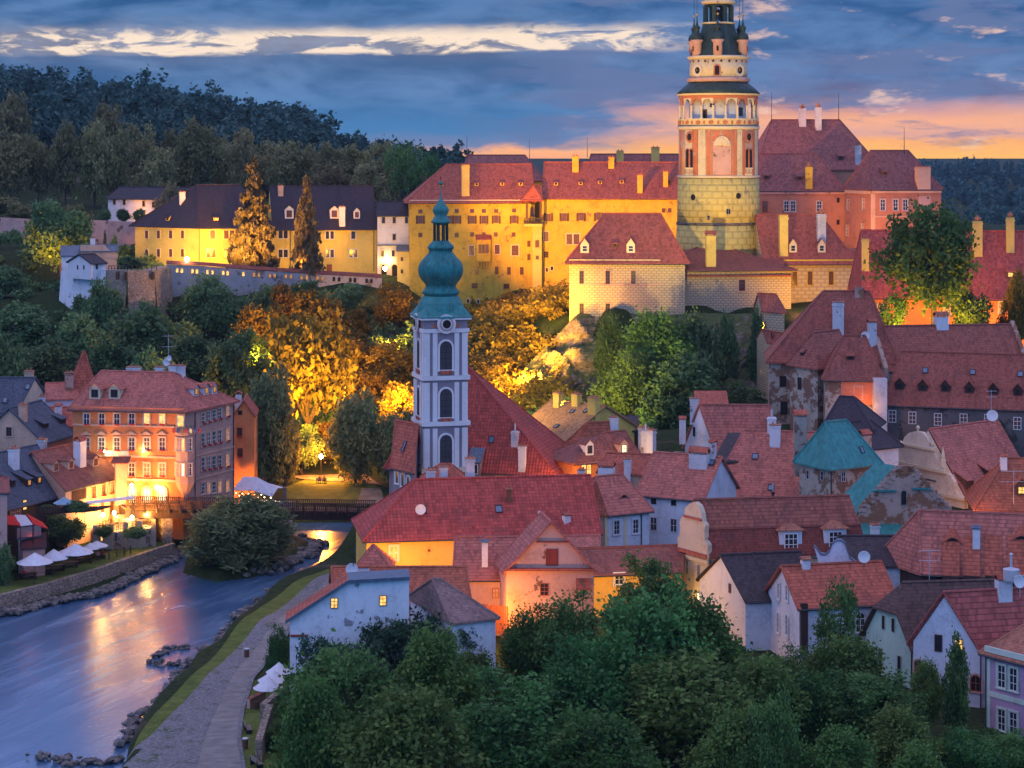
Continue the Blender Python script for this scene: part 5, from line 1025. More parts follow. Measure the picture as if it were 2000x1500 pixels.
LB = House('lean_to', 'little yellow lean-to with tin roof tucked against the palace corner', (776, 490), 426, e10=(801, 490, 426), r0=(776, 482, 428), W=4, base=22, wall='castle_pale', roof='lead', shed=True, rise=.8, cat='annex', gut=False); LB.win('F', [(785, 506), (785, 530)], .5, .8, 1, 1, fr='frame_brown', gl='glass_warm')
WH = House('garden_house', 'low white house with dark roof and warm lamps among the clipped bushes', (211, 386), 480, e10=(352, 393, 470), r0=(211, 371), W=9, base=34, wall='white', roof='tile_shingle', oe=.6, cat='house', rise=2.3); WH.win('F', [(224, 394), (243, 395), (281, 398), (300, 400)], .75, 1.3, 1, 2, fr='frame_brown', gl='hole', tr='trimcream'); glow('house_glow', P(258, 410, 472), 900, ORG)
ribbon_wall('garden_wall', [P(-60, 424, 468), P(0, 425, 466), P(72, 429, 462)], 28, .8, 'rosewall', 'weathered pink garden wall at the left edge of the frame')
ribbon_wall('garden_wall', [P(178, 430, 452), P(268, 434, 448)], 28, .8, 'rosewall', 'pink lit garden wall behind the slim cypress')
def bastion():
    o = empty('bastion', P(225, 600, 398), 'battered stone and plaster bastion wall at the left end of the castle', 'wall')
    def wall(name, pts, m):
        b = MB()
        for (x0, y0, Y0, x1, y1, Y1) in pts:
            a, c = P(x0, y0, Y0), P(x1, y1, Y1); d = Vector((c.x - a.x, c.y - a.y, 0)).normalized(); n = Vector((d.y, -d.x, 0)); n = n if n.y < 0 else -n
            a2, c2 = a + n * 1.3, c + n * 1.3; a2.z = c2.z = 12; b.poly([a2, c2, c, a]); bk = -n * 3; b.poly([a, c, c + bk, a + bk])
        return b.build(name, m, o)
    wall('plaster_wall', [(119, 529, 404, 207, 527, 394)], 'bluewall'); wall('stone_wall', [(207, 527, 394, 249, 529, 388), (249, 529, 388, 302, 528, 391), (302, 528, 391, 338, 520, 404)], 'stone')
    b = MB()
    for a, c in ((P(212, 519, 395), P(249, 519, 389)), (P(249, 519, 389), P(306, 518, 392))):
        for i in range(7): q = a.lerp(c, i / 6); b.tube([q - Vector((0, 0, 1.1)), q], .07, 5)
        b.tube([a, c], .06, 5); b.tube([a - Vector((0, 0, .5)), c - Vector((0, 0, .5))], .04, 5)
    b.build('railing', 'iron', o)
    b = MB()
    for x in (231, 248, 264, 280, 300): q = P(x, 530, 388.6 if x < 262 else 391); b.box(q - Vector((0, .6, 1.5)), .5, 1.4, 1.4)
    b.build('bracket', 'timber', o)
bastion()
BH = House('gate_lodge', 'tiny white lodge with slate gable roof on the bastion', (178, 515), 394, e10=(206, 513, 396), e01=(133, 516, 400), r0=(160, 502), rise=1.5, base=28, wall='white', roof='tile_shingle', oe=.4, gut=False, cat='lodge'); BH.win('G', [(152, 522), (164, 522)], .35, .8, 1, 1, fr='timber', gl='hole').win('F', [(189, 521)], .4, .9, 1, 1, fr='timber', gl='hole')
AR = House('gate_lodge', 'pink arched gate building with tin roof and a chimney above the white lodge', (157, 491), 408, e10=(228, 495, 410), r0=(157, 477, 410), W=5, base=28, wall='peach', roof='lead', rise=1.0, cat='gatehouse', gut=False); AR.chim(410, 181, 480, 465, .9, .9, 'white').outline('F', [(157, 500), (157, 479), (204, 478), (210, 486), (222, 493), (230, 495), (230, 505)], .5, 'curved_parapet', 'peach', .1)
AB = House('gate_annex', 'blue white annex with tin lean-to roof left of the pink gate building', (120, 500), 406, e10=(157, 498, 407), r0=(120, 484, 410), W=5, base=24, wall='bluewall', roof='lead', shed=True, rise=1.5, cat='annex', gut=False)
LW = ribbon_wall('castle_wall', [P(326, 517, 402), P(400, 520, 404), P(500, 528, 408), P(620, 536, 414), P(746, 543, 420)], 10, 1.2, 'wallgrey', 'long castle wall with a red tiled coping and pairs of little arched lights', cope='tile_old', coph=.5)
def wall_lights():
    pl = [(P(326, 517, 402), P(400, 520, 404)), (P(400, 520, 404), P(500, 528, 408)), (P(500, 528, 408), P(620, 536, 414)), (P(620, 536, 414), P(746, 543, 420))]
    for i, x in enumerate([346, 355, 376, 384.5, 405, 414.5, 436, 444.5, 475, 496, 505.5, 527, 536, 558, 568, 589, 599, 620, 630, 652, 662, 684, 693, 716, 725]):
        for a, c in pl:
            pa, pc = CX + a.x * F / a.y, CX + c.x * F / c.y
            if pa <= x < pc:
                n = Vector((c.y - a.y, a.x - c.x, 0)).normalized(); q = hitp(x, 528 + (x - 346) * .055, (a, n)); window(LW, q + n * .03, n, .62, .95, 1, 1, fr='stone_fine', gl='lit' if x < 480 else 'lit_dim' if x < 640 else 'hole', arch=True, name='niche')
wall_lights()
def rock_cliff():
    rnd = random.Random(4); nx, nz = 90, 46; v = []; f = []
    from mathutils import noise as NZ
    for i in range(nx):
        t = i / (nx - 1); px = 962 + t * 560; Yt = 359 + 3 * math.sin(t * 3.1) - (6 * max(0, .25 - t) * 4); yt = 800 - 190 * min(1, t * 3.6) ** .8 if t < .28 else 612 - 6 * math.sin(t * 9); yt = 612 + max(0, (.3 - t)) * 560
        top = P(px, yt, Yt); bot = P(px - 6, 815, 338 + 4 * math.sin(t * 5)); bot.z -= 7
        for j in range(nz):
            s = j / (nz - 1); q = bot.lerp(top, s); q.z += math.sin(s * math.pi) * 2.2; a = NZ.fractal(Vector((q.x * .11, q.y * .11, q.z * .2)), 1, 2, 6); c = NZ.fractal(Vector((q.x * .4, q.z * .5, 3)), 1, 2, 4)
            st = math.sin(q.z * .9 + q.x * .25 + a * 2) * .5; q += Vector((.4 * c, -3.4 * a - 1.1 * c - st * 1.3, 1.1 * a + .6 * c)) * min(1, s * 4 + .2) * min(1, (1 - s) * 6 + .15); v.append(q)
    for i in range(nx - 1):
        for j in range(nz - 1): a = i * nz + j; f.append((a, a + nz, a + nz + 1, a + 1))
    b = MB(); b.add(v, f); mark(link('rock_cliff', b.mesh('rock_cliff', 'rock')), kind='structure')
rock_cliff()
# ================================================================== THE CHURCH
def church():
    Y = 268.0; side = 5.8; th = R(15); u = Vector((math.cos(th), math.sin(th), 0)); v = Vector((-u.y, u.x, 0)); E = P(828, 900, Y); E.z = 0; z = lambda y: HC - (y - 300) * 270 / F
    c = E + (u + v) * side / 2; o = empty('church_tower', (c.x, c.y, 5), 'slender grey and white church tower with green copper onion dome', 'church tower')
    f = lambda a, b_, zz: Vector(((E + u * a + v * b_).x, (E + u * a + v * b_).y, zz)); zb = 4.2; zt = z(622)
    b = MB(); b.para(f(0, 0, zb), u * side, v * side, (0, 0, zt - zb)); b.build('shaft', 'church_grey', o)
    def band(y, h, d, m='trim'): b = MB(); b.para(f(-d, -d, z(y)), u * (side + 2 * d), v * (side + 2 * d), (0, 0, h)); b.build('cornice', m, o)
    band(740, .55, .3); band(829, .55, .32); band(920, .6, .34, 'trimcream'); band(648, .5, .22); band(623, .45, .45)
    faces = ((E, u, -v), (E + v * side, -v, -u))
    for (p0, t, n) in faces:
        g = lambda a, zz: Vector(((p0 + t * a).x, (p0 + t * a).y, zz))
        levels = ((z(735), z(648)), (z(824), z(744)), (z(914), z(833)))
        for lo, hi in levels:
            b = MB()
            for a, w in ((.0, .75), (side - .75, .75), (side / 2 - 1.2 - .55, .62), (side / 2 + 1.13, .62)): b.para(g(a, lo + .25), t * w, n * .13, (0, 0, hi - lo - .3))
            b.build('pilaster', 'trim', o)
            zc = (lo + hi) / 2 - .05; window(o, g(side / 2, zc) + n * .02, n, 1.62, 3.7, 2, 5, fr='timber', gl='louvre', tr='trim', arch=True)
            b = MB(); b.para(g(side / 2 - .8, zc - 2.45), t * 1.6, n * .3, (0, 0, .5)); b.build('sill_roof', 'tile_red', o)
        for a in (side * .24, side * .78):
            b = MB(); b.para(g(a - .55, z(641)), t * 1.1, n * .06, (0, 0, .95)); q = b.build('painted_panel', 'church_grey', o); b = MB(); b.prism([g(a, z(634.5)) + n * .07 + t * math.cos(i * .7854) * .28 + Vector((0, 0, math.sin(i * .7854) * .3)) for i in range(8)], n * .02); b.build('painted_flower', 'painted_red', q)
        pc = g(side / 2, z(631)); ring = lambda r_, d, m, nm: MB().prism([pc + n * d + t * math.cos(i * .2618) * r_ + Vector((0, 0, math.sin(i * .2618) * r_)) for i in range(24)], n * .14).build(nm, m, o)
        ring(1.25, .35, 'trim', 'gable_arch'); ring(.92, .42, 'rosewall', 'round_frame'); ring(.72, .46, 'trim', 'round_frame'); ring(.55, .5, 'hole', 'round_window')
        for zz in (z(780), z(690)): MB().para(g(.05, zz), t * .7, n * .18, (0, 0, .2)).build('capital', 'trim', o)
    k = 270 / F
    prof = [(54, 621), (53, 617), (47, 611), (45.5, 600), (43, 592), (38, 583), (36, 579.5), (33, 578), (33, 576), (36.5, 575.5), (37.5, 572), (32, 566), (29, 561), (31, 556), (38, 548), (42.5, 540), (44.5, 531), (44, 522), (40, 513), (33, 505), (27.5, 499), (23.5, 494), (23, 488), (25.5, 487), (26.5, 484.5), (24, 480), (19, 475), (16.5, 472), (15.5, 471)]
    MB().lathe([(p * k * .985, z(y)) for p, y in prof[:9]], (c.x, c.y, 0), 48, th - math.pi / 4 + math.pi / 4, 0, .0).build('bell_roof', 'copper', o, False)
    MB().lathe([(p * k, z(y)) for p, y in prof[8:]], (c.x, c.y, 0), 16, R(4)).build('onion_dome', 'copper_onion', o, True)
    b = MB(); q = [f(-.5, -.5, zt + .3), f(side + .5, -.5, zt + .3), f(side + .5, side + .5, zt + .3), f(-.5, side + .5, zt + .3)]; zz = z(596); i_ = [f(.55, .55, zz), f(side - .55, .55, zz), f(side - .55, side - .55, zz), f(.55, side - .55, zz)]
    b.slab([[q[i], q[(i + 1) % 4], i_[(i + 1) % 4], i_[i]] for i in range(4)], .12); b.build('roof_skirt', 'copper', o)
    for i in range(8): a = i * math.pi / 4 + R(26); MB().box((c.x + math.cos(a) * 13.3 * k, c.y + math.sin(a) * 13.3 * k, z(472)), .26, .32, z(436) - z(472), a).build('lantern_post', 'copper_dark', o)
    MB().lathe([(p * k, z(y)) for p, y in ((14.5, 440), (15, 437), (19.5, 435.5), (19, 433), (14.5, 427), (13, 424), (11, 423), (15, 416), (16, 411), (13.5, 405), (8, 398), (4, 392), (2, 386), (1.2, 380), (.9, 362))], (c.x, c.y, 0), 16, R(4)).build('lantern_dome', 'copper', o, True)
    MB().lathe([(.03, z(363)), (.25, z(360)), (.27, z(357)), (.03, z(353.5))], (c.x, c.y, 0), 10).build('finial_ball', 'copper', o, True); MB().tube([(c.x, c.y, z(355)), (c.x, c.y, z(343))], .04, 5).build('finial_rod', 'iron', o)
church()
CN = House('church_nave', 'church nave with a steep wine red tiled roof behind the slender tower', (760, 905), 282, e10=(1082, 925, 276), r0=(868, 716), r1=(914, 718), W=15, hip=(True, True), wall='church_grey', roof='tile_wine', oe=.6, cat='church')
CN.sky('S', [(960, 859)], .8, 1.0).chim('S', 1020, 913, 871, .95, .7, 'white').chim('S', 1006, 862, 842, .9, .9, 'chimney', 'flue').band('F', 912, 1082, 929, .55, .35, 'trimcream').win('F', [(980, 938), (1039, 938)], 1.3, 1.2, 2, 1, fr='frame_white', gl='timber_red', tr='trim').dorm('S', [(926, 930)], 1.7, 1.9, 'shed', 'church_grey', 'lead', 'hole', 'frame_white', 1, 1)
CA = House('church_chapel', 'small grey chapel with red roof and arched windows left of the church tower', (767, 909), 268, e10=(806, 930, 264), r0=(775, 888, 272), W=8, wall='church_grey', roof='tile_red', cat='chapel', rise=5.2, og=.4)
CA.win('F', [(776, 930), (787, 936), (798, 944)], .8, 1.9, 1, 1, fr='trim', gl='glass', arch=True, tr='trim').sky('S', [(790, 872)], .5, 1.4)

# ================================================================== TOWN, RIGHT SIDE, NEAR TO FAR
H1 = House('mauve_house', 'mauve plastered house with pale green trim at the lower right corner', (1925, 1274), 181, e10=(2060, 1308), r0=(2003, 1222), W=9, hip=(True, 0), wall='mauve', roof='tile_pale', oe=.45)
H1.win('F', [(1957, 1321), (1980, 1327)], .88, 2.0, 2, 3, gl='glass', tr='trimgreen').win('F', [(1957, 1406), (1980, 1412)], .88, 1.9, 2, 3, gl='glass', tr='trimgreen').band('F', 1926, 2050, 1374, .45, .08, 'trimgreen', 'trim_band').band('F', 1925, 2050, 1287, .5, .15, 'trimgreen').pil('F', 1931, 1282, 1440, .4, .07, 'trimgreen').pipe('F', 1927, 1280, 1440)
H2 = House('white_house', 'white gabled house with one lit window and a bright ribbed tile roof', (1914, 1266), 187, e01=(1784, 1252), r0=(1850, 1159), r1=(2040, 1149), wall='white_blue', roof='tile_bright', oe=.3, og=.35)
H2.win('G', [(1833, 1256)], .72, 1.55, 1, 1, fr='frame_brown', gl='glass').win('G', [(1873, 1264)], .75, 1.5, 2, 3, fr='frame_brown', gl='lit').win('G', [(1794, 1300)], .75, 1.1, 2, 2, fr='frame_red', gl='glass', arch=True, tr='rosewall').win('G', [(1906, 1334)], 1.0, 1.5, 2, 2, fr='frame_red', gl='hole', arch=True, tr='rosewall').win('G', [(1893, 1414)], .8, 2.0, 1, 1, fr='timber', gl='hole', name='door').chim('S', 1960, 1152, 1120, 1.35, .9, 'white', 'house').pipe('G', 1916, 1266, 1440)
dish(H2.o, P(1990, 1136, 187), .6, R(20)); aerial(H2.o, P(1992, 1166, 187.5), 2.0, 5, 1.2, .4)
MB().lathe([(.75, 0), (.75, 1.0), (.2, 1.15), (.12, 1.2), (.12, 2.3), (.2, 2.35), (.03, 2.5)], P(1975, 1133, 189), 12).build('flue', 'pale_metal', H2.o)
H3 = House('mint_gabled_house', 'mint green house with half hipped brown tile roof', (1784, 1262), 193, e01=(1692, 1232), r0=(1762, 1141), r1=(1948, 1136), hip=(True, 0), k=.5, wall='mint', roof='tile_brown', oe=.4, og=.5)
H3.win('G', [(1726, 1216), (1745, 1221)], .5, 1.35, 1, 1, fr='greenish', gl='hole').win('G', [(1720, 1285), (1757, 1300)], .6, 1.9, 1, 1, fr='greenish', gl='hole').pipe('G', 1782, 1258, 1340)
H4 = House('white_house', 'narrow white gable house with paired arched windows and a red roof', (1561, 1186), 199, e01=(1501, 1152), r0=(1533, 1108), r1=(1716, 1099), wall='white_blue', roof='tile_red', oe=.3, og=.3)
H4.win('G', [(1522, 1155), (1538, 1159)], .55, 1.5, 2, 3, gl='glass_warm', tr='white').win('G', [(1521, 1216), (1538, 1221)], .6, 2.0, 2, 4, gl='glass', arch=True, tr='white').win('F', [(1612, 1215), (1680, 1215)], 1.0, 2.0, 2, 3, gl='glass', arch=True, tr='chimney').chim('S', 1573, 1106, 1086, .8, .7, 'white', 'house', tiled='tile_pale').panel('F', [(1563, 1178), (1576, 1178), (1576, 1270), (1563, 1270)], 'timber_bay', 'timber', .3)
dish(H4.o, P(1688, 1088, 204), .6, R(-15))
H5 = House('dark_roof_house', 'white house with dark brown slate roof left of the narrow white gable', (1456, 1172), 206, e10=(1512, 1172, 206.5), r0=(1410, 1086, 211), wall='white_blue', roof='tile_dark', oe=.35, og=.2, L=None)
H5b = House('dark_roof_house', 'dark ridge roof running behind the white wavy parapet', (1500, 1165), 209, e10=(1592, 1164, 210), r0=(1470, 1083, 213), wall='white_blue', roof='tile_dark', base=2, gut=False)
H5.win('G', [(1426, 1149)], .5, .95, 2, 3, fr='frame_brown', gl='glass_warm')
H6 = House('dark_roof_house', 'dark tiled roof between the wavy parapet and the large red hipped roof', (1640, 1104), 215, e10=(1772, 1104, 215), r0=(1640, 1049, 219), wall='white_blue', roof='tile_dark', base=3, gut=False)
def parapet():
    Y = 210.0; pts = [(1590, 1068), (1594, 1072), (1602, 1083), (1612, 1085), (1620, 1078), (1626, 1063), (1634, 1057), (1643, 1057), (1650, 1063), (1655, 1078), (1661, 1092), (1672, 1100), (1672, 1125), (1606, 1125)]
    o = empty('wavy_parapet', P(1635, 1125, Y), 'white wavy baroque parapet wall standing between two dark roofs', 'parapet'); MB().prism([P(x, y, Y) for x, y in pts], (.15, .7, 0)).build('wall', 'white_blue', o)
    b = MB(); top = [P(x, y, Y) for x, y in pts[:12]]
    for a, c in zip(top, top[1:]): b.prism([a - Vector((0, .1, 0)), c - Vector((0, .1, 0)), c - Vector((0, .1, -.13)), a - Vector((0, .1, -.13))], (.15, .9, 0))
    b.build('coping', 'lead', o)
parapet()
H7 = House('big_red_roof_house', 'large house with red hipped roof, eyelid dormers and a row of slanting vents', (1803, 1110), 211, e10=(2060, 1150, 208), e01=(1722, 1083), r0=(1795, 999), r1=(2060, 996), hip=(True, 0), wall='timber', roof='tile_pinkish', oe=.5)
for x, y in ((1861, 1060), (1995, 1056)): eyelid(H7.o, H7.hit(x, y, 'S'), H7.pl['S'][1], 2.3, .55, 'tile_red')
H7.chim('S', 1907, 1066, 1025, .75, .7, 'white', 'house', tiled='lead')
for x in (1862, 1902, 1945, 1990):
    p = H7.hit(x, 1138, 'S'); n = H7.pl['S'][1]; f = Vector((n.x, n.y, 0)).normalized(); t = Vector((0, 0, 1)).cross(f); tp = math.hypot(n.x, n.y) / n.z; b = MB(); w = 1.1
    g = lambda a, d, h: p + t * a - f * d + Vector((0, 0, d * tp + h)); b.slab([[g(-w, 0, .75), g(w * .55, 0, .75), g(w * .55, 2.6, .05), g(-w, 2.6, .05)]], .1); q = b.build('shed_vent', 'tile_red', H7.o); b = MB(); b.poly([g(-w + .05, 0, 0), g(w * .5, 0, 0), g(w * .5, 0, .66), g(-w + .05, 0, .66)]); b.poly([g(-w + .05, 0, 0), g(-w + .05, 0, .66), g(-w + .05, 2.5, 0)]); b.build('vent_opening', 'timber', q)
aerial(H7.o, P(1815, 1135, 208), 3.2, 6, 2.0, .1)
H8 = House('baroque_house', 'cream house with curved baroque gable and long red mansard roof', (1384, 1088), 221, e01=(1326, 1072), e10=(1690, 1078), r0=(1366, 988), mans=(.8, ZP(1036, 222)), wall='cream', roof='tile_umber', oe=.3, og=.05, rise=5.6)
H8.outline('G', [(1328, 1074), (1327, 1050), (1331, 1044), (1333, 1030), (1331, 1021), (1334, 1012), (1340, 1004), (1342, 992), (1350, 983), (1360, 980), (1369, 987), (1374, 1002), (1376, 1018), (1381, 1026), (1380, 1040), (1380, 1054), (1386, 1064), (1386, 1090)], .55, 'curved_gable', 'cream', .25)
H8.win('G', [(1354, 1052)], .62, 1.5, 2, 3, gl='glass', tr='trimcream').win('G', [(1343, 1108), (1365, 1116)], .5, 1.5, 2, 2, fr='chimney', gl='glass').win('G', [(1367, 1172)], 1.0, 1.6, 2, 2, fr='frame_brown', gl='lit_white').band('G', 1328, 1385, 1082, .35, .5, 'tile_red').band('G', 1328, 1385, 1094, .4, .25, 'trimcream').band('G', 1341, 1375, 1013, .2, .5, 'tile_red').pipe('F', 1386, 1090, 1180).panel('F', [(1389, 1094), (1412, 1093), (1412, 1190), (1389, 1190)], 'side_wall', 'greenish', .06)
for x, y in ((1545, 1079), (1632, 1075)):
    p = H8.hit(x, y, 'F'); dormer(H8.o, p + H8.pl['F'][1] * -.1, H8.pl['M'][1], 2.5, 2.4, 'hip', 'white_blue', 'tile_pale', None, 'frame_white', 3, 3, .42, .3); window(H8.o, p + Vector((0, 0, 1.15)) + H8.pl['F'][1] * -.02, H8.pl['F'][1], 1.5, 1.8, 3, 3, gl='glass'); b = MB(); nn = H8.pl['F'][1]; t = nn.cross(Vector((0, 0, 1))); b.para(p - t * 1.2 + nn * -.2 + Vector((0, 0, -.12)), t * 2.4, nn * .35, (0, 0, .14)); b.build('dormer_sill', 'copper', H8.o)
glow('doorway_glow', H8.hit(1372, 1172, 'G') + H8.pl['G'][1] * .8, 90, (1, .72, .2))
H9 = House('step_gable_house', 'old brick house with stepped gable and green copper roof slope', (1853, 1000), 240, e01=(1683, 1001), r0=(1768, 914), r1=(1704, 905), wall='worn_pink', roof='copper', og=-.4, oe=.6, ridge=False)
def steps():
    pl = H9.pl['G']; n = pl[1]; s = 11
    for sx, sd_ in ((1685, 1), (1851, -1)):
        b = MB()
        for k in range(s): f0 = k / s; y = 1000 - 86 * f0; y1 = 1000 - 86 * (k + 1) / s; x = sx + sd_ * 78 * f0; c = H9.hit(x, y, 'G'); c1 = H9.hit(x, y1, 'G'); tt = n.cross(Vector((0, 0, 1))); b.para(c - tt * .45 + n * .08, tt * .9, -n * .55, (0, 0, c1.z - c.z + .22))
        b.build('gable_steps', 'worn_pink', H9.o)
    H9.outline('G', [(1758, 926), (1758, 914), (1763, 910), (1775, 910), (1780, 914), (1780, 926)], .5, 'gable_top', 'worn_pink', .06)
steps(); H9.win('G', [(1765, 972)], .75, 1.8, 1, 1, fr='worn_grey', gl='hole', arch=True).band('G', 1704, 1750, 960, .2, .3, 'copper').band('G', 1781, 1816, 956, .2, .3, 'copper')
H9b = House('copper_lean_to', 'low lean-to with green copper roof at the foot of the stepped gable', (1683, 1052), 235, e10=(1772, 1045, 236), r0=(1683, 1022, 239), W=4, wall='worn_pink', roof='copper', shed=True, rise=1.3, gut=False, cat='annex', base=4); H9b.chim('S', 1709, 1052, 1025, .85, .7, 'white', 'slab')
H10 = House('copper_tower_house', 'square stone tower house under a tall green copper pyramid roof', (1621, 905), 247, e10=(1713, 895), e01=(1561, 892), r0=(1612, 826), r1=(1653, 828), hip=(True, True), wall='worn', roof='copper', oe=.6, gut=False)
H10.win('G', [(1578, 927), (1606, 929)], .55, 1.1, 1, 2, fr='chimney', gl='hole').win('F', [(1647, 931)], .7, 1.2, 2, 2, fr='chimney', gl='glass').win('G', [(1577, 983)], .5, 1.4, 1, 1, fr='worn_grey', gl='peach', arch=True).pipe('F', 1623, 908, 990).sky('S', [(1683, 879)], .5, .9).chim('J', 1688, 882, 838, 1.4, 1.1, 'worn_pink', 'house')
H11 = House('baroque_gable_house', 'cream house with grand volute gable, obelisks and a steep red roof', (1892, 985), 262, e01=(1738, 950), r0=(1802, 840), r1=(1950, 821), wall='pale_cream', roof='tile_pinkish', oe=.3, og=-.2)
H11.outline('G', [(1737, 1010), (1736, 914), (1744, 908), (1750, 900), (1757, 885), (1756, 873), (1766, 872), (1767, 862), (1771, 853), (1779, 845), (1792, 842), (1805, 844), (1813, 852), (1818, 862), (1819, 872), (1828, 874), (1829, 886), (1834, 898), (1840, 906), (1849, 913), (1850, 921), (1861, 928), (1868, 941), (1869, 956), (1875, 966), (1887, 972), (1889, 1010)], .6, 'volute_gable', 'pale_cream', .35)
H11.band('G', 1734, 1852, 912, .4, .75, 'trimcream').band('G', 1755, 1829, 873, .3, .7, 'trimcream').band('G', 1838, 1890, 972, .35, .7, 'trimcream').win('G', [(1781, 902), (1801, 902)], .55, 1.0, 1, 1, fr='timber_mid', gl='hole').win('G', [(1822, 955)], 1.0, 1.2, 2, 2, fr='frame_brown', gl='hole').band('G', 1807, 1833, 938, .18, .5, 'lead')
for x, y in ((1740, 911), (1843, 911)): H11_ = MB().lathe([(.45, 0), (.45, .9), (.3, 1.0), (.32, 1.2), (.03, 2.6)], H11.hit(x, y, 'G') + H11.pl['G'][1] * .1, 4, R(45)); H11_.build('obelisk', 'trimcream', H11.o)
for x, y in ((1761, 872), (1822, 873), (1794, 842)): MB().lathe([(.12, 0), (.2, .1), (.1, .25), (.26, .4), (.26, .55), (.03, .8)], H11.hit(x, y, 'G') + H11.pl['G'][1] * .1, 10).build('finial_ball', 'trimcream', H11.o, True)
H11.dorm('S', [(1895, 957)], 1.5, 1.3, 'shed', 'timber_mid', None, 'glass_warm', 'frame_brown', 2, 2); H11.dorm('S', [(1935, 930)], 1.8, .9, 'shed', 'timber', None, None)
dish(H11.o, P(1938, 812, 270), .75, R(-10))
H12 = House('orange_roof_house', 'house with orange tiled roof and a small lit dormer at the right edge', (1908, 992), 253, e10=(2070, 1002, 252), r0=(1966, 897), r1=(2060, 900), W=11, hip=(True, 0), wall='greywall', roof='tile_rust', oe=.4, gut=False)
H12.dorm('S', [(1996, 968)], 1.6, 1.3, 'gable', 'timber_mid', None, 'lit', 'frame_brown', 2, 2); H12.chim('S', 1960, 912, 885, .8, .8, 'white', 'house'); aerial(H12.o, P(1980, 985, 250), 4.2, 6, 3.0, .05)
H13 = House('armoury', 'long grey building with six little dormers along its speckled red roof', (1731, 786), 284, e10=(2060, 799, 277), r0=(1765, 688, 289), wall='greywall', roof='tile_old', oe=.4, og=.35)
H13.dorm('S', [(1757, 761), (1802, 764), (1846, 765), (1893, 768), (1940, 771), (1988, 773)], 1.15, 1.0, 'gable', 'timber', None, 'hole', 'timber', 1, 1, .75, .2).sky('S', [(1807, 724), (1900, 727), (1993, 731)], .75, .9).win('F', [(1743, 813), (1782, 816), (1832, 819), (1882, 820), (1930, 821), (1987, 827)], 1.05, 1.7, 2, 3, gl='glass_warm').chim('S', 1717, 742, 742, .1, .1)
MB().box(P(1718, 860, 283), 1.75, 1.3, ZP(738, 283) - ZP(860, 283), .1).build('tall_chimney', 'chimney', H13.o)
aerial(H13.o, P(1936, 800, 277), 2.6, 5, 1.4, .1)
H14 = House('parapet_house', 'house with weathered red roof between raised gable parapets', (1732, 722), 297, e10=(2004, 712, 301), r0=(1707, 639, 302), wall='worn', roof='tile_umber', oe=.3, og=.3); H14.chim('S', 1838, 634, 608, 1.8, 1.4, 'white', 'house', tiled='tile_pale').chim('S', 1703, 668, 622, 1.1, 1.0, 'chimney', 'house')
for aa in (0, 1):
    b = MB(); u0 = -.5 if aa == 0 else H14.L - .1; q = [H14.pt(u0, -.4, H14.ze - 1), H14.pt(u0, -.4, H14.ze + .3), H14.pt(u0, H14.W / 2, H14.zr + .65), H14.pt(u0, H14.W + .4, H14.ze + .3), H14.pt(u0, H14.W + .4, H14.ze - 1)]; b.prism(q, H14.u * .6); b.build('parapet', 'worn_pink', H14.o)
H15 = House('brick_roof_house', 'tall old house with huge brown red hipped roof below the yellow castle', (1502, 700), 300, e10=(1748, 704, 298), r0=(1608, 570), r1=(1699, 572), W=13, hip=(True, True), wall='worn', roof='tile_old', oe=.5, gut=False)
H15.win('F', [(1529, 745)], .95, 1.6, 2, 3, fr='timber', gl='hole').win('F', [(1531, 797)], 1.0, 1.9, 2, 3, fr='timber', gl='hole').chim('S', 1637, 655, 590, 1.6, 1.1, 'chimney').chim('S', 1678, 574, 562, 1.3, .8, 'worn_pink')
H16 = House('oriel_house', 'worn stone corner house with a small hipped tile roof', (1597, 713), 288, e10=(1664, 704), e01=(1543, 705), r0=(1588, 651), r1=(1648, 653), hip=(True, 0), wall='worn', roof='tile_umber', oe=.5, gut=False)
H16.win('G', [(1562, 749)], .85, 1.7, 2, 4, fr='timber', gl='hole').win('F', [(1621, 760)], .9, 1.8, 2, 4, fr='timber', gl='hole').win('G', [(1562, 801)], .6, .5, 2, 1, fr='chimney', gl='hole').dorm('H', [(1566, 694)], .8, .5, 'shed', 'timber', None, 'hole', 'timber', 1, 1)
H17 = House('salmon_house', 'house with bright salmon wall and bent tile roof beside the worn corner house', (1612, 737), 284, e10=(1722, 738), r0=(1648, 657), r1=(1690, 660), W=9, hip=(True, True), wall='worn', roof='tile_old', oe=.4, base=9)
H17.panel('F', [(1642, 739), (1706, 739), (1706, 790), (1642, 790)], 'salmon_wall', 'salmon', .12).win('F', [(1676, 767)], 1.0, 1.7, 1, 1, fr='salmon', gl='salmon', tr='rosewall').dorm('S', [(1661, 703)], 1.0, .6, 'shed', 'timber', None, 'hole', 'timber', 1, 1); dish(H17.o, P(1690, 656, 288), .6, 0)
H18 = House('black_barn', 'black shingled barn with steep hipped roof below the salmon wall', (1612, 832), 266, e10=(1700, 836), r0=(1640, 776), r1=(1668, 777), W=8, hip=(True, True), wall='timber', roof='tile_shingle', oe=.5, gut=False, base=7)
H18b = House('black_barn', 'lower black roof with white wall behind the copper tower', (1640, 880), 258, e10=(1755, 868), r0=(1662, 826), r1=(1700, 822), W=8, hip=(True, True), wall='white', roof='tile_shingle', oe=.5, gut=False, base=6)
TC = empty('chimney_stack', P(1563, 905, 256), 'tall grey brick chimney stack left of the copper tower', 'chimney'); chimney(TC, P(1563, 910, 256), ZP(800, 256), 1.5, 1.3, 'worn_grey', 'house')

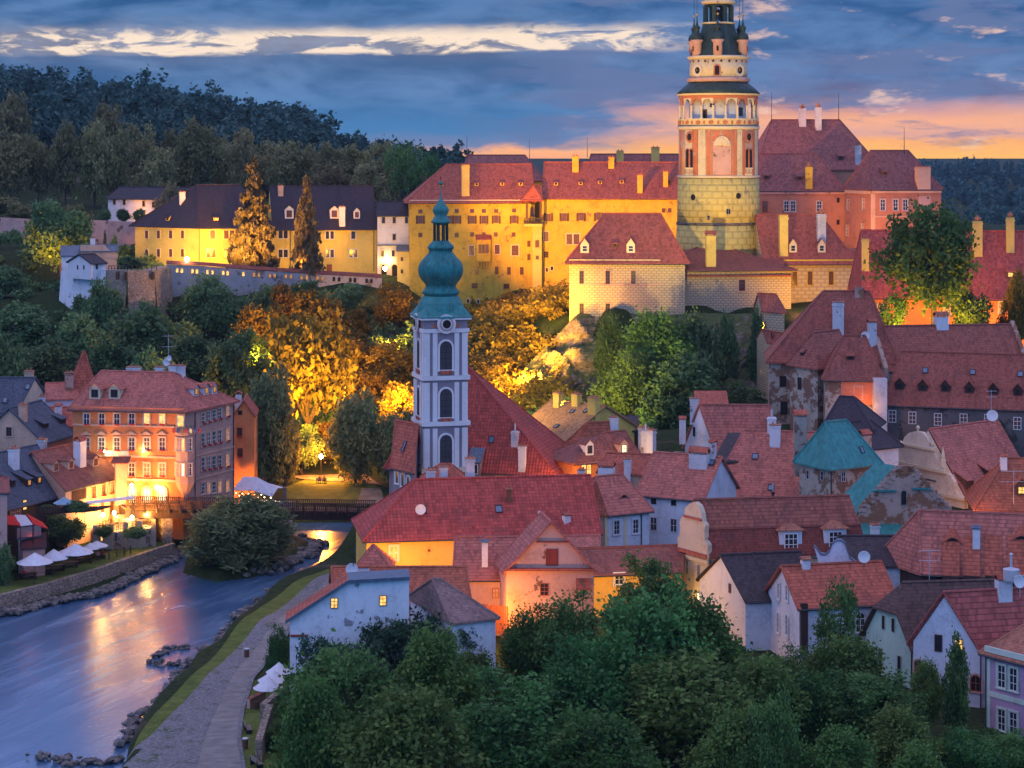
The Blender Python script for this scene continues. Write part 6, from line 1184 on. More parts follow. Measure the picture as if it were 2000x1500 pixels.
# ================================================================== TOWN, MIDDLE
M1 = House('lavender_house', 'pale lavender house with a red roof and a big striped chimney', (1247, 962), 250, e10=(1374, 973), r0=(1290, 885), W=10, wall='white_blue', roof='tile_pinkish', oe=.45, og=.3)
M1.win('F', [(1277, 976), (1316, 979)], .85, 1.2, 1, 1, fr='chimney', gl='hole').win('F', [(1277, 1023), (1316, 1026)], .9, 1.65, 2, 2, fr='chimney', gl='glass').chim('S', 1366, 908, 872, 2.3, 1.1, 'chimney', 'house').chim('S', 1392, 895, 858, .7, .7, 'chimney', 'house').sky('S', [(1390, 904)], .8, .9)
M2 = House('apse_house', 'white cornered house with hipped roof and two eyelid dormers', (1188, 1000), 242, e10=(1268, 992), e01=(1079, 988), r0=(1163, 933), r1=(1238, 929), hip=(True, 0), wall='white_blue', roof='tile_pinkish', oe=.5, gut=True)
M2.win('G', [(1141, 1030), (1099, 1022)], .8, 1.6, 2, 3, fr='chimney', gl='glass', tr='white').win('F', [(1204, 1030), (1241, 1028)], .8, 1.65, 2, 3, fr='chimney', gl='glass', tr='white').chim(238, 1106, 1080, 1000, .75, .7, 'white', 'house').pipe('F', 1252, 998, 1065).pil('F', 1221, 1002, 1070, .4, .06, 'trimcream').pil('F', 1184, 1004, 1070, .4, .06, 'trimcream').pil('G', 1122, 1000, 1070, .4, .06, 'trimcream')
eyelid(M2.o, M2.hit(1137, 976, 'H'), M2.pl['H'][1], 1.5, .35, 'tile_pinkish'); eyelid(M2.o, M2.hit(1218, 972, 'S'), M2.pl['S'][1], 1.5, .35, 'tile_pinkish')
M3 = House('yellow_house', 'broad house with wine red mossy roof above a glowing yellow wall', (716, 1051), 233, e10=(1172, 1037), r0=(811, 944), W=13, hip=(True, 0), wall='yellow', roof='tile_mossy', oe=.5, rise=5.3)
M3.win('F', [(769, 1080)], 1.0, 1.7, 2, 2, gl='lit_dim', tr='trimcream').win('F', [(838, 1075)], .28, .28, 1, 1, fr='timber_red', gl='timber_red', name='vent').sky('S', [(826, 996), (974, 995)], .85, 1.1).chim('S', 994, 977, 955, .5, .5, 'timber_mid').chim('S', 1053, 1036, 1015, .35, .35, 'timber', 'flue').chim('T', 918, 945, 895, 1.0, .9, 'chimney').chim('T', 841, 948, 918, 1.0, .9, 'chimney').chim('T', 866, 948, 912, .9, .8, 'chimney')
dish(M3.o, M3.hit(822, 1002, 'S') + Vector((0, -.6, .5)), .6, 0)
M3b = House('small_red_roof', 'small crooked red roof with white chimneys at the foot of the church tower', (822, 945), 254, e10=(905, 945), r0=(860, 908), r1=(880, 910), W=6, hip=(True, True), wall='white', roof='tile_red', gut=False, base=6)
M4 = House('pink_gable_house', 'pink house with a broad gable, red shutters and a tile cornice', (1160, 1113), 209, e01=(989, 1113, 209), e10=(1142, 1100, 213.5), r0=(1078, 1020), wall='pink_old', roof='tile_pinkish', oe=.4, og=.5, gut=False)
M4.win('G', [(1078, 1088)], 1.25, 1.65, 1, 1, fr='shutter', gl='shutter', name='shutters').win('G', [(1063, 1151)], .85, 1.25, 2, 3, fr='frame_red', gl='glass', tr=None).outline('G', [(986, 1109), (1161, 1109), (1163, 1113), (985, 1113)], .9, 'tile_cornice', 'tile_red', .6).outline('G', [(1048, 1056), (1112, 1056), (1113, 1059), (1047, 1059)], .3, 'gable_ledge', 'tile_old', .25)
b = MB(); p = M4.hit(1139, 1146, 'G'); n = M4.pl['G'][1]; t = n.cross(Vector((0, 0, 1))); b.slab([[p - t * .75 + n * 1.1, p + t * .75 + n * 1.1, p + t * .75 + Vector((0, 0, .85)), p - t * .75 + Vector((0, 0, .85))]], .08); M4q = b.build('porch_roof', 'tile_red', M4.o); window(M4.o, M4.hit(1141, 1156, 'G') + n * .02, n, .4, .6, 1, 1, fr='frame_red', gl='glass')
M5 = House('side_house', 'low orange lit house with a slim white chimney beside the pink gable', (888, 1128), 213, e10=(1006, 1129, 213), r0=(893, 1051, 217), wall='pink_old', roof='tile_pinkish', oe=.35, og=.2)
M5.chim('S', 947, 1102, 1053, .62, .6, 'white', 'house', tiled='lead').win('F', [(968, 1158)], .7, 1.0, 2, 2, fr='frame_red', gl='peach', tr=None)
M5g = empty('board_fence', P(970, 1215, 206), 'weathered board gate between the tiled roof and the pink house', 'gate'); b = MB(); a, c = P(935, 1205, 206), P(993, 1210, 205.5)
for i in range(16): q = a.lerp(c, i / 16); b.para(q - Vector((0, 0, 1.5)), (c - a) / 19, (0, .06, 0), (0, 0, 1.5 + 1.3))
b.build('boards', 'timber_red', M5g)
M6 = House('long_red_roof', 'long low house under a gridded red tile roof beside the river path', (655, 1180), 198, e10=(917, 1182, 198), r0=(651, 1110, 203), wall='rosewall', roof='tile_rust', oe=.35, og=.2); M6.chim('S', 710, 1122, 1099, 1.1, .9, 'white', 'house')
dish(M6.o, P(687, 1112, 200), .6, R(10)); MB().tube([P(690, 1105, 200), P(690, 1063, 200)], .04, 5).build('mast', 'iron', M6.o)
M6b = House('small_pyramid_roof', 'small pink tiled pyramid roof against the glowing yellow wall', (700, 1112), 224, e10=(762, 1112), r0=(727, 1067), r1=(729, 1067), W=4.5, hip=(True, True), wall='rosewall', roof='tile_pinkish', gut=False)
def blue_house():
    Y = 187.0; o = empty('blue_white_house', P(680, 1330, Y + 5), 'pale blue house with flaking plaster and two small lit windows beside the path', 'house'); back = Vector((-.3, 3.2, 0))
    pts = [(566, 1350), (566, 1208), (680, 1134), (799, 1127), (799, 1350)]; q = [P(x, y, Y) for x, y in pts]; MB().prism(q, back).build('wall', 'bluewall', o)
    ov = Vector((.0, -.35, 0)); up = Vector((0, 0, .06)); L, A, B = [P(x, y, Y) for x, y in ((558, 1212), (680, 1133), (801, 1126))]
    b = MB(); b.slab([[L + ov + up, A + ov + up, A + back + up, L + back + up]][0:1], .22); b.build('roof', 'tile_red', o); b = MB(); b.slab([[A + ov + up, B + ov + up, B + back + up, A + back + up]], .22); b.build('tin_roof', 'lead', o)
    b = MB(); s = Vector((0, 0, -.3))
    for a, c in ((L, A), (A, B)): b.prism([a + ov * 1.1 + up, c + ov * 1.1 + up, c + ov * 1.1 + s + up, a + ov * 1.1 + s + up], (0, .1, 0))
    b.build('verge_board', 'lead', o); n = Vector((0, -1, 0))
    for x, y in ((653, 1178), (748, 1173)): window(o, P(x, y, Y - .01), n, .66, .95, 2, 3, fr='frame_brown', gl='lit')
    b = MB(); b.para(P(567, 1244, Y - .18), (1.6, 0, 0), (0, .18, 0), (0, 0, .18)); b.build('tile_ledge', 'tile_wine', o); 
blue_house()
M8 = House('grey_tiled_annex', 'annex with greyed pantile roof falling towards the bushes', (885, 1216), 184, e10=(968, 1206), e01=(802, 1166), r0=(840, 1136), r1=(858, 1137), hip=(.1, True), wall='bluewall', roof='tile_greyed', oe=.3, gut=False, rise=2.6)
M9 = House('red_roof_wing', 'plain red roofed wing between the pink gable and the baroque house', (1118, 1124), 219, e10=(1330, 1116), r0=(1125, 1074, 224), wall='yellow', roof='tile_umber', oe=.35); M9.win('F', [(1209, 1131)], 1.0, 1.2, 2, 2, gl='glass', tr='trim')
M9b = House('red_roof_wing', 'short red roof tucked behind the pink gable', (1092, 1077), 229, e10=(1168, 1075), r0=(1094, 1050, 232), wall='peach', roof='tile_pinkish', gut=False, base=3)
M10 = House('ochre_roof_house', 'cream house with floodlit ochre roof and three chimneys below the rock', (1003, 847), 298, e10=(1105, 860), r0=(1079, 783, 303), wall='castle_pale', roof='tile_ochre', oe=.4, og=.3)
M10.win('F', [(1036, 884), (1053, 884), (1073, 889), (1093, 892)], .8, 2.0, 1, 3, fr='frame_white', gl='glass_warm', tr='trimcream').band('F', 1003, 1105, 868, .4, .3, 'trimcream').chim('S', 1090, 792, 768, 1.1, 1, 'castle_pale').chim('S', 1126, 790, 770, 1.1, 1, 'castle_pale').chim('S', 1160, 806, 777, 1.5, 1, 'castle_pale').sky('S', [(1118, 804), (1144, 803), (1032, 826), (1087, 833)], .6, .9)
M10b = None
M11 = House('red_hip_house', 'house with pointed red hip roof in front of the ochre roof', (1113, 890), 285, e10=(1206, 886), e01=(1086, 886), r0=(1146, 827), r1=(1196, 828), hip=(True, 0), wall='peach', roof='tile_rust', oe=.45, W=7, gut=False); M11.chim('S', 1199, 845, 815, 1.0, .9, 'white').win('F', [(1122, 912), (1131, 915), (1143, 916)], .6, 1.5, 1, 2, fr='frame_brown', gl='lit_dim')
M11b = House('dormer_house', 'orange lit house with two gabled dormers and a glowing lamp', (1122, 903), 276, e10=(1250, 892), r0=(1180, 846), r1=(1248, 845), W=8, hip=(True, 0), wall='orange', roof='tile_umber', oe=.4)
M11b.dorm('S', [(1152, 889)], 1.2, 1.5, 'gable', 'white', None, 'glass', 'frame_brown', 1, 1).dorm('S', [(1219, 887)], 1.3, 1.5, 'gable', 'peach', None, 'lit_white', 'frame_brown', 2, 2).chim('S', 1257, 877, 835, 1.1, 1.0, 'chimney').win('F', [(1140, 914), (1150, 917), (1206, 920)], .8, 1.4, 2, 2, fr='frame_red', gl='lit'); glow('dormer_lamp', P(1220, 886, 274.5), 500, (1, .6, .2), .12)
M11c = House('porch_house', 'small red roofs with a white bread oven shaped chimney below the lit dormer', (1170, 922), 266, e10=(1262, 926), r0=(1185, 886), r1=(1300, 868), W=7, wall='peach', roof='tile_red', oe=.3, gut=False, hip=(True, 0)); M11c.chim(262, 1185, 932, 900, 1.9, 1.4, 'white', 'house').chim('S', 1226, 925, 897, .8, .8, 'white').chim(266, 1136, 930, 918, .8, .8, 'white')
M12 = House('white_gable_house', 'white gable with slit windows and a long ribbed red roof', (1398, 882), 284, e01=(1338, 872), r0=(1357, 792), r1=(1500, 793), wall='white', roof='tile_pinkish', oe=.3, og=.2); M12.win('G', [(1356, 843)], .42, 1.3, 1, 2, fr='timber', gl='hole').chim(288, 1356, 812, 778, 1.2, 1.0, 'chimney').chim(286, 1333, 850, 812, .9, .9, 'chimney', 'house').chim('S', 1508, 838, 815, 1.1, 1.0, 'white', 'flue')
M12b = House('plain_roof_house', 'pale wall and low roof peeping over the ribbed red roof', (1362, 800), 296, e10=(1422, 800), r0=(1360, 772, 299), wall='trimcream', roof='tile_red', base=8, shed=True, rise=1.8, W=5, gut=False)
M12c = House('terrace_wall', 'roof terrace with iron railing left of the white gable', (1278, 896), 280, e10=(1340, 902), W=6, rise=.15, r0=(1278, 890), wall='peach', roof='gravel', shed=True, cat='terrace', gut=False, base=6); b = MB()
for i in range(12): q = P(1280 + i * 5.3, 902, 279.6); b.tube([q, q + Vector((0, 0, 1.3))], .035, 4)
b.tube([P(1280, 884, 279.6), P(1338, 884, 279.6)], .045, 4); b.build('railing', 'iron', M12c.o); M12c.chim(277, 1272, 900, 840, 1.0, .9, 'chimney').chim(279, 1261, 880, 842, .9, .9, 'chimney', 'flue')
M13 = House('steep_roof_house', 'house with the broad steep salmon red roof and roof windows', (1378, 987), 257, e10=(1556, 994), r0=(1458, 842, 266), r1=(1552, 850), wall='white', roof='tile_pinkish', oe=.4, og=.35)
M13.sky('S', [(1475, 892), (1430, 945), (1506, 953)], .8, 1.0).chim('S', 1514, 866, 830, 1.3, 1.1, 'white').chim('S', 1510, 984, 960, .3, .3, 'timber', 'flue').chim('S', 1507, 842, 815, 1.0, .9, 'white', 'flue')
M14 = House('dark_lean_to', 'dark lean-to roof wedged left of the steep salmon roof', (1395, 902), 262, e10=(1440, 902), r0=(1410, 866, 266), wall='timber', roof='tile_dark', shed=True, W=5, rise=2.4, gut=False, base=8)
M15 = House('shadowed_shed', 'dark tiled shed roofs in the shade under the castle rock', (1205, 842), 300, e10=(1246, 842), r0=(1205, 824, 303), wall='timber', roof='tile_dark', gut=False, base=8, shed=True, W=6, rise=1.3)

# ================================================================== TOWN, LEFT BANK
HO = House('orange_hotel', 'four storey orange corner house with glowing front and hipped red roof', (143, 796), 285, e10=(358, 796, 282), e01=(250, 782, 297), r0=(190, 726), r1=(338, 724), hip=(True, True), wall='orange', roof='tile_pinkish', oe=.55, base=-.5)
X4 = (169.5, 199, 228.5, 257.5, 287, 317)
HO.win('F', [(x, 818) for x in X4[:4]], .9, 1.55, 2, 2, gl='glass', tr='peach', flower=True).win('F', [(x, 818) for x in X4[4:]], .9, 1.55, 2, 2, gl='lit', tr='peach', flower=True).win('F', [(x, 867) for x in X4], .95, 1.8, 2, 3, gl='glass_warm', tr='peach', flower=True).win('F', [(x, 917) for x in X4[:4]], .95, 1.85, 2, 3, gl='glass_warm', tr='peach', flower=True).win('F', [(x, 917) for x in X4[4:]], .95, 1.85, 2, 3, gl='lit_dim', tr='peach', flower=True)
HO.win('F', [(257.5, 967), (287, 967), (317, 967)], 1.15, 2.2, 2, 2, fr='frame_brown', gl='lit_white', arch=True, tr='trimcream', name='door').win('F', [(230, 967), (199, 967)], 1.0, 1.6, 2, 2, gl='lit', tr='peach')
HO.band('F', 143, 358, 833, .2, .2, 'peach').band('F', 143, 358, 893, .25, .22, 'peach').band('F', 143, 358, 938, .3, .25, 'peach').band('F', 141, 360, 800, .35, .35, 'salmon').dorm('S', [(185, 779), (223, 779)], 1.6, 1.5, 'gable', 'trimcream', None, 'glass', 'timber_mid', 2, 1, .55, .25).chim('T', 261, 734, 717, 1.8, 1.0, 'white').chim('T', 312, 734, 717, 1.1, .9, 'white').chim('T', 338, 732, 714, 1.0, .9, 'white').chim('J', 353, 730, 714, 1.1, .9, 'white')
for x in X4:
    n = HO.pl['F'][1]; t = n.cross(Vector((0, 0, 1))); p = HO.hit(x, 849, 'F') + n * .03; b = MB(); b.prism([p - t * .85, p + t * .85, p + Vector((0, 0, .5))], n * .28); b.build('pediment', 'peach', HO.o)
xs = (396, 407, 417.5, 428.5, 444)
for i, x in enumerate(xs):
    d = (x - 396) / 48
    for j, (y, h, lit) in enumerate(((817 - 14 * d, 1.55, 0), (859 - 10 * d, 1.8, 0), (906 - 7 * d, 1.8, 0), (954 - 5 * d, 1.6, 1))): HO.win('K', [(x, y)], .95, h, 2, 3, gl='lit_dim' if lit and i % 2 or (i == 4) else 'glass', tr='peach', flower=j < 3)
HO.dorm('J', [(383, 773), (403, 771), (419, 769)], 1.3, 1.2, 'gable', 'white', None, 'lit_dim', 'timber_mid', 1, 1, .4, .25).panel('K', [(361, 799), (457, 784), (457, 1010), (361, 1020)], 'side_wall', 'hotelside', .03).band('K', 362, 457, 885, .2, .15, 'peach').band('K', 362, 457, 930, .2, .15, 'peach').pipe('K', 455, 786, 1000).pipe('K', 380, 800, 1000)
b = MB(); c = P(362, 900, 281.5); b.lathe([(.3, ZP(972, 281)), (1.0, ZP(955, 281)), (1.35, ZP(944, 281)), (1.35, ZP(850, 281)), (1.5, ZP(848, 281)), (1.5, ZP(843, 281)), (1.3, ZP(842, 281))], (c.x, c.y, 0), 8, R(22.5)); BAY = b.build('corner_bay', 'hotelside', HO.o)
for y, g in ((917, 'lit_white'), (868, 'lit')):
    for a in (-12, 33, -57): nn = Vector((math.sin(R(a)), -math.cos(R(a)), 0)); window(BAY, Vector((c.x, c.y, ZP(y, 280.5))) + nn * 1.26, nn, .75, 1.7, 2, 3, gl=g if a == -12 else 'glass_warm', tr='peach')
b = MB()
for i in range(14): a = -2.6 + i * .19; q = Vector((c.x + math.cos(a - .3) * 1.45, c.y + math.sin(a - .3) * 1.45, ZP(843, 281))); b.tube([q, q + Vector((0, 0, .95))], .03, 4)
b.build('balcony_railing', 'iron', BAY); HO.win('F', [(353, 824)], 1.0, 1.8, 1, 2, gl='lit', tr='peach')
for i, (m_, x) in enumerate(zip(('cloth_red', 'cloth_blue', 'gold', 'cloth_red', 'cloth_pale', 'cloth_blue', 'cloth_red'), (337, 345, 353, 361, 370, 381, 387))):
    p = P(x, 836, 279.6); MB().para(p, (.35, -.2, -.1), (0, .03, 0), (0, 0, -.6)).build('flag', m_, BAY)
sg = empty('lamp_board', P(244, 886, 283), 'pale green lit board with a lamp at each end on the orange house', 'sign board')
MB().para(P(205, 891, 283.6), (XP(282, 283.6) - XP(205, 283.6), -.2, 0), (0, .25, 0), (0, 0, .75)).build('board', 'trimgreen', sg)
for x in (204, 280): MB().lathe([(.05, 0), (.16, .1), (.16, .25), (.05, .35)], P(x, 884, 283), 8).build('lamp', 'bulb_small', sg); glow('board_lamp', P(x, 881, 282.6), 220, (1, .75, .25))
for x, y in ((257, 949), (306, 953)): q = empty('wall_lamp', P(x, y, 282.6), 'bright lamp above the left doors of the orange house' if x == 257 else 'bright lamp between the arched doors of the orange house', 'lamp'); MB().lathe([(.05, -.15), (.22, 0), (.22, .2), (.04, .35)], P(x, y, 282.5), 8).build('globe', 'bulb', q); glow('door_lamp', P(x, y + 3, 281.8), 900, (1, .42, .08))
L2 = House('dormer_house', 'pink house with a ribbed red roof, three dormers and a tall white chimney', (128, 956), 270, e10=(232, 930), r0=(65, 885, 276), wall='peach', roof='tile_umber', oe=.4, og=.3)
L2.win('F', [(182, 961), (201, 957), (217, 953)], .9, 1.5, 2, 3, fr='frame_brown', gl='lit_dim', tr='peach', flower=True).win('F', [(200, 993), (218, 990)], .8, 1.8, 1, 3, fr='frame_brown', gl='glass_warm').win('F', [(154, 966)], 3.2, 1.4, 8, 2, fr='timber_mid', gl='glass_warm').dorm('S', [(110, 921), (139, 916), (187, 911)], 1.2, 1.2, 'gable', 'peach', None, 'glass_warm', 'timber_mid', 2, 1, .45).chim('S', 156, 908, 850, 1.4, 1.1, 'white', 'house')
MB().box(P(236, 985, 279), 1.5, 1.2, ZP(902, 279) - ZP(985, 279), .3).build('end_pier', 'peach', L2.o); b = MB(); p = P(236, 902, 279); b.slab([[p + Vector((-1.2, -1, 0)), p + Vector((1.2, -1, 0)), p + Vector((1.2, 1, .6)), p + Vector((-1.2, 1, .6))]], .12); b.build('pier_roof', 'tile_old', L2.o)
L3 = House('slate_house', 'old timber house with blue grey slate roof and warm lit windows', (8, 992), 262, e10=(127, 963), r0=(-48, 895, 268), wall='timber', roof='tile_slate', oe=.5, og=.2); L3.dorm('S', [(57, 950), (77, 945)], 1.1, 1.0, 'shed', 'timber', None, 'lit_dim', 'timber_mid', 1, 1, .6).dorm('S', [(8, 956), (26, 951)], .9, .9, 'shed', 'timber', None, 'glass', 'timber_mid', 1, 1).win('F', [(48, 986)], .8, 1.3, 2, 2, fr='timber_mid', gl='lit').win('F', [(30, 1000)], 2.2, 1.3, 6, 2, fr='peach', gl='glass_warm').chim('S', 27, 912, 876, 1.1, 1.0, 'white')
L4 = House('peach_gable_house', 'peach gable house with slate roof at the left edge', (84, 864), 286, e01=(-45, 862, 288), e10=(142, 842, 295), r0=(18, 799), wall='peach', roof='tile_slate', oe=.3, og=.3); L4.win('G', [(18, 843)], .85, 1.25, 2, 3, fr='frame_brown', gl='glass', tr='peach').dorm('S', [(90, 836), (124, 827)], 1.6, .7, 'shed', 'timber', None, None).chim('S', 45, 818, 790, 1.0, .9, 'peach').chim('S', 82, 892, 858, 1.1, 1.0, 'chimney').chim('T', 115, 815, 788, 1.0, .9, 'white')
L5 = House('slate_house', 'dark slate roofed house with beige gable against the wooded slope', (-42, 803), 302, e10=(33, 798, 302), e01=(27, 768, 310), r0=(6, 739), wall='cream', roof='tile_slate', oe=.3, og=.2); L5.chim('T', 57, 746, 725, 1.2, 1.0, 'peach').sky('S', [(54, 756), (10, 782)], .7, 1.0)
L6 = House('brick_turret', 'brick red turret with a steep pointed roof behind the orange house', (142, 765), 310, e10=(186, 763), r0=(163, 688), r1=(164, 688), W=3.2, hip=(True, True), wall='worn_pink', roof='tile_red', cat='turret', gut=False)
L6b = House('rear_roof_house', 'house with light red roofs and lavender wall between slate roof and turret', (90, 780), 306, e10=(150, 778), r0=(92, 750, 311), wall='white_blue', roof='tile_pinkish', gut=False); L6b.chim('S', 82, 790, 775, .9, .9, 'white').chim('S', 135, 760, 728, 1.2, 1.0, 'worn_pink')
L6c = House('rear_roof_house', 'plain red roof low between slate roof and the orange house', (95, 832), 299, e10=(150, 830, 299), r0=(95, 797, 303), wall='white', roof='tile_red', gut=False); L6c.chim('S', 114, 815, 787, .9, .9, 'white', 'house')
L7 = House('orange_gable_house', 'narrow orange gable house right of the hotel', (497, 812), 304, e01=(455, 800, 304), r0=(470, 784), e10=(503, 800, 312), wall='orange', roof='tile_red', oe=.2, og=.2, gut=False); L7.win('G', [(469, 806)], .6, .6, 1, 1, fr='timber', gl='hole').win('G', [(468, 844), (469, 884)], .75, 1.3, 2, 2, fr='timber', gl='glass', flower=True).chim(306, 466, 790, 763, 1.0, .9, 'white', 'house')
L8 = House('pink_edge_house', 'pink plastered house cut by the left edge', (-60, 958), 252, e10=(14, 963), r0=(-60, 930, 258), wall='rosewall', roof='tile_old', oe=.3, og=.3)
# ================================================================== RIVERSIDE THINGS
def bridge():
    A, B = P(246, 990, 275.5), P(752, 1006, 291); zt0, zt1 = ZP(993, 275.5), ZP(1007, 288); o = empty('wooden_bridge', P(500, 1040, 286), 'long brown timber footbridge crossing the river behind the willow', 'bridge')
    A.z, B.z = zt0, zt1; d = Vector((B.x - A.x, B.y - A.y, 0)).normalized(); n = Vector((-d.y, d.x, 0)); L = (B - A).length; wd = 3.4
    pt = lambda s, w, h: A.lerp(B, s) + n * w + Vector((0, 0, h))
    b = MB(); b.para(pt(0, 0, -.2), B - A, n * wd, (0, 0, .2)); b.build('deck', 'timber_mid', o)
    b = MB(); b.para(pt(0, -.05, -1.25), B - A, n * .35, (0, 0, 1.0)); b.para(pt(0, wd - .35, -1.25), B - A, n * .35, (0, 0, 1.0)); b.build('beam', 'timber', o)
    for w in (-.1, wd):
        r = MB(); r.para(pt(0, w - .05, 1.05), B - A, n * .22, (0, 0, .09)); r.para(pt(0, w, .1), B - A, n * .1, (0, 0, .1))
        k = int(L / .28)
        for i in range(k): q = pt(i / k, w + .03, .1); r.para(q, d * .13, n * .05, (0, 0, .95))
        r.build('railing', 'timber_mid', o)
    for i in range(int(L / 1.6)):
        s = (i + .5) * 1.6 / L; q = pt(s, -.12, 0); m = MB(); m.prism([q + Vector((0, 0, 1.0)), q + Vector((0, 0, -.55)), q - n * .75 + Vector((0, 0, -.45))], d * .16); m.build('brace', 'timber', o)
    for s in (.0, .15, .50, .99): c = pt(s, wd / 2, 0); MB().box((c.x, c.y, -4), 1.3 if s in (.15, .5) else 2.2, wd + 1, 4 + c.z - 1.25, math.atan2(d.y, d.x)).build('pier', 'stone', o)
    return o
bridge()
def cross_monument():
    p = hitz(556, 1000, 1.2); o = empty('wayside_cross', p, 'stone wayside cross on a pale plinth at the end of the bridge', 'monument'); z = lambda y: ZP(y, p.y)
    MB().box((p.x, p.y, -.5), 2.0, 1.6, z(981) + .5).build('plinth', 'chimney', o); MB().lathe([(.5, z(981)), (.35, z(978)), (.28, z(974)), (.24, z(955)), (.35, z(953)), (.1, z(950))], (p.x, p.y, 0), 10).build('pillar', 'stone_fine', o)
    b = MB(); b.box((p.x, p.y, z(951)), .2, .2, z(925) - z(951)); b.box((p.x, p.y, z(934)), 1.3, .18, .2); b.build('cross', 'timber', o)
cross_monument()
def terrace():
    o = empty('terrace', P(245, 1060, 272), 'stone river terrace with timber railings below the glowing house', 'terrace'); z1 = 2.35
    fr = [P(187, 1060, 270.5), P(246, 1060, 273), P(300, 1058, 275), P(306, 1050, 281)]
    pl = [Vector((q.x, q.y, -1.5)) for q in fr] + [Vector((P(306, 0, 286).x, 286, -1.5)), Vector((P(196, 0, 286).x, 286, -1.5))]; MB().prism(pl, (0, 0, z1 + 1.5)).build('retaining_wall', 'worn_grey', o)
    for a, c in zip(fr, fr[1:]):
        r = MB(); n = 9; u = Vector((c.x - a.x, c.y - a.y, 0)); k = max(2, int(u.length / .3))
        if u.length < 1.2: continue
        a0, c0 = Vector((a.x, a.y, z1)), Vector((c.x, c.y, z1)); r.tube([a0 + Vector((0, 0, 1.1)), c0 + Vector((0, 0, 1.1))], .06, 5); r.tube([a0 + Vector((0, 0, .3)), c0 + Vector((0, 0, .3))], .05, 5)
        for i in range(k): q = a0.lerp(c0, (i + .5) / k); r.tube([q, q + Vector((0, 0, 1.1))], .035, 4)
        r.build('railing', 'timber_mid', o)
    for q in fr + [fr[0].lerp(fr[1], .5), fr[1].lerp(fr[2], .5)]: MB().box((q.x, q.y, -1), .6, .6, z1 + 2.15).build('pier', 'worn_grey', o)
    for x, y in ((197, 1051), (213, 1049)): window(o, P(x, y, 270.65 + (x - 190) * .042), Vector((0, -1, 0)), .55, .75, 1, 1, fr='stone_fine', gl='lit', arch=True)
    window(o, P(227, 1049, 272.0), Vector((0, -1, 0)), .5, 1.2, 1, 6, fr='chimney', gl='hole')
    for i, (x, y, Y, lb) in enumerate(((201, 1007, 274, 'leftmost'), (223, 1003, 277, 'second from the left'), (258, 1012, 275, 'third from the left'), (289, 1006, 277, 'rightmost'))):
        t = empty('lantern', (XP(x, Y), Y, z1), f'bright lantern on the river terrace, {lb} of four', 'lantern', 'lanterns on the river terrace'); p = P(x, y, Y)
        MB().tube([(p.x, p.y, z1), (p.x, p.y, p.z - .15)], .05, 5).build('post', 'iron', t); MB().lathe([(.06, -.2), (.2, 0), (.22, .2), (.05, .38)], p, 8).build('globe', 'bulb', t); glow('lantern_light', p + Vector((0, -.5, .1)), 1100, (1, .50, .12))
    rn = random.Random(5)
    for i in range(9): x = 195 + i * 11.5; q = P(x, 1020, 274.5 + (i % 3) * 1.5 + i * .3); q.z = z1; t = empty('cafe_table', q, f'small cafe table on the river terrace, number {i + 1} along the railing' if False else 'small dark cafe table on the river terrace', 'table', 'tables on the river terrace'); MB().lathe([(.45, .72), (.45, .76)], q, 10).build('tabletop', 'timber_mid', t); MB().lathe([(.25, 0), (.05, .05), (.05, .72)], q, 6).build('leg', 'iron', t)
terrace()
def awning(name, pts, m, label, posts=True, par=None):
    q = [P(*p) for p in pts]; c = sum(q, Vector()) / len(q); o = empty(name, (c.x, c.y, min(v.z for v in q) - 2.4), label, 'awning'); MB().slab([q], .08).build('canvas', m, o)
    if posts:
        for v in q[:2]: MB().tube([v - Vector((0, 0, 2.6)), v - Vector((0, 0, .05))], .05, 5).build('post', 'iron', o)
    return o
awning('awning', [(166, 985, 266), (262, 973, 272), (262, 968, 275), (168, 979, 270)], 'canvas', 'long flat pale awning above the river terrace')
awning('awning', [(15, 1024, 256), (40, 1026, 255), (34, 1007, 260), (14, 1007, 260)], 'canvas_red', 'small red awning at the left edge below the timber house')
awning('awning', [(40, 1027, 255), (64, 1024, 256), (50, 1006, 260), (28, 1005, 260)], 'canvas', 'grey awning between the two red awnings')
awning('awning', [(66, 1024, 257), (94, 1032, 255), (84, 1020, 260), (52, 1003, 261)], 'canvas_red', 'long bright red awning right of the grey awning')
glow('awning_light', P(62, 1030, 259), 50, (1, .12, .06))
SH = House('shed', 'low grey shed below the red awnings in the beer garden', (36, 1052), 257, e10=(78, 1047, 259), r0=(36, 1028, 259), W=3, wall='chimney', roof='lead', shed=True, rise=.4, gut=False, cat='shed'); SH2 = House('shed', 'dark roofed serving hut beside the garden willow', (44, 1072), 255, e10=(88, 1072, 256), r0=(44, 1058, 257), W=2, wall='rosewall', roof='tile_dark', shed=True, rise=.9, gut=False, cat='shed')
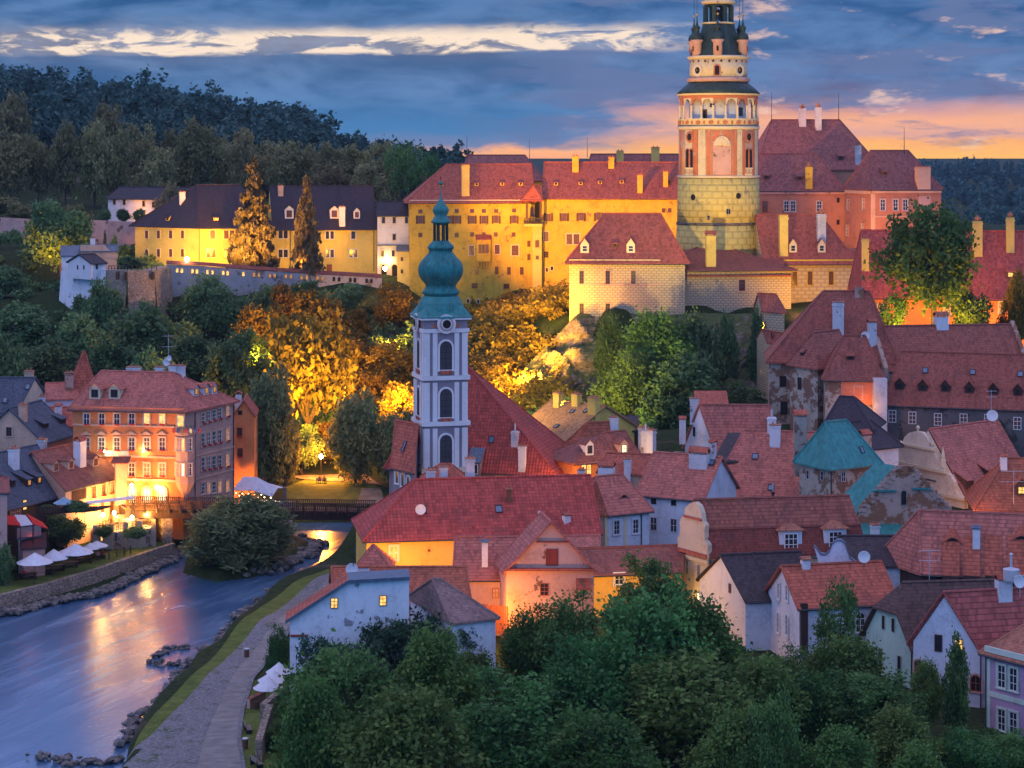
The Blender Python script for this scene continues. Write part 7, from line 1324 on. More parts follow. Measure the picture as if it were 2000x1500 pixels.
def marquee():
    Y = 297.0; o = empty('marquee', P(495, 1000, Y), 'white marquee tent with glowing interior right of the orange house', 'marquee'); a, c = P(456, 960, Y + 1), P(531, 968, Y - 1); u = c - a; u.z = 0; n = Vector((-u.y, u.x, 0)).normalized() * 4; zr = ZP(936, Y); ze = ZP(959, Y); zg = .4
    f = lambda s, w, z: Vector((a.x + u.x * s + n.x * w, a.y + u.y * s + n.y * w, z)); b = MB()
    b.slab([[f(-.02, -.05, ze), f(.55, -.05, ze + .1), f(.45, .5, zr), f(.1, .5, zr)], [f(.55, -.05, ze + .1), f(1.02, -.05, ze - .6), f(1.0, .5, ze + .3), f(.45, .5, zr)], [f(1.02, 1.05, ze), f(-.02, 1.05, ze), f(.1, .5, zr), f(1.0, .5, ze + .3)], [f(-.02, 1.05, ze), f(-.02, -.05, ze), f(.1, .5, zr)]], .06); b.build('roof', 'canvas', o)
    for s in (0, .33, .66, 1): MB().tube([f(s, 0, zg - 1), f(s, 0, ze - .1)], .07, 5).build('post', 'pale_metal', o)
    b = MB()
    for i in range(7): p = f(.06 + i * .15, .6, zg); b.box(p, .7, .7, 1.6, .3)
    b.build('counter', 'canvas', o); b = MB()
    for i in range(12): b.lathe([(.03, -.06), (.09, 0), (.03, .08)], f(.05 + i * .082, .06, ze - .5 - .35 * (i % 2)), 6)
    b.build('string_lights', 'bulb_small', o)
    for s in (.25, .75): glow('marquee_light', f(s, .4, ze - .6), 160, (1, .72, .4))
marquee()
def umbrella(px, yrim, w, Y, top, label, m='canvas', zb=None, grp='parasols in the beer garden'):
    x = XP(px, Y); zb = tz(x, Y) if zb is None else zb; r = w * Y / F / 2; zr = ZP(yrim, Y); zt = ZP(top, Y); o = empty('parasol', (x, Y, zb), label, 'parasol', grp); n = 8
    b = MB(); v = [(x, Y, zt)]; f = []
    for k, (fr_, zz) in enumerate(((.55, zr + (zt - zr) * .40), (1, zr))):
        for j in range(n * 2): t = math.pi * j / n; s = 1 if j % 2 == 0 else .955; v.append((x + math.cos(t) * r * fr_ * s, Y + math.sin(t) * r * fr_ * s, zz - (.05 if j % 2 else 0) * k))
    N2 = n * 2
    for j in range(N2): f.append((0, 1 + j, 1 + (j + 1) % N2)); f.append((1 + j, 1 + N2 + j, 1 + N2 + (j + 1) % N2, 1 + (j + 1) % N2))
    b.add(v, f); dn = len(v); b.add([(p[0], p[1], p[2] - .03) for p in v], [t[::-1] for t in f]); 
    for j in range(N2): i0, i1 = 1 + N2 + j, 1 + N2 + (j + 1) % N2; b.f.append((i0, i0 + dn, i1 + dn, i1)); b.m.append(0)
    b.build('canopy', m, o); MB().tube([(x, Y, zb), (x, Y, zt - .05)], .035, 6).build('pole', 'timber_mid', o); MB().lathe([(.3, 0), (.3, .1), (.06, .14)], (x, Y, zb), 10).build('base', 'iron', o)
for px, yr, w, Y, tp, lb in ((68, 1098, 72, 251, 1079, 'white parasol nearest the left edge of the beer garden'), (105, 1090, 58, 256, 1072, 'white parasol half hidden behind the two largest parasols'), (147, 1079, 72, 258, 1061, 'largest white parasol in the middle of the beer garden'), (176, 1071, 36, 264, 1060, 'small white parasol behind the rightmost parasol'), (189, 1066, 46, 266, 1056, 'white parasol at the right end of the beer garden')): umbrella(px, yr, w, Y, tp, lb)
umbrella(125, 982, 42, 262, 970, 'blue parasol on the balcony of the timber house', 'canvas_blue', zb=ZP(1000, 262), grp='blue parasol')
for px, yr, w, Y, tp, lb in ((545, 1312, 52, 199, 1293, 'white parasol farthest back beside the blue house'), (534, 1328, 62, 196.5, 1308, 'middle white parasol beside the blue house'), (524, 1343, 60, 194, 1320, 'nearest white parasol beside the footpath')): umbrella(px, yr, w, Y, tp, lb, grp='parasols beside the blue house')
BAL = empty('balcony', P(120, 1010, 261), 'timber balcony with flower boxes on the old slate roofed house', 'balcony'); MB().para(P(72, 1006, 257), P(188, 999, 266) - P(72, 1006, 257), (1.2, 3.2, 0), (0, 0, .25)).build('floor', 'timber', BAL); b = MB()
for i in range(40): q = P(72, 1002, 256.9).lerp(P(188, 995, 265.9), i / 39); b.box(q + Vector((0, 0, -.2)), .1, .1, .9)
b.build('railing', 'timber', BAL)
def picnic(px, y, ang, lb):
    p = hitz(px, y, 0); p.z = tz(p.x, p.y); o = empty('picnic_table', p, lb, 'table', 'picnic tables in the beer garden'); ca = Matrix.Rotation(ang, 3, 'Z'); g = lambda x, yy, z: p + ca @ Vector((x, yy, z))
    def bx(nm, x, yy, z, sx, sy, sz, m='timber'): MB().box(g(x, yy, z), sx, sy, sz, ang).build(nm, m, o)
    bx('tabletop', 0, 0, .72, 1.9, .75, .05, 'timber_mid'); bx('bench', 0, -.72, .43, 1.9, .28, .05); bx('bench', 0, .72, .43, 1.9, .28, .05)
    for s in (-.75, .75): bx('leg', s, 0, 0, .1, 1.6, .42); bx('leg', s, 0, .42, .1, .6, .3)
for px, y, lb in ((56, 1128, 'picnic table at the left end beside people in red and blue'), (88, 1120, 'picnic table under the leftmost parasol'), (112, 1113, 'picnic table between the parasols'), (138, 1106, 'picnic table in front of the largest parasol'), (165, 1098, 'picnic table right of the largest parasol'), (190, 1089, 'picnic table under the rightmost parasol'), (150, 1088, 'picnic table behind the largest parasol'), (70, 1108, 'picnic table where two people in yellow sit')): picnic(px, y, .35, lb)
def person_mesh(seated, seed=0):
    me = bpy.data.meshes.new('body'); bm = bmesh.new(); sk = bm.verts.layers.skin.verify()
    J = {}
    def jt(n, co, r): v = bm.verts.new(co); v[sk].radius = (r, r); J[n] = v
    def bone(*ns):
        for a, b_ in zip(ns, ns[1:]): bm.edges.new((J[a], J[b_]))
    if seated:
        jt('pel', (0, 0, .52), .14); jt('che', (0, -.03, .86), .15); jt('nec', (0, -.03, 1.06), .055); jt('hea', (0, -.05, 1.18), .09); jt('top', (0, -.05, 1.28), .075)
        for s, k in ((-1, 'l'), (1, 'r')): jt('hip' + k, (s * .1, -.06, .5), .1); jt('kne' + k, (s * .13, -.46, .5), .07); jt('ank' + k, (s * .13, -.44, .08), .045); jt('toe' + k, (s * .13, -.6, .05), .04); jt('sho' + k, (s * .19, -.02, .97), .065); jt('elb' + k, (s * .24, -.12, .72), .045); jt('han' + k, (s * .12, -.34, .74), .035)
    else:
        jt('pel', (0, 0, .95), .14); jt('che', (0, 0, 1.3), .15); jt('nec', (0, 0, 1.5), .055); jt('hea', (0, -.02, 1.62), .09); jt('top', (0, -.02, 1.72), .075)
        for s, k in ((-1, 'l'), (1, 'r')): jt('hip' + k, (s * .1, 0, .9), .1); jt('kne' + k, (s * .11, -.06 * s, .48), .07); jt('ank' + k, (s * .11, .05 * s, .08), .045); jt('toe' + k, (s * .11, -.1 + .05 * s, .04), .04); jt('sho' + k, (s * .19, 0, 1.41), .065); jt('elb' + k, (s * .25, .02, 1.12), .045); jt('han' + k, (s * .25, -.08, .88), .035)
    bone('pel', 'che', 'nec', 'hea', 'top')
    for k in 'lr': bone('pel', 'hip' + k, 'kne' + k, 'ank' + k, 'toe' + k); bone('che', 'sho' + k, 'elb' + k, 'han' + k)
    J['pel'][sk].use_root = True; bm.to_mesh(me); bm.free()
    o = bpy.data.objects.new('tmp', me); COL.objects.link(o); o.modifiers.new('s', 'SKIN').use_smooth_shade = True; o.modifiers.new('u', 'SUBSURF').levels = 1
    dg = bpy.context.evaluated_depsgraph_get(); out = bpy.data.meshes.new_from_object(o.evaluated_get(dg)); bpy.data.objects.remove(o); out.name = 'body'
    hz = 1.09 if seated else 1.53; leg = .6 if seated else .95
    out.materials.clear()
    for m in ('cloth_dark', 'skin', 'cloth_dark'): out.materials.append(MATS[m])
    for p in out.polygons:
        c = p.center; p.material_index = 1 if c.z > hz or (abs(c.x) > .1 and c.y < -.28 and c.z > .66 and seated) or (abs(c.x) > .2 and c.z < .95 and not seated) else 2 if c.z < leg else 0
    return out
PM = {True: person_mesh(True), False: person_mesh(False)}
def person(p, ang, top, legs, seated, label, grp=None):
    o = bpy.data.objects.new('person', PM[seated]); COL.objects.link(o); o.location = p; o.rotation_euler.z = ang; WL[o.name] = Vector(p); mark(o, label, 'person', grp)
    for i, m in ((0, top), (2, legs)): o.material_slots[i].link = 'OBJECT'; o.material_slots[i].material = MATS[m]
    h = MB(); z = 1.24 if seated else 1.68; h.lathe([(.02, .08), (.08, .05), (.1, -.02), (.07, -.07)], (0, -.03, z), 8); q = bpy.data.objects.new('hair', h.mesh('hair', 'hair')); COL.objects.link(q); q.parent = o
def gp(px, y, z=0): p = hitz(px, y, z); p.z = tz(p.x, p.y); return p
person(gp(66, 1109), .3, 'cloth_pale', 'cloth_dark', True, 'person in a pale yellow top sitting left under the parasol', 'guests'); person(gp(76, 1110), -.3, 'cloth_pale', 'cloth_dark', True, 'person in a yellowish shirt sitting right under the parasol', 'guests')
person(gp(46, 1128), .4, 'cloth_red', 'cloth_dark', True, 'person in a red top at the leftmost picnic table', 'guests'); person(gp(61, 1124), 2.8, 'cloth_blue', 'cloth_dark', True, 'person in a blue top at the leftmost picnic table', 'guests'); person(gp(191, 1092), .2, 'skin', 'cloth_dark', True, 'person in a beige top under the rightmost parasol', 'guests'); person(gp(201, 1090), .5, 'cloth_red', 'cloth_dark', True, 'person in reddish clothes at the right end of the beer garden', 'guests')
def bench(p, ang, lb):
    o = empty('park_bench', p, lb, 'bench', 'benches'); ca = Matrix.Rotation(ang, 3, 'Z'); g = lambda x, y, z: Vector(p) + ca @ Vector((x, y, z))
    b = MB()
    for k in range(3): b.box(g(0, -.18 + k * .16, .43), 1.7, .13, .05, ang)
    b.build('seat', 'bench', o); b = MB()
    for k in range(3): b.box(g(0, .26 + k * .03, .52 + k * .15), 1.7, .04, .12, ang)
    b.build('backrest', 'bench', o)
    for s in (-.7, .7): b = MB(); b.box(g(s, 0, 0), .07, .5, .43, ang); b.box(g(s, .3, 0), .07, .06, .9, ang); b.build('leg', 'iron', o)
bench(gp(485, 1438), R(105), 'pale wooden bench facing the path above the bin'); bench(gp(502, 1500), R(120), 'pale wooden bench at the bottom edge beside the path')
pb = gp(628, 951); bench(pb, R(180), 'dark park bench with two sitting people below the star bright lamp'); person(pb + Vector((-.35, .1, 0)), R(8), 'cloth_dark', 'cloth_blue', True, 'person in dark clothes sitting left on the park bench', 'people in the park'); person(pb + Vector((.4, .1, 0)), R(-8), 'cloth_dark', 'cloth_dark', True, 'person in dark clothes sitting right on the park bench', 'people in the park')
pb2 = gp(681, 948); bench(pb2, R(160), 'park bench with one person under the tall park trees'); person(pb2 + Vector((0, .1, 0)), R(-20), 'cloth_red', 'cloth_dark', True, 'person in a reddish top on the bench under the park trees', 'people in the park')
dk = P(579, 1000, 288.6); person(Vector((dk.x, 289.4, 1.85)), R(200), 'cloth_pale', 'cloth_dark', False, 'person in pale clothes standing on the left part of the bridge', 'people on the bridge')
for px, y, lb in ((479, 1469, 'brown litter bin with pale lid between the two benches'), (482, 1285, 'brown litter bin standing at the edge of the cobbles')): p = gp(px, y); o = empty('litter_bin', p, lb, 'bin', 'litter bins'); MB().lathe([(.24, 0), (.26, .02), (.26, .85)], p, 14).build('drum', 'timber_mid', o); MB().lathe([(.24, .86), (.28, .88), (.28, .97), (.1, 1.0)], p, 14).build('lid', 'pale_metal', o)
for x, y, lb in ((213, 1086, 'leftmost wooden post in the beer garden lawn'), (228, 1082, 'second wooden post from the left in the lawn'), (243, 1079, 'third wooden post from the left in the lawn'), (255, 1075, 'rightmost wooden post in the beer garden lawn')): p = gp(x, y + 6); mark(MB().lathe([(.11, 0), (.1, 1.1), (.05, 1.2)], p, 7).build('garden_post', 'timber_mid'), lb, 'post', 'posts in the garden lawn')
def street_lamp():
    p = P(627, 893, 326); z0 = tz(p.x, 326); o = empty('street_lamp', (p.x, 326, z0), 'dazzling street lamp shining among the park trees', 'street lamp'); MB().lathe([(.14, 0), (.1, .5), (.06, .7), (.05, p.z - z0 - .2)], (p.x, 326, z0), 8).build('pole', 'iron', o)
    MB().lathe([(.1, -.25), (.3, 0), (.3, .3), (.08, .5)], p, 10).build('globe', 'bulb', o); glow('lamp_light', p + Vector((0, -1.2, .2)), 5500, (1, .30, .03), .3); glow('lamp_light', p + Vector((.5, 1.2, 1)), 5500, (1, .30, .03), .3)
street_lamp()
for px, y, Y, lb in ((365, 507, 403, 'dazzling wall floodlight on the long castle wall'), (752, 525, 424, 'bright lamp at the foot of the gate wing')): o = empty('floodlight', P(px, y + 6, Y), lb, 'lamp'); MB().lathe([(.1, -.5), (.45, 0), (.4, .35), (.1, .5)], P(px, y, Y), 10).build('lens', 'bulb', o); MB().tube([P(px, y + 6, Y), P(px, y, Y)], .08, 5).build('bracket', 'iron', o); glow('wall_flood', P(px, y, Y) + Vector((0, 6, 1.5)), 5000 if px < 500 else 500, (1, .55, .15), .4)
def planter(): p = gp(499, 1386); o = empty('planter', p, 'dark tall planter beside the low wall under the parasols', 'planter'); MB().lathe([(.22, 0), (.32, .7), (.36, .75), (.3, .72)], p, 12).build('pot', 'timber_mid', o); 
planter()
ribbon_wall('low_wall', [Vector((gp(488, 1386).x, gp(488, 1386).y, .95)), Vector((gp(520, 1372).x, gp(520, 1372).y, 1.05))], -.5, .3, 'rosewall', 'low pink wall with a tile top under the parasols', cope='tile_pale', coph=.12)
ribbon_wall('dry_stone_wall', [Vector((P(498, 0, 176).x, 176, 2.2)), Vector((P(520, 0, 186).x, 186, 2.6)), Vector((P(560, 0, 192).x, 191, 2.8))], -1, .6, 'stone', 'rough stone wall below the bushes beside the lawn')
# lightning rods and aerials against the sky
for px, y0, y1, Y, lb in ((912, 304, 266, 446, 'leftmost thin rod on the rear palace ridge'), (1034, 306, 272, 446, 'thin rod on the right end of the rear palace ridge'), (1147, 302, 268, 446, 'thin rod above the roof with two chimneys'), (1507, 236, 180, 440, 'thin rod on the left end of the tallest palace roof'), (1638, 230, 182, 440, 'thin rod on the right end of the tallest palace roof'), (1766, 296, 250, 403, 'thin rod on the corner palace block')):
    mark(MB().tube([P(px, y0 + 6, Y), P(px, y1, Y)], .1, 4, .04).build('lightning_rod', 'iron'), lb, 'rod', 'lightning rods on the castle roofs')
HA = aerial(HO.o, P(329, 722, 293), 5.0, 5, 1.6, .3); dish(HO.o, P(325, 708, 292), .55, R(25)); dish(HO.o, P(331, 700, 292), .4, R(-20))

# ================================================================== TREES
leafmat('leaf_near', (.048, .125, .036), (.125, .29, .07)); leafmat('leaf_near_light', (.07, .14, .03), (.15, .25, .055)); leafmat('leaf_blue', (.03, .08, .05), (.065, .15, .085)); leafmat('leaf_slope', (.08, .16, .07), (.16, .28, .10)); leafmat('leaf_far', (.17, .18, .08), (.34, .31, .13)); leafmat('leaf_flood', (.16, .12, .02), (.30, .20, .03), .45); leafmat('leaf_willow', (.15, .19, .075), (.30, .34, .14)); leafmat('leaf_conifer', (.07, .07, .04), (.15, .13, .07), .25); leafmat('leaf_forest', (.03, .10, .09), (.075, .18, .15), .2)  # floodlight gold put into leaf_flood colour, blue distance haze into leaf_forest
variant('near1', 'round', 1, 95, 15000, .021, 'leaf_near', 6, .5, .022, .046); variant('near2', 'bush', 2, 105, 15000, .021, 'leaf_near', 5, .4, .02, .05); variant('near3', 'oval', 3, 85, 13000, .022, 'leaf_near_light', 6, .5, .02, .05)
variant('dome', 'bush', 4, 260, 17000, .018, 'leaf_blue', 4, .4, .018, .035, 2.6); variant('pear', 'spire', 5, 60, 5000, .028, 'leaf_near', 12, .95, .012, .04); variant('sparse', 'open', 6, 60, 2600, .03, 'leaf_near', 12, .5, .018, .06)
variant('slope1', 'round', 7, 90, 6500, .036, 'leaf_slope'); variant('slope2', 'bush', 8, 90, 6500, .036, 'leaf_slope'); variant('far1', 'oval', 9, 110, 6000, .034, 'leaf_far', 5, .4, .024, .05); variant('far2', 'bush', 10, 90, 6000, .036, 'leaf_far', 5, .35, .024, .05)
variant('flood1', 'oval', 11, 100, 7000, .029, 'leaf_flood', 9, .6, .016, .045); variant('flood2', 'bush', 12, 100, 8000, .028, 'leaf_flood', 8, .5, .014, .045); variant('vee', 'open', 13, 70, 3200, .034, 'leaf_flood', 9, .45, .03, .07); variant('willow', 'bush', 14, 240, 16000, .020, 'leaf_willow', 5, .35, .02, .045, 3.2); variant('park', 'weep', 15, 130, 8000, .028, 'leaf_willow', 7, .45, .03, .05, 2.4); variant('big', 'open', 16, 120, 8500, .026, 'leaf_near_light', 12, .5, .032, .055)
conifer('spruce', 17, 'leaf_conifer'); conifer('farspruce', 18, 'leaf_forest', 1500, .05, .42)
T = tree
# foreground, lower edge
for k, px, Y, tp, w, lb in (
 ('dome', 655, 181, 1214, 170, 'smooth dark dome shaped willow against the blue house'), ('dome', 775, 184, 1180, 230, 'broad dark rounded willow in front of the blue house'), ('dome', 870, 186, 1196, 150, 'dark rounded shrub below the greyed pantile roof'),
 ('near1', 690, 165, 1262, 300, 'big green tree rising right of the footpath'), ('near3', 850, 168, 1232, 230, 'leafy light green tree left of the dark gap in the bushes'), ('near3', 800, 152, 1350, 330, 'wide leafy tree at the bottom edge left of centre'), ('near3', 620, 158, 1330, 200, 'bushy tree overhanging the lawn and its benches'), ('near1', 985, 160, 1330, 330, 'spreading green tree at the bottom edge in the centre'), ('near2', 1030, 190, 1176, 150, 'dark bush below the pink gable house'), ('near2', 1105, 189, 1150, 190, 'dark leafy bush covering the foot of the pink gable house'),
 ('near1', 1270, 203, 1092, 170, 'tall dark tree rising in front of the red roofed wing'), ('near1', 1255, 177, 1148, 290, 'great dense green tree in the centre of the foreground'), ('near3', 1370, 178, 1172, 230, 'great leafy tree in front of the cream baroque house'), ('near2', 1150, 170, 1240, 280, 'bright green bushy tree left of the great trees'), ('big', 1330, 168, 1290, 330, 'shadowed tree below the great trees'), ('near3', 1180, 155, 1395, 300, 'light green tree at the bottom edge right of centre'), ('big', 1480, 172, 1285, 190, 'dark tree right of the great trees'), ('near3', 1440, 158, 1385, 230, 'dark bush at the bottom edge below the narrow white gable'),
 ('near2', 1555, 186, 1262, 130, 'green bush in front of the narrow white gable'), ('big', 1660, 183, 1248, 190, 'leafy apple tree left of the mint house'), ('sparse', 1640, 190, 1140, 110, 'thin dark tree growing before the red roof of the narrow house'), ('near2', 1600, 174, 1300, 200, 'rounded shrub left of the pale garden path'), ('near1', 1715, 172, 1310, 230, 'round dark tree hiding the foot of the mint house'), ('near3', 1812, 176, 1292, 95, 'small golden green tree before the white gable house'), ('pear', 1868, 174, 1230, 95, 'slender pear tree with a bare trunk before the lit window'), ('near3', 1760, 164, 1385, 210, 'low bush in the shade of the gardens'), ('near3', 1640, 155, 1425, 220, 'light green shrub with reddish tips at the bottom edge'), ('near3', 1790, 152, 1455, 180, 'bright leafy shrub at the bottom edge below the white house'), ('near2', 1965, 168, 1425, 150, 'bush below the mauve house in the corner'), ('near1', 1500, 156, 1360, 150, 'dark slim tree beside the little lawn'), ('near2', 1890, 165, 1420, 160, 'low dark bush under the slender pear tree'), ('near2', 1075, 168, 1300, 220, 'dense dark bush between the two central trees'), ('near3', 930, 180, 1275, 150, 'dark leafy bush beside the annex steps')): T(k, px, Y, tp, w, lb, group='garden trees in the foreground')
T('willow', 455, 268, 962, 232, 'large round willow standing on the river island', name='willow', base=-1.6); T('slope1', 130, 268, 1003, 85, 'feathery green tree in the middle of the beer garden'); T('slope2', 6, 250, 1060, 50, 'dark shrub at the left edge of the beer garden', name='shrub', cat='shrub'); T('slope2', 58, 259, 1058, 46, 'dark shrub behind the leftmost parasol', name='shrub', cat='shrub'); T('near2', 545, 203, 1218, 60, 'drooping shrub at the corner of the blue house', name='shrub', cat='shrub'); T('near2', 552, 180, 1400, 90, 'leafy shrub hanging over the rough stone wall', name='shrub', cat='shrub'); T('near2', 548, 190, 1340, 60, 'leafy shrub covering the foot of the parasols', name='shrub', cat='shrub')
for px, y, w, h, lb in ((95, 1008, 40, 18, 'red flowered bush on the left part of the timber balcony'), (150, 1000, 60, 18, 'leafy bush on the right part of the timber balcony'), (205, 1060, 40, 22, 'climbing shrub at the foot of the river terrace wall'), (265, 1062, 60, 16, 'low shrubs below the river terrace lanterns')): T('slope2', px, 262 if y < 1020 else 270, y - h, w, lb, name='shrub', cat='shrub', base=ZP(y, 262 if y < 1020 else 266))
# park
for k, px, Y, tp, w, lb in (('park', 525, 318, 712, 120, 'tall drooping park tree left of the dazzling lamp'), ('park', 695, 321, 760, 118, 'round willow like park tree right of the dazzling lamp'), ('park', 772, 318, 796, 105, 'bushy park tree touching the church tower'), ('slope1', 590, 330, 830, 80, 'small tree behind the dazzling lamp'), ('flood2', 640, 338, 820, 90, 'glowing bush just behind the dazzling lamp'), ('park', 560, 322, 820, 70, 'low hanging tree beside the wayside cross')): T(k, px, Y, tp, w, lb)
# floodlit slope below the castle wall
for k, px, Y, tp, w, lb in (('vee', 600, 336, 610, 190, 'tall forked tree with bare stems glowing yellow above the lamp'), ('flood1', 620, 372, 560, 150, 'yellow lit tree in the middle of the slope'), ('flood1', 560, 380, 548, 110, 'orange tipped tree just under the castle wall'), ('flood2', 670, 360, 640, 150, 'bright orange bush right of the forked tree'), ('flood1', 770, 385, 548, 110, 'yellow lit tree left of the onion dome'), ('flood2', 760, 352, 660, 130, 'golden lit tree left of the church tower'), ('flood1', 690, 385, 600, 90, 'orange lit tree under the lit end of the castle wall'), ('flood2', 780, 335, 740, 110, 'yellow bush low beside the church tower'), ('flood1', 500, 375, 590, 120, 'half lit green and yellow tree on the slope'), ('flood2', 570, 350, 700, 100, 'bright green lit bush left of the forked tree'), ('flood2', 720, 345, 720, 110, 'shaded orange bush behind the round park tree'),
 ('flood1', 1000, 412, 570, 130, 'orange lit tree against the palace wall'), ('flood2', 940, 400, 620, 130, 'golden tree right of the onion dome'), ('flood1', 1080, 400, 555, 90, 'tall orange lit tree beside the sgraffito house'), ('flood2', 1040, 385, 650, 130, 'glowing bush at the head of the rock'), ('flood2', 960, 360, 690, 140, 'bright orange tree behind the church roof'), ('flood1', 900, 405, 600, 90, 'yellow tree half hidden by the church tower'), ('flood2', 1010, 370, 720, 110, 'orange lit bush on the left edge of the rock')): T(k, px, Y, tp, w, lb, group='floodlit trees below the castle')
# dark slope, left
for k, px, Y, tp, w, lb in (('slope1', 205, 383, 540, 90, 'dark pointed tree before the bastion corner'), ('slope2', 270, 372, 590, 170, 'broad green tree below the bastion'), ('slope1', 330, 378, 610, 130, 'green tree right of the bastion'), ('slope1', 400, 392, 535, 120, 'dark tree reaching up to the castle wall lights'), ('slope1', 455, 388, 560, 120, 'dark green tree under the yellow castle house'), ('slope2', 380, 358, 650, 140, 'dark leafy tree above the orange hotel roof'), ('slope2', 440, 350, 660, 110, 'dark tree right of the hotel chimneys'), ('slope1', 150, 370, 610, 110, 'dark tree on the rocky left slope'), ('slope2', 40, 380, 590, 150, 'dark spreading tree at the left edge of the slope'), ('slope2', 90, 352, 660, 150, 'deeply shaded tree above the brick turret'), ('slope2', 15, 340, 660, 130, 'dark bush above the dark slate house'), ('slope2', 220, 350, 660, 140, 'dark bush behind the hotel roof'), ('slope2', 300, 345, 680, 130, 'shaded bush behind the hotel aerial'), ('slope1', 520, 398, 555, 90, 'green tree below the left conifer'), ('slope2', 480, 360, 640, 110, 'dark bush left of the lit trees'), ('slope2', 10, 410, 520, 90, 'dark shrub below the pink garden wall'), ('slope2', 160, 395, 575, 60, 'dark ivy clad bush under the white lodge'), ('slope1', 590, 405, 545, 80, 'dark tree top before the middle of the castle wall'), ('slope2', 1420, 346, 610, 60, 'dark bush on the castle rock below the round tower'), ('slope1', 660, 400, 553, 110, 'green tree top before the right part of the castle wall'), ('slope1', 715, 398, 566, 90, 'half lit tree below the bright end of the castle wall'), ('slope2', 700, 372, 690, 90, 'dark bush in the gap between lit trees')): T(k, px, Y, tp, w, lb, group='trees on the dark slope')
# rock
for k, px, Y, tp, w, lb in (('near3', 1285, 337, 612, 210, 'large yellow green bush on the castle rock'), ('near3', 1195, 345, 622, 110, 'bright green bush on the left shoulder of the rock'), ('slope2', 1350, 340, 605, 130, 'dark green bush below the round tower'), ('near3', 1230, 330, 690, 150, 'sunlit leafy tree hanging over the ochre roof'), ('slope2', 1340, 326, 690, 170, 'shaded bush at the foot of the rock'), ('slope2', 1450, 324, 745, 90, 'dark bush in the shade of the worn stone houses'), ('slope2', 1482, 345, 600, 50, 'dark ivy bush beside the small red gate roof'), ('slope2', 1120, 330, 770, 60, 'grassy shrub low on the rock face')): T(k, px, Y, tp, w, lb, name='bush', cat='bush', group='bushes on the castle rock')
# right
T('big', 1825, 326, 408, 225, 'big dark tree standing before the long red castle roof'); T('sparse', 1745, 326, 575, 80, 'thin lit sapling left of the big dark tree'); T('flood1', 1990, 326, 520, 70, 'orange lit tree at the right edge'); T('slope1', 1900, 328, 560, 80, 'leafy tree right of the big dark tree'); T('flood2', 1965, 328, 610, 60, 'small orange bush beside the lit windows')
# castle garden
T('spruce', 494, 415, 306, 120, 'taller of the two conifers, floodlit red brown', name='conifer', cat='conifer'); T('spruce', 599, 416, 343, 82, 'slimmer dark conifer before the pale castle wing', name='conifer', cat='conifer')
T('slope1', 118, 428, 388, 130, 'round tree lit orange from below beside the pink gate building'); T('pear', 205, 432, 446, 16, 'slim dark cypress against the pink wall', name='cypress'); T('slope2', 255, 400, 500, 64, 'clipped hedge bush on the bastion terrace', name='shrub', cat='shrub', base=ZP(525, 400)); T('slope2', 222, 428, 458, 24, 'small shrub right of the slim cypress', name='shrub', cat='shrub')
for px, lb in ((205, 'leftmost'), (240, 'middle'), (272, 'rightmost')): T('slope2', px, 462, 407, 32, f'clipped round bush before the low white house, {lb} of three', name='shrub', cat='shrub', base=ZP(433, 462), group='clipped round bushes')
# park row behind the castle garden
for k, px, Y, tp, w, lb in (('far1', 20, 505, 258, 110, 'tall tree at the left end of the park row'), ('far1', 75, 510, 262, 70, 'dark tree second in the park row'), ('far1', 128, 508, 234, 84, 'tall pale topped tree in the park row'), ('far1', 185, 512, 232, 100, 'broad tree with warm lit edge in the park row'), ('far1', 228, 518, 248, 70, 'slimmer tree left of the low white house roof'), ('far2', 308, 506, 286, 96, 'round dark tree above the low white house'), ('far1', 388, 516, 228, 110, 'tall dark tree above the slate hipped roof'), ('far1', 345, 530, 250, 80, 'tree between the round dark tree and the tall dark one'), ('far1', 15, 545, 176, 120, 'pale crowned tree at the left edge behind the park row'), ('far2', 205, 560, 202, 100, 'pale crowned tree high behind the park row'), ('far2', 270, 550, 240, 90, 'leafy tree in the middle behind the park row'), ('far1', 440, 540, 265, 90, 'tree behind the peak of the slate roof'), ('far2', 470, 520, 250, 90, 'dark tree left above the taller conifer'), ('far2', 525, 530, 275, 100, 'tree right above the taller conifer'), ('far1', 560, 520, 272, 90, 'dark tree above the slimmer conifer'), ('far1', 600, 524, 280, 80, 'tree behind the slimmer conifer top'), ('far1', 650, 516, 276, 90, 'tall tree above the round topped dormers'), ('far1', 700, 520, 280, 90, 'tree before the pink sky gap'), ('far2', 740, 515, 276, 90, 'dark tree left of the see through tree'), ('far2', 640, 500, 320, 110, 'low dark tree behind the pale castle wing'), ('far2', 720, 500, 320, 100, 'low tree behind the long dark roof'), ('sparse', 790, 500, 282, 90, 'see through tree against the pink sky'), ('sparse', 840, 510, 302, 66, 'small open tree left of the palace roof'), ('far2', 835, 498, 345, 60, 'dark bush at the palace gable end'), ('far2', 330, 470, 360, 60, 'dark bush behind the low white house') , ('far2', 150, 470, 400, 80, 'dark shrubbery left of the low white house'), ('far2', 60, 480, 395, 120, 'dark shrubbery above the pink garden wall'), ('far2', 0, 490, 385, 90, 'dark shrubbery at the left edge above the garden wall')): T(k, px, Y, tp, w, lb, group='park trees behind the castle')
rr = random.Random(21)
def hill_y(px): return np.interp(px, [0, 60, 120, 200, 250, 300, 350, 400, 450, 500, 540], [138, 140, 150, 160, 172, 182, 200, 218, 236, 252, 270])
for i in range(44):
    px = 6 + i * 12.4 + rr.uniform(-5, 5); Y = rr.uniform(770, 850); tp = hill_y(px) - rr.choice((0, 3, 6, 11)); T('farspruce', px, Y, tp, rr.uniform(26, 40), 'dark spruce on the skyline of the left wooded hill', name='conifer', cat='conifer', group='spruces on the left skyline')
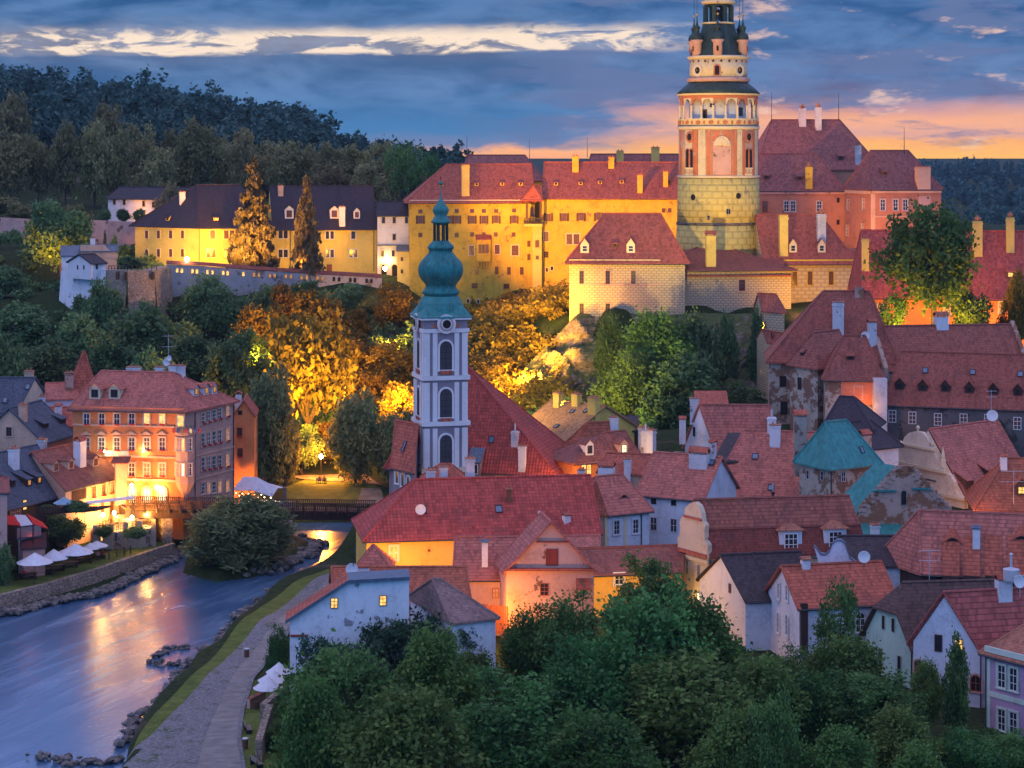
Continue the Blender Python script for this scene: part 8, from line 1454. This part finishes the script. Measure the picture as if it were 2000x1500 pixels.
for i in range(26):
    px = 1808 + i * 8 + rr.uniform(-3, 3); Y = 2000 + rr.uniform(-60, 60); tp = np.interp(px, [1790, 1850, 1900, 1950, 2010], [316, 312, 308, 310, 322]) + rr.uniform(-4, 5); T('farspruce', px, Y, tp, rr.uniform(11, 17), 'dark spruce on the far right skyline', name='conifer', cat='conifer', group='spruces on the far right skyline')
def forest(name, spots, seed, mat, leaf, per, label):
    rnd = np.random.default_rng(seed); C, cl = [], []
    for (x, y, z, w, h, con) in spots:
        c = shape_pts('spire' if con else 'bush', rnd, 26, .05); i = rnd.integers(0, 26, per); p = c[i] + rnd.normal(size=(per, 3)) * .07; C.append(p * (w, w, h) + (x, y, z)); cl.append(np.full(per, rnd.uniform(0, 1)))
    return mark(link(name, leafcloud(name, np.concatenate(C), leaf, rnd, mat, np.concatenate(cl))), label, 'forest', None, 'stuff')
def spots_img(n, x0, x1, Y0, Y1, seed, hmin, hmax, con=.3, wf=.75):
    r = np.random.default_rng(seed); out = []; px = r.uniform(x0, x1, n); Y = r.uniform(Y0, Y1, n); X = (px - CX) * Y / F; Z = terr(X, Y)
    for x, y, z in zip(X, Y, Z): h = r.uniform(hmin, hmax); out.append((x, y, z - .5, h * wf * r.uniform(.7, 1.1), h, r.uniform() < con))
    return out
forest('hill_forest', spots_img(430, -420, 640, 590, 870, 31, 13, 21, .08, .85), 32, 'leaf_forest', 1.1, 380, 'dark mixed forest covering the left hill')
forest('valley_trees', spots_img(160, 560, 900, 560, 800, 33, 8, 12, .1), 34, 'leaf_forest', 1.0, 220, 'dark woods behind the castle park')
forest('far_forest', spots_img(520, 1500, 2500, 1450, 2060, 35, 15, 20, .6, .55), 36, 'leaf_forest', 2.0, 130, 'dark far forest on the ridge at the right')
forest('field_edge_trees', spots_img(70, 1800, 2300, 1200, 1330, 37, 9, 15, .2), 38, 'leaf_forest', 1.4, 160, 'bushy trees along the edge of the far field')
forest('slope_undergrowth', spots_img(520, -350, 820, 332, 400, 39, 3, 6.5, 0, 1.2), 40, 'leaf_slope', .45, 260, 'dark undergrowth covering the slope below the castle wall')
forest('garden_undergrowth', spots_img(230, 560, 2150, 138, 176, 41, 1.2, 2.6, 0, 1.5), 42, 'leaf_near', .26, 420, 'low dark undergrowth filling the foreground gardens')
forest('castle_foot_scrub', spots_img(260, 830, 1120, 338, 418, 43, 3, 7, 0, 1.1), 44, 'leaf_flood', .4, 260, 'glowing scrub at the foot of the palace wall')
forest('rock_scrub', spots_img(60, 1020, 1500, 320, 334, 45, 1.5, 4, 0, 1.2), 46, 'leaf_slope', .35, 220, 'dark scrub along the foot of the castle rock')
forest('garden_hedges', spots_img(150, -300, 330, 405, 475, 47, 1.5, 4, 0, 1.4), 48, 'leaf_slope', .4, 240, 'dark hedges and shrubs of the castle garden at the left')
# lamps hidden in the lanes between the houses
for q, w, c in ((P(800, 1125, 227), 400, (1, .40, .03)), (P(745, 1120, 229), 260, (1, .40, .03)), (P(875, 1115, 227), 200, (1, .40, .03)), (P(1000, 1200, 203), 380, ORG), (P(965, 1190, 207), 260, ORG), (P(1210, 1150, 212), 500, AMB), (P(1110, 935, 272), 350, ORG), (P(1060, 930, 288), 900, YEL), (P(1040, 936, 270), 120, AMB), (P(1865, 1010, 250), 500, ORG), (P(1690, 795, 281), 90, ORG), (P(486, 975, 300.5), 500, ORG), (P(60, 890, 278), 700, ORG), (P(1640, 800, 262), 0, ORG)):
    if w: glow('lane_lamp', q, w * 4, c, .25)
def haze():
    m = bpy.data.materials.new('haze'); m.use_nodes = True; N = NT(m.node_tree); N.n.clear(); o = N.new('ShaderNodeOutputMaterial'); v = N.new('ShaderNodeVolumePrincipled')
    v.inputs['Color'].default_value = (.62, .80, 1, 1); v.inputs['Density'].default_value = .00005; N.l.new(v.outputs[0], o.inputs['Volume']); MATS['haze'] = m
    b = MB(); b.para((-1500, -60, -12), (3000, 0, 0), (0, 2500, 0), (0, 0, 180)); mark(link('haze', b.mesh('haze', 'haze')), kind='stuff')
haze()
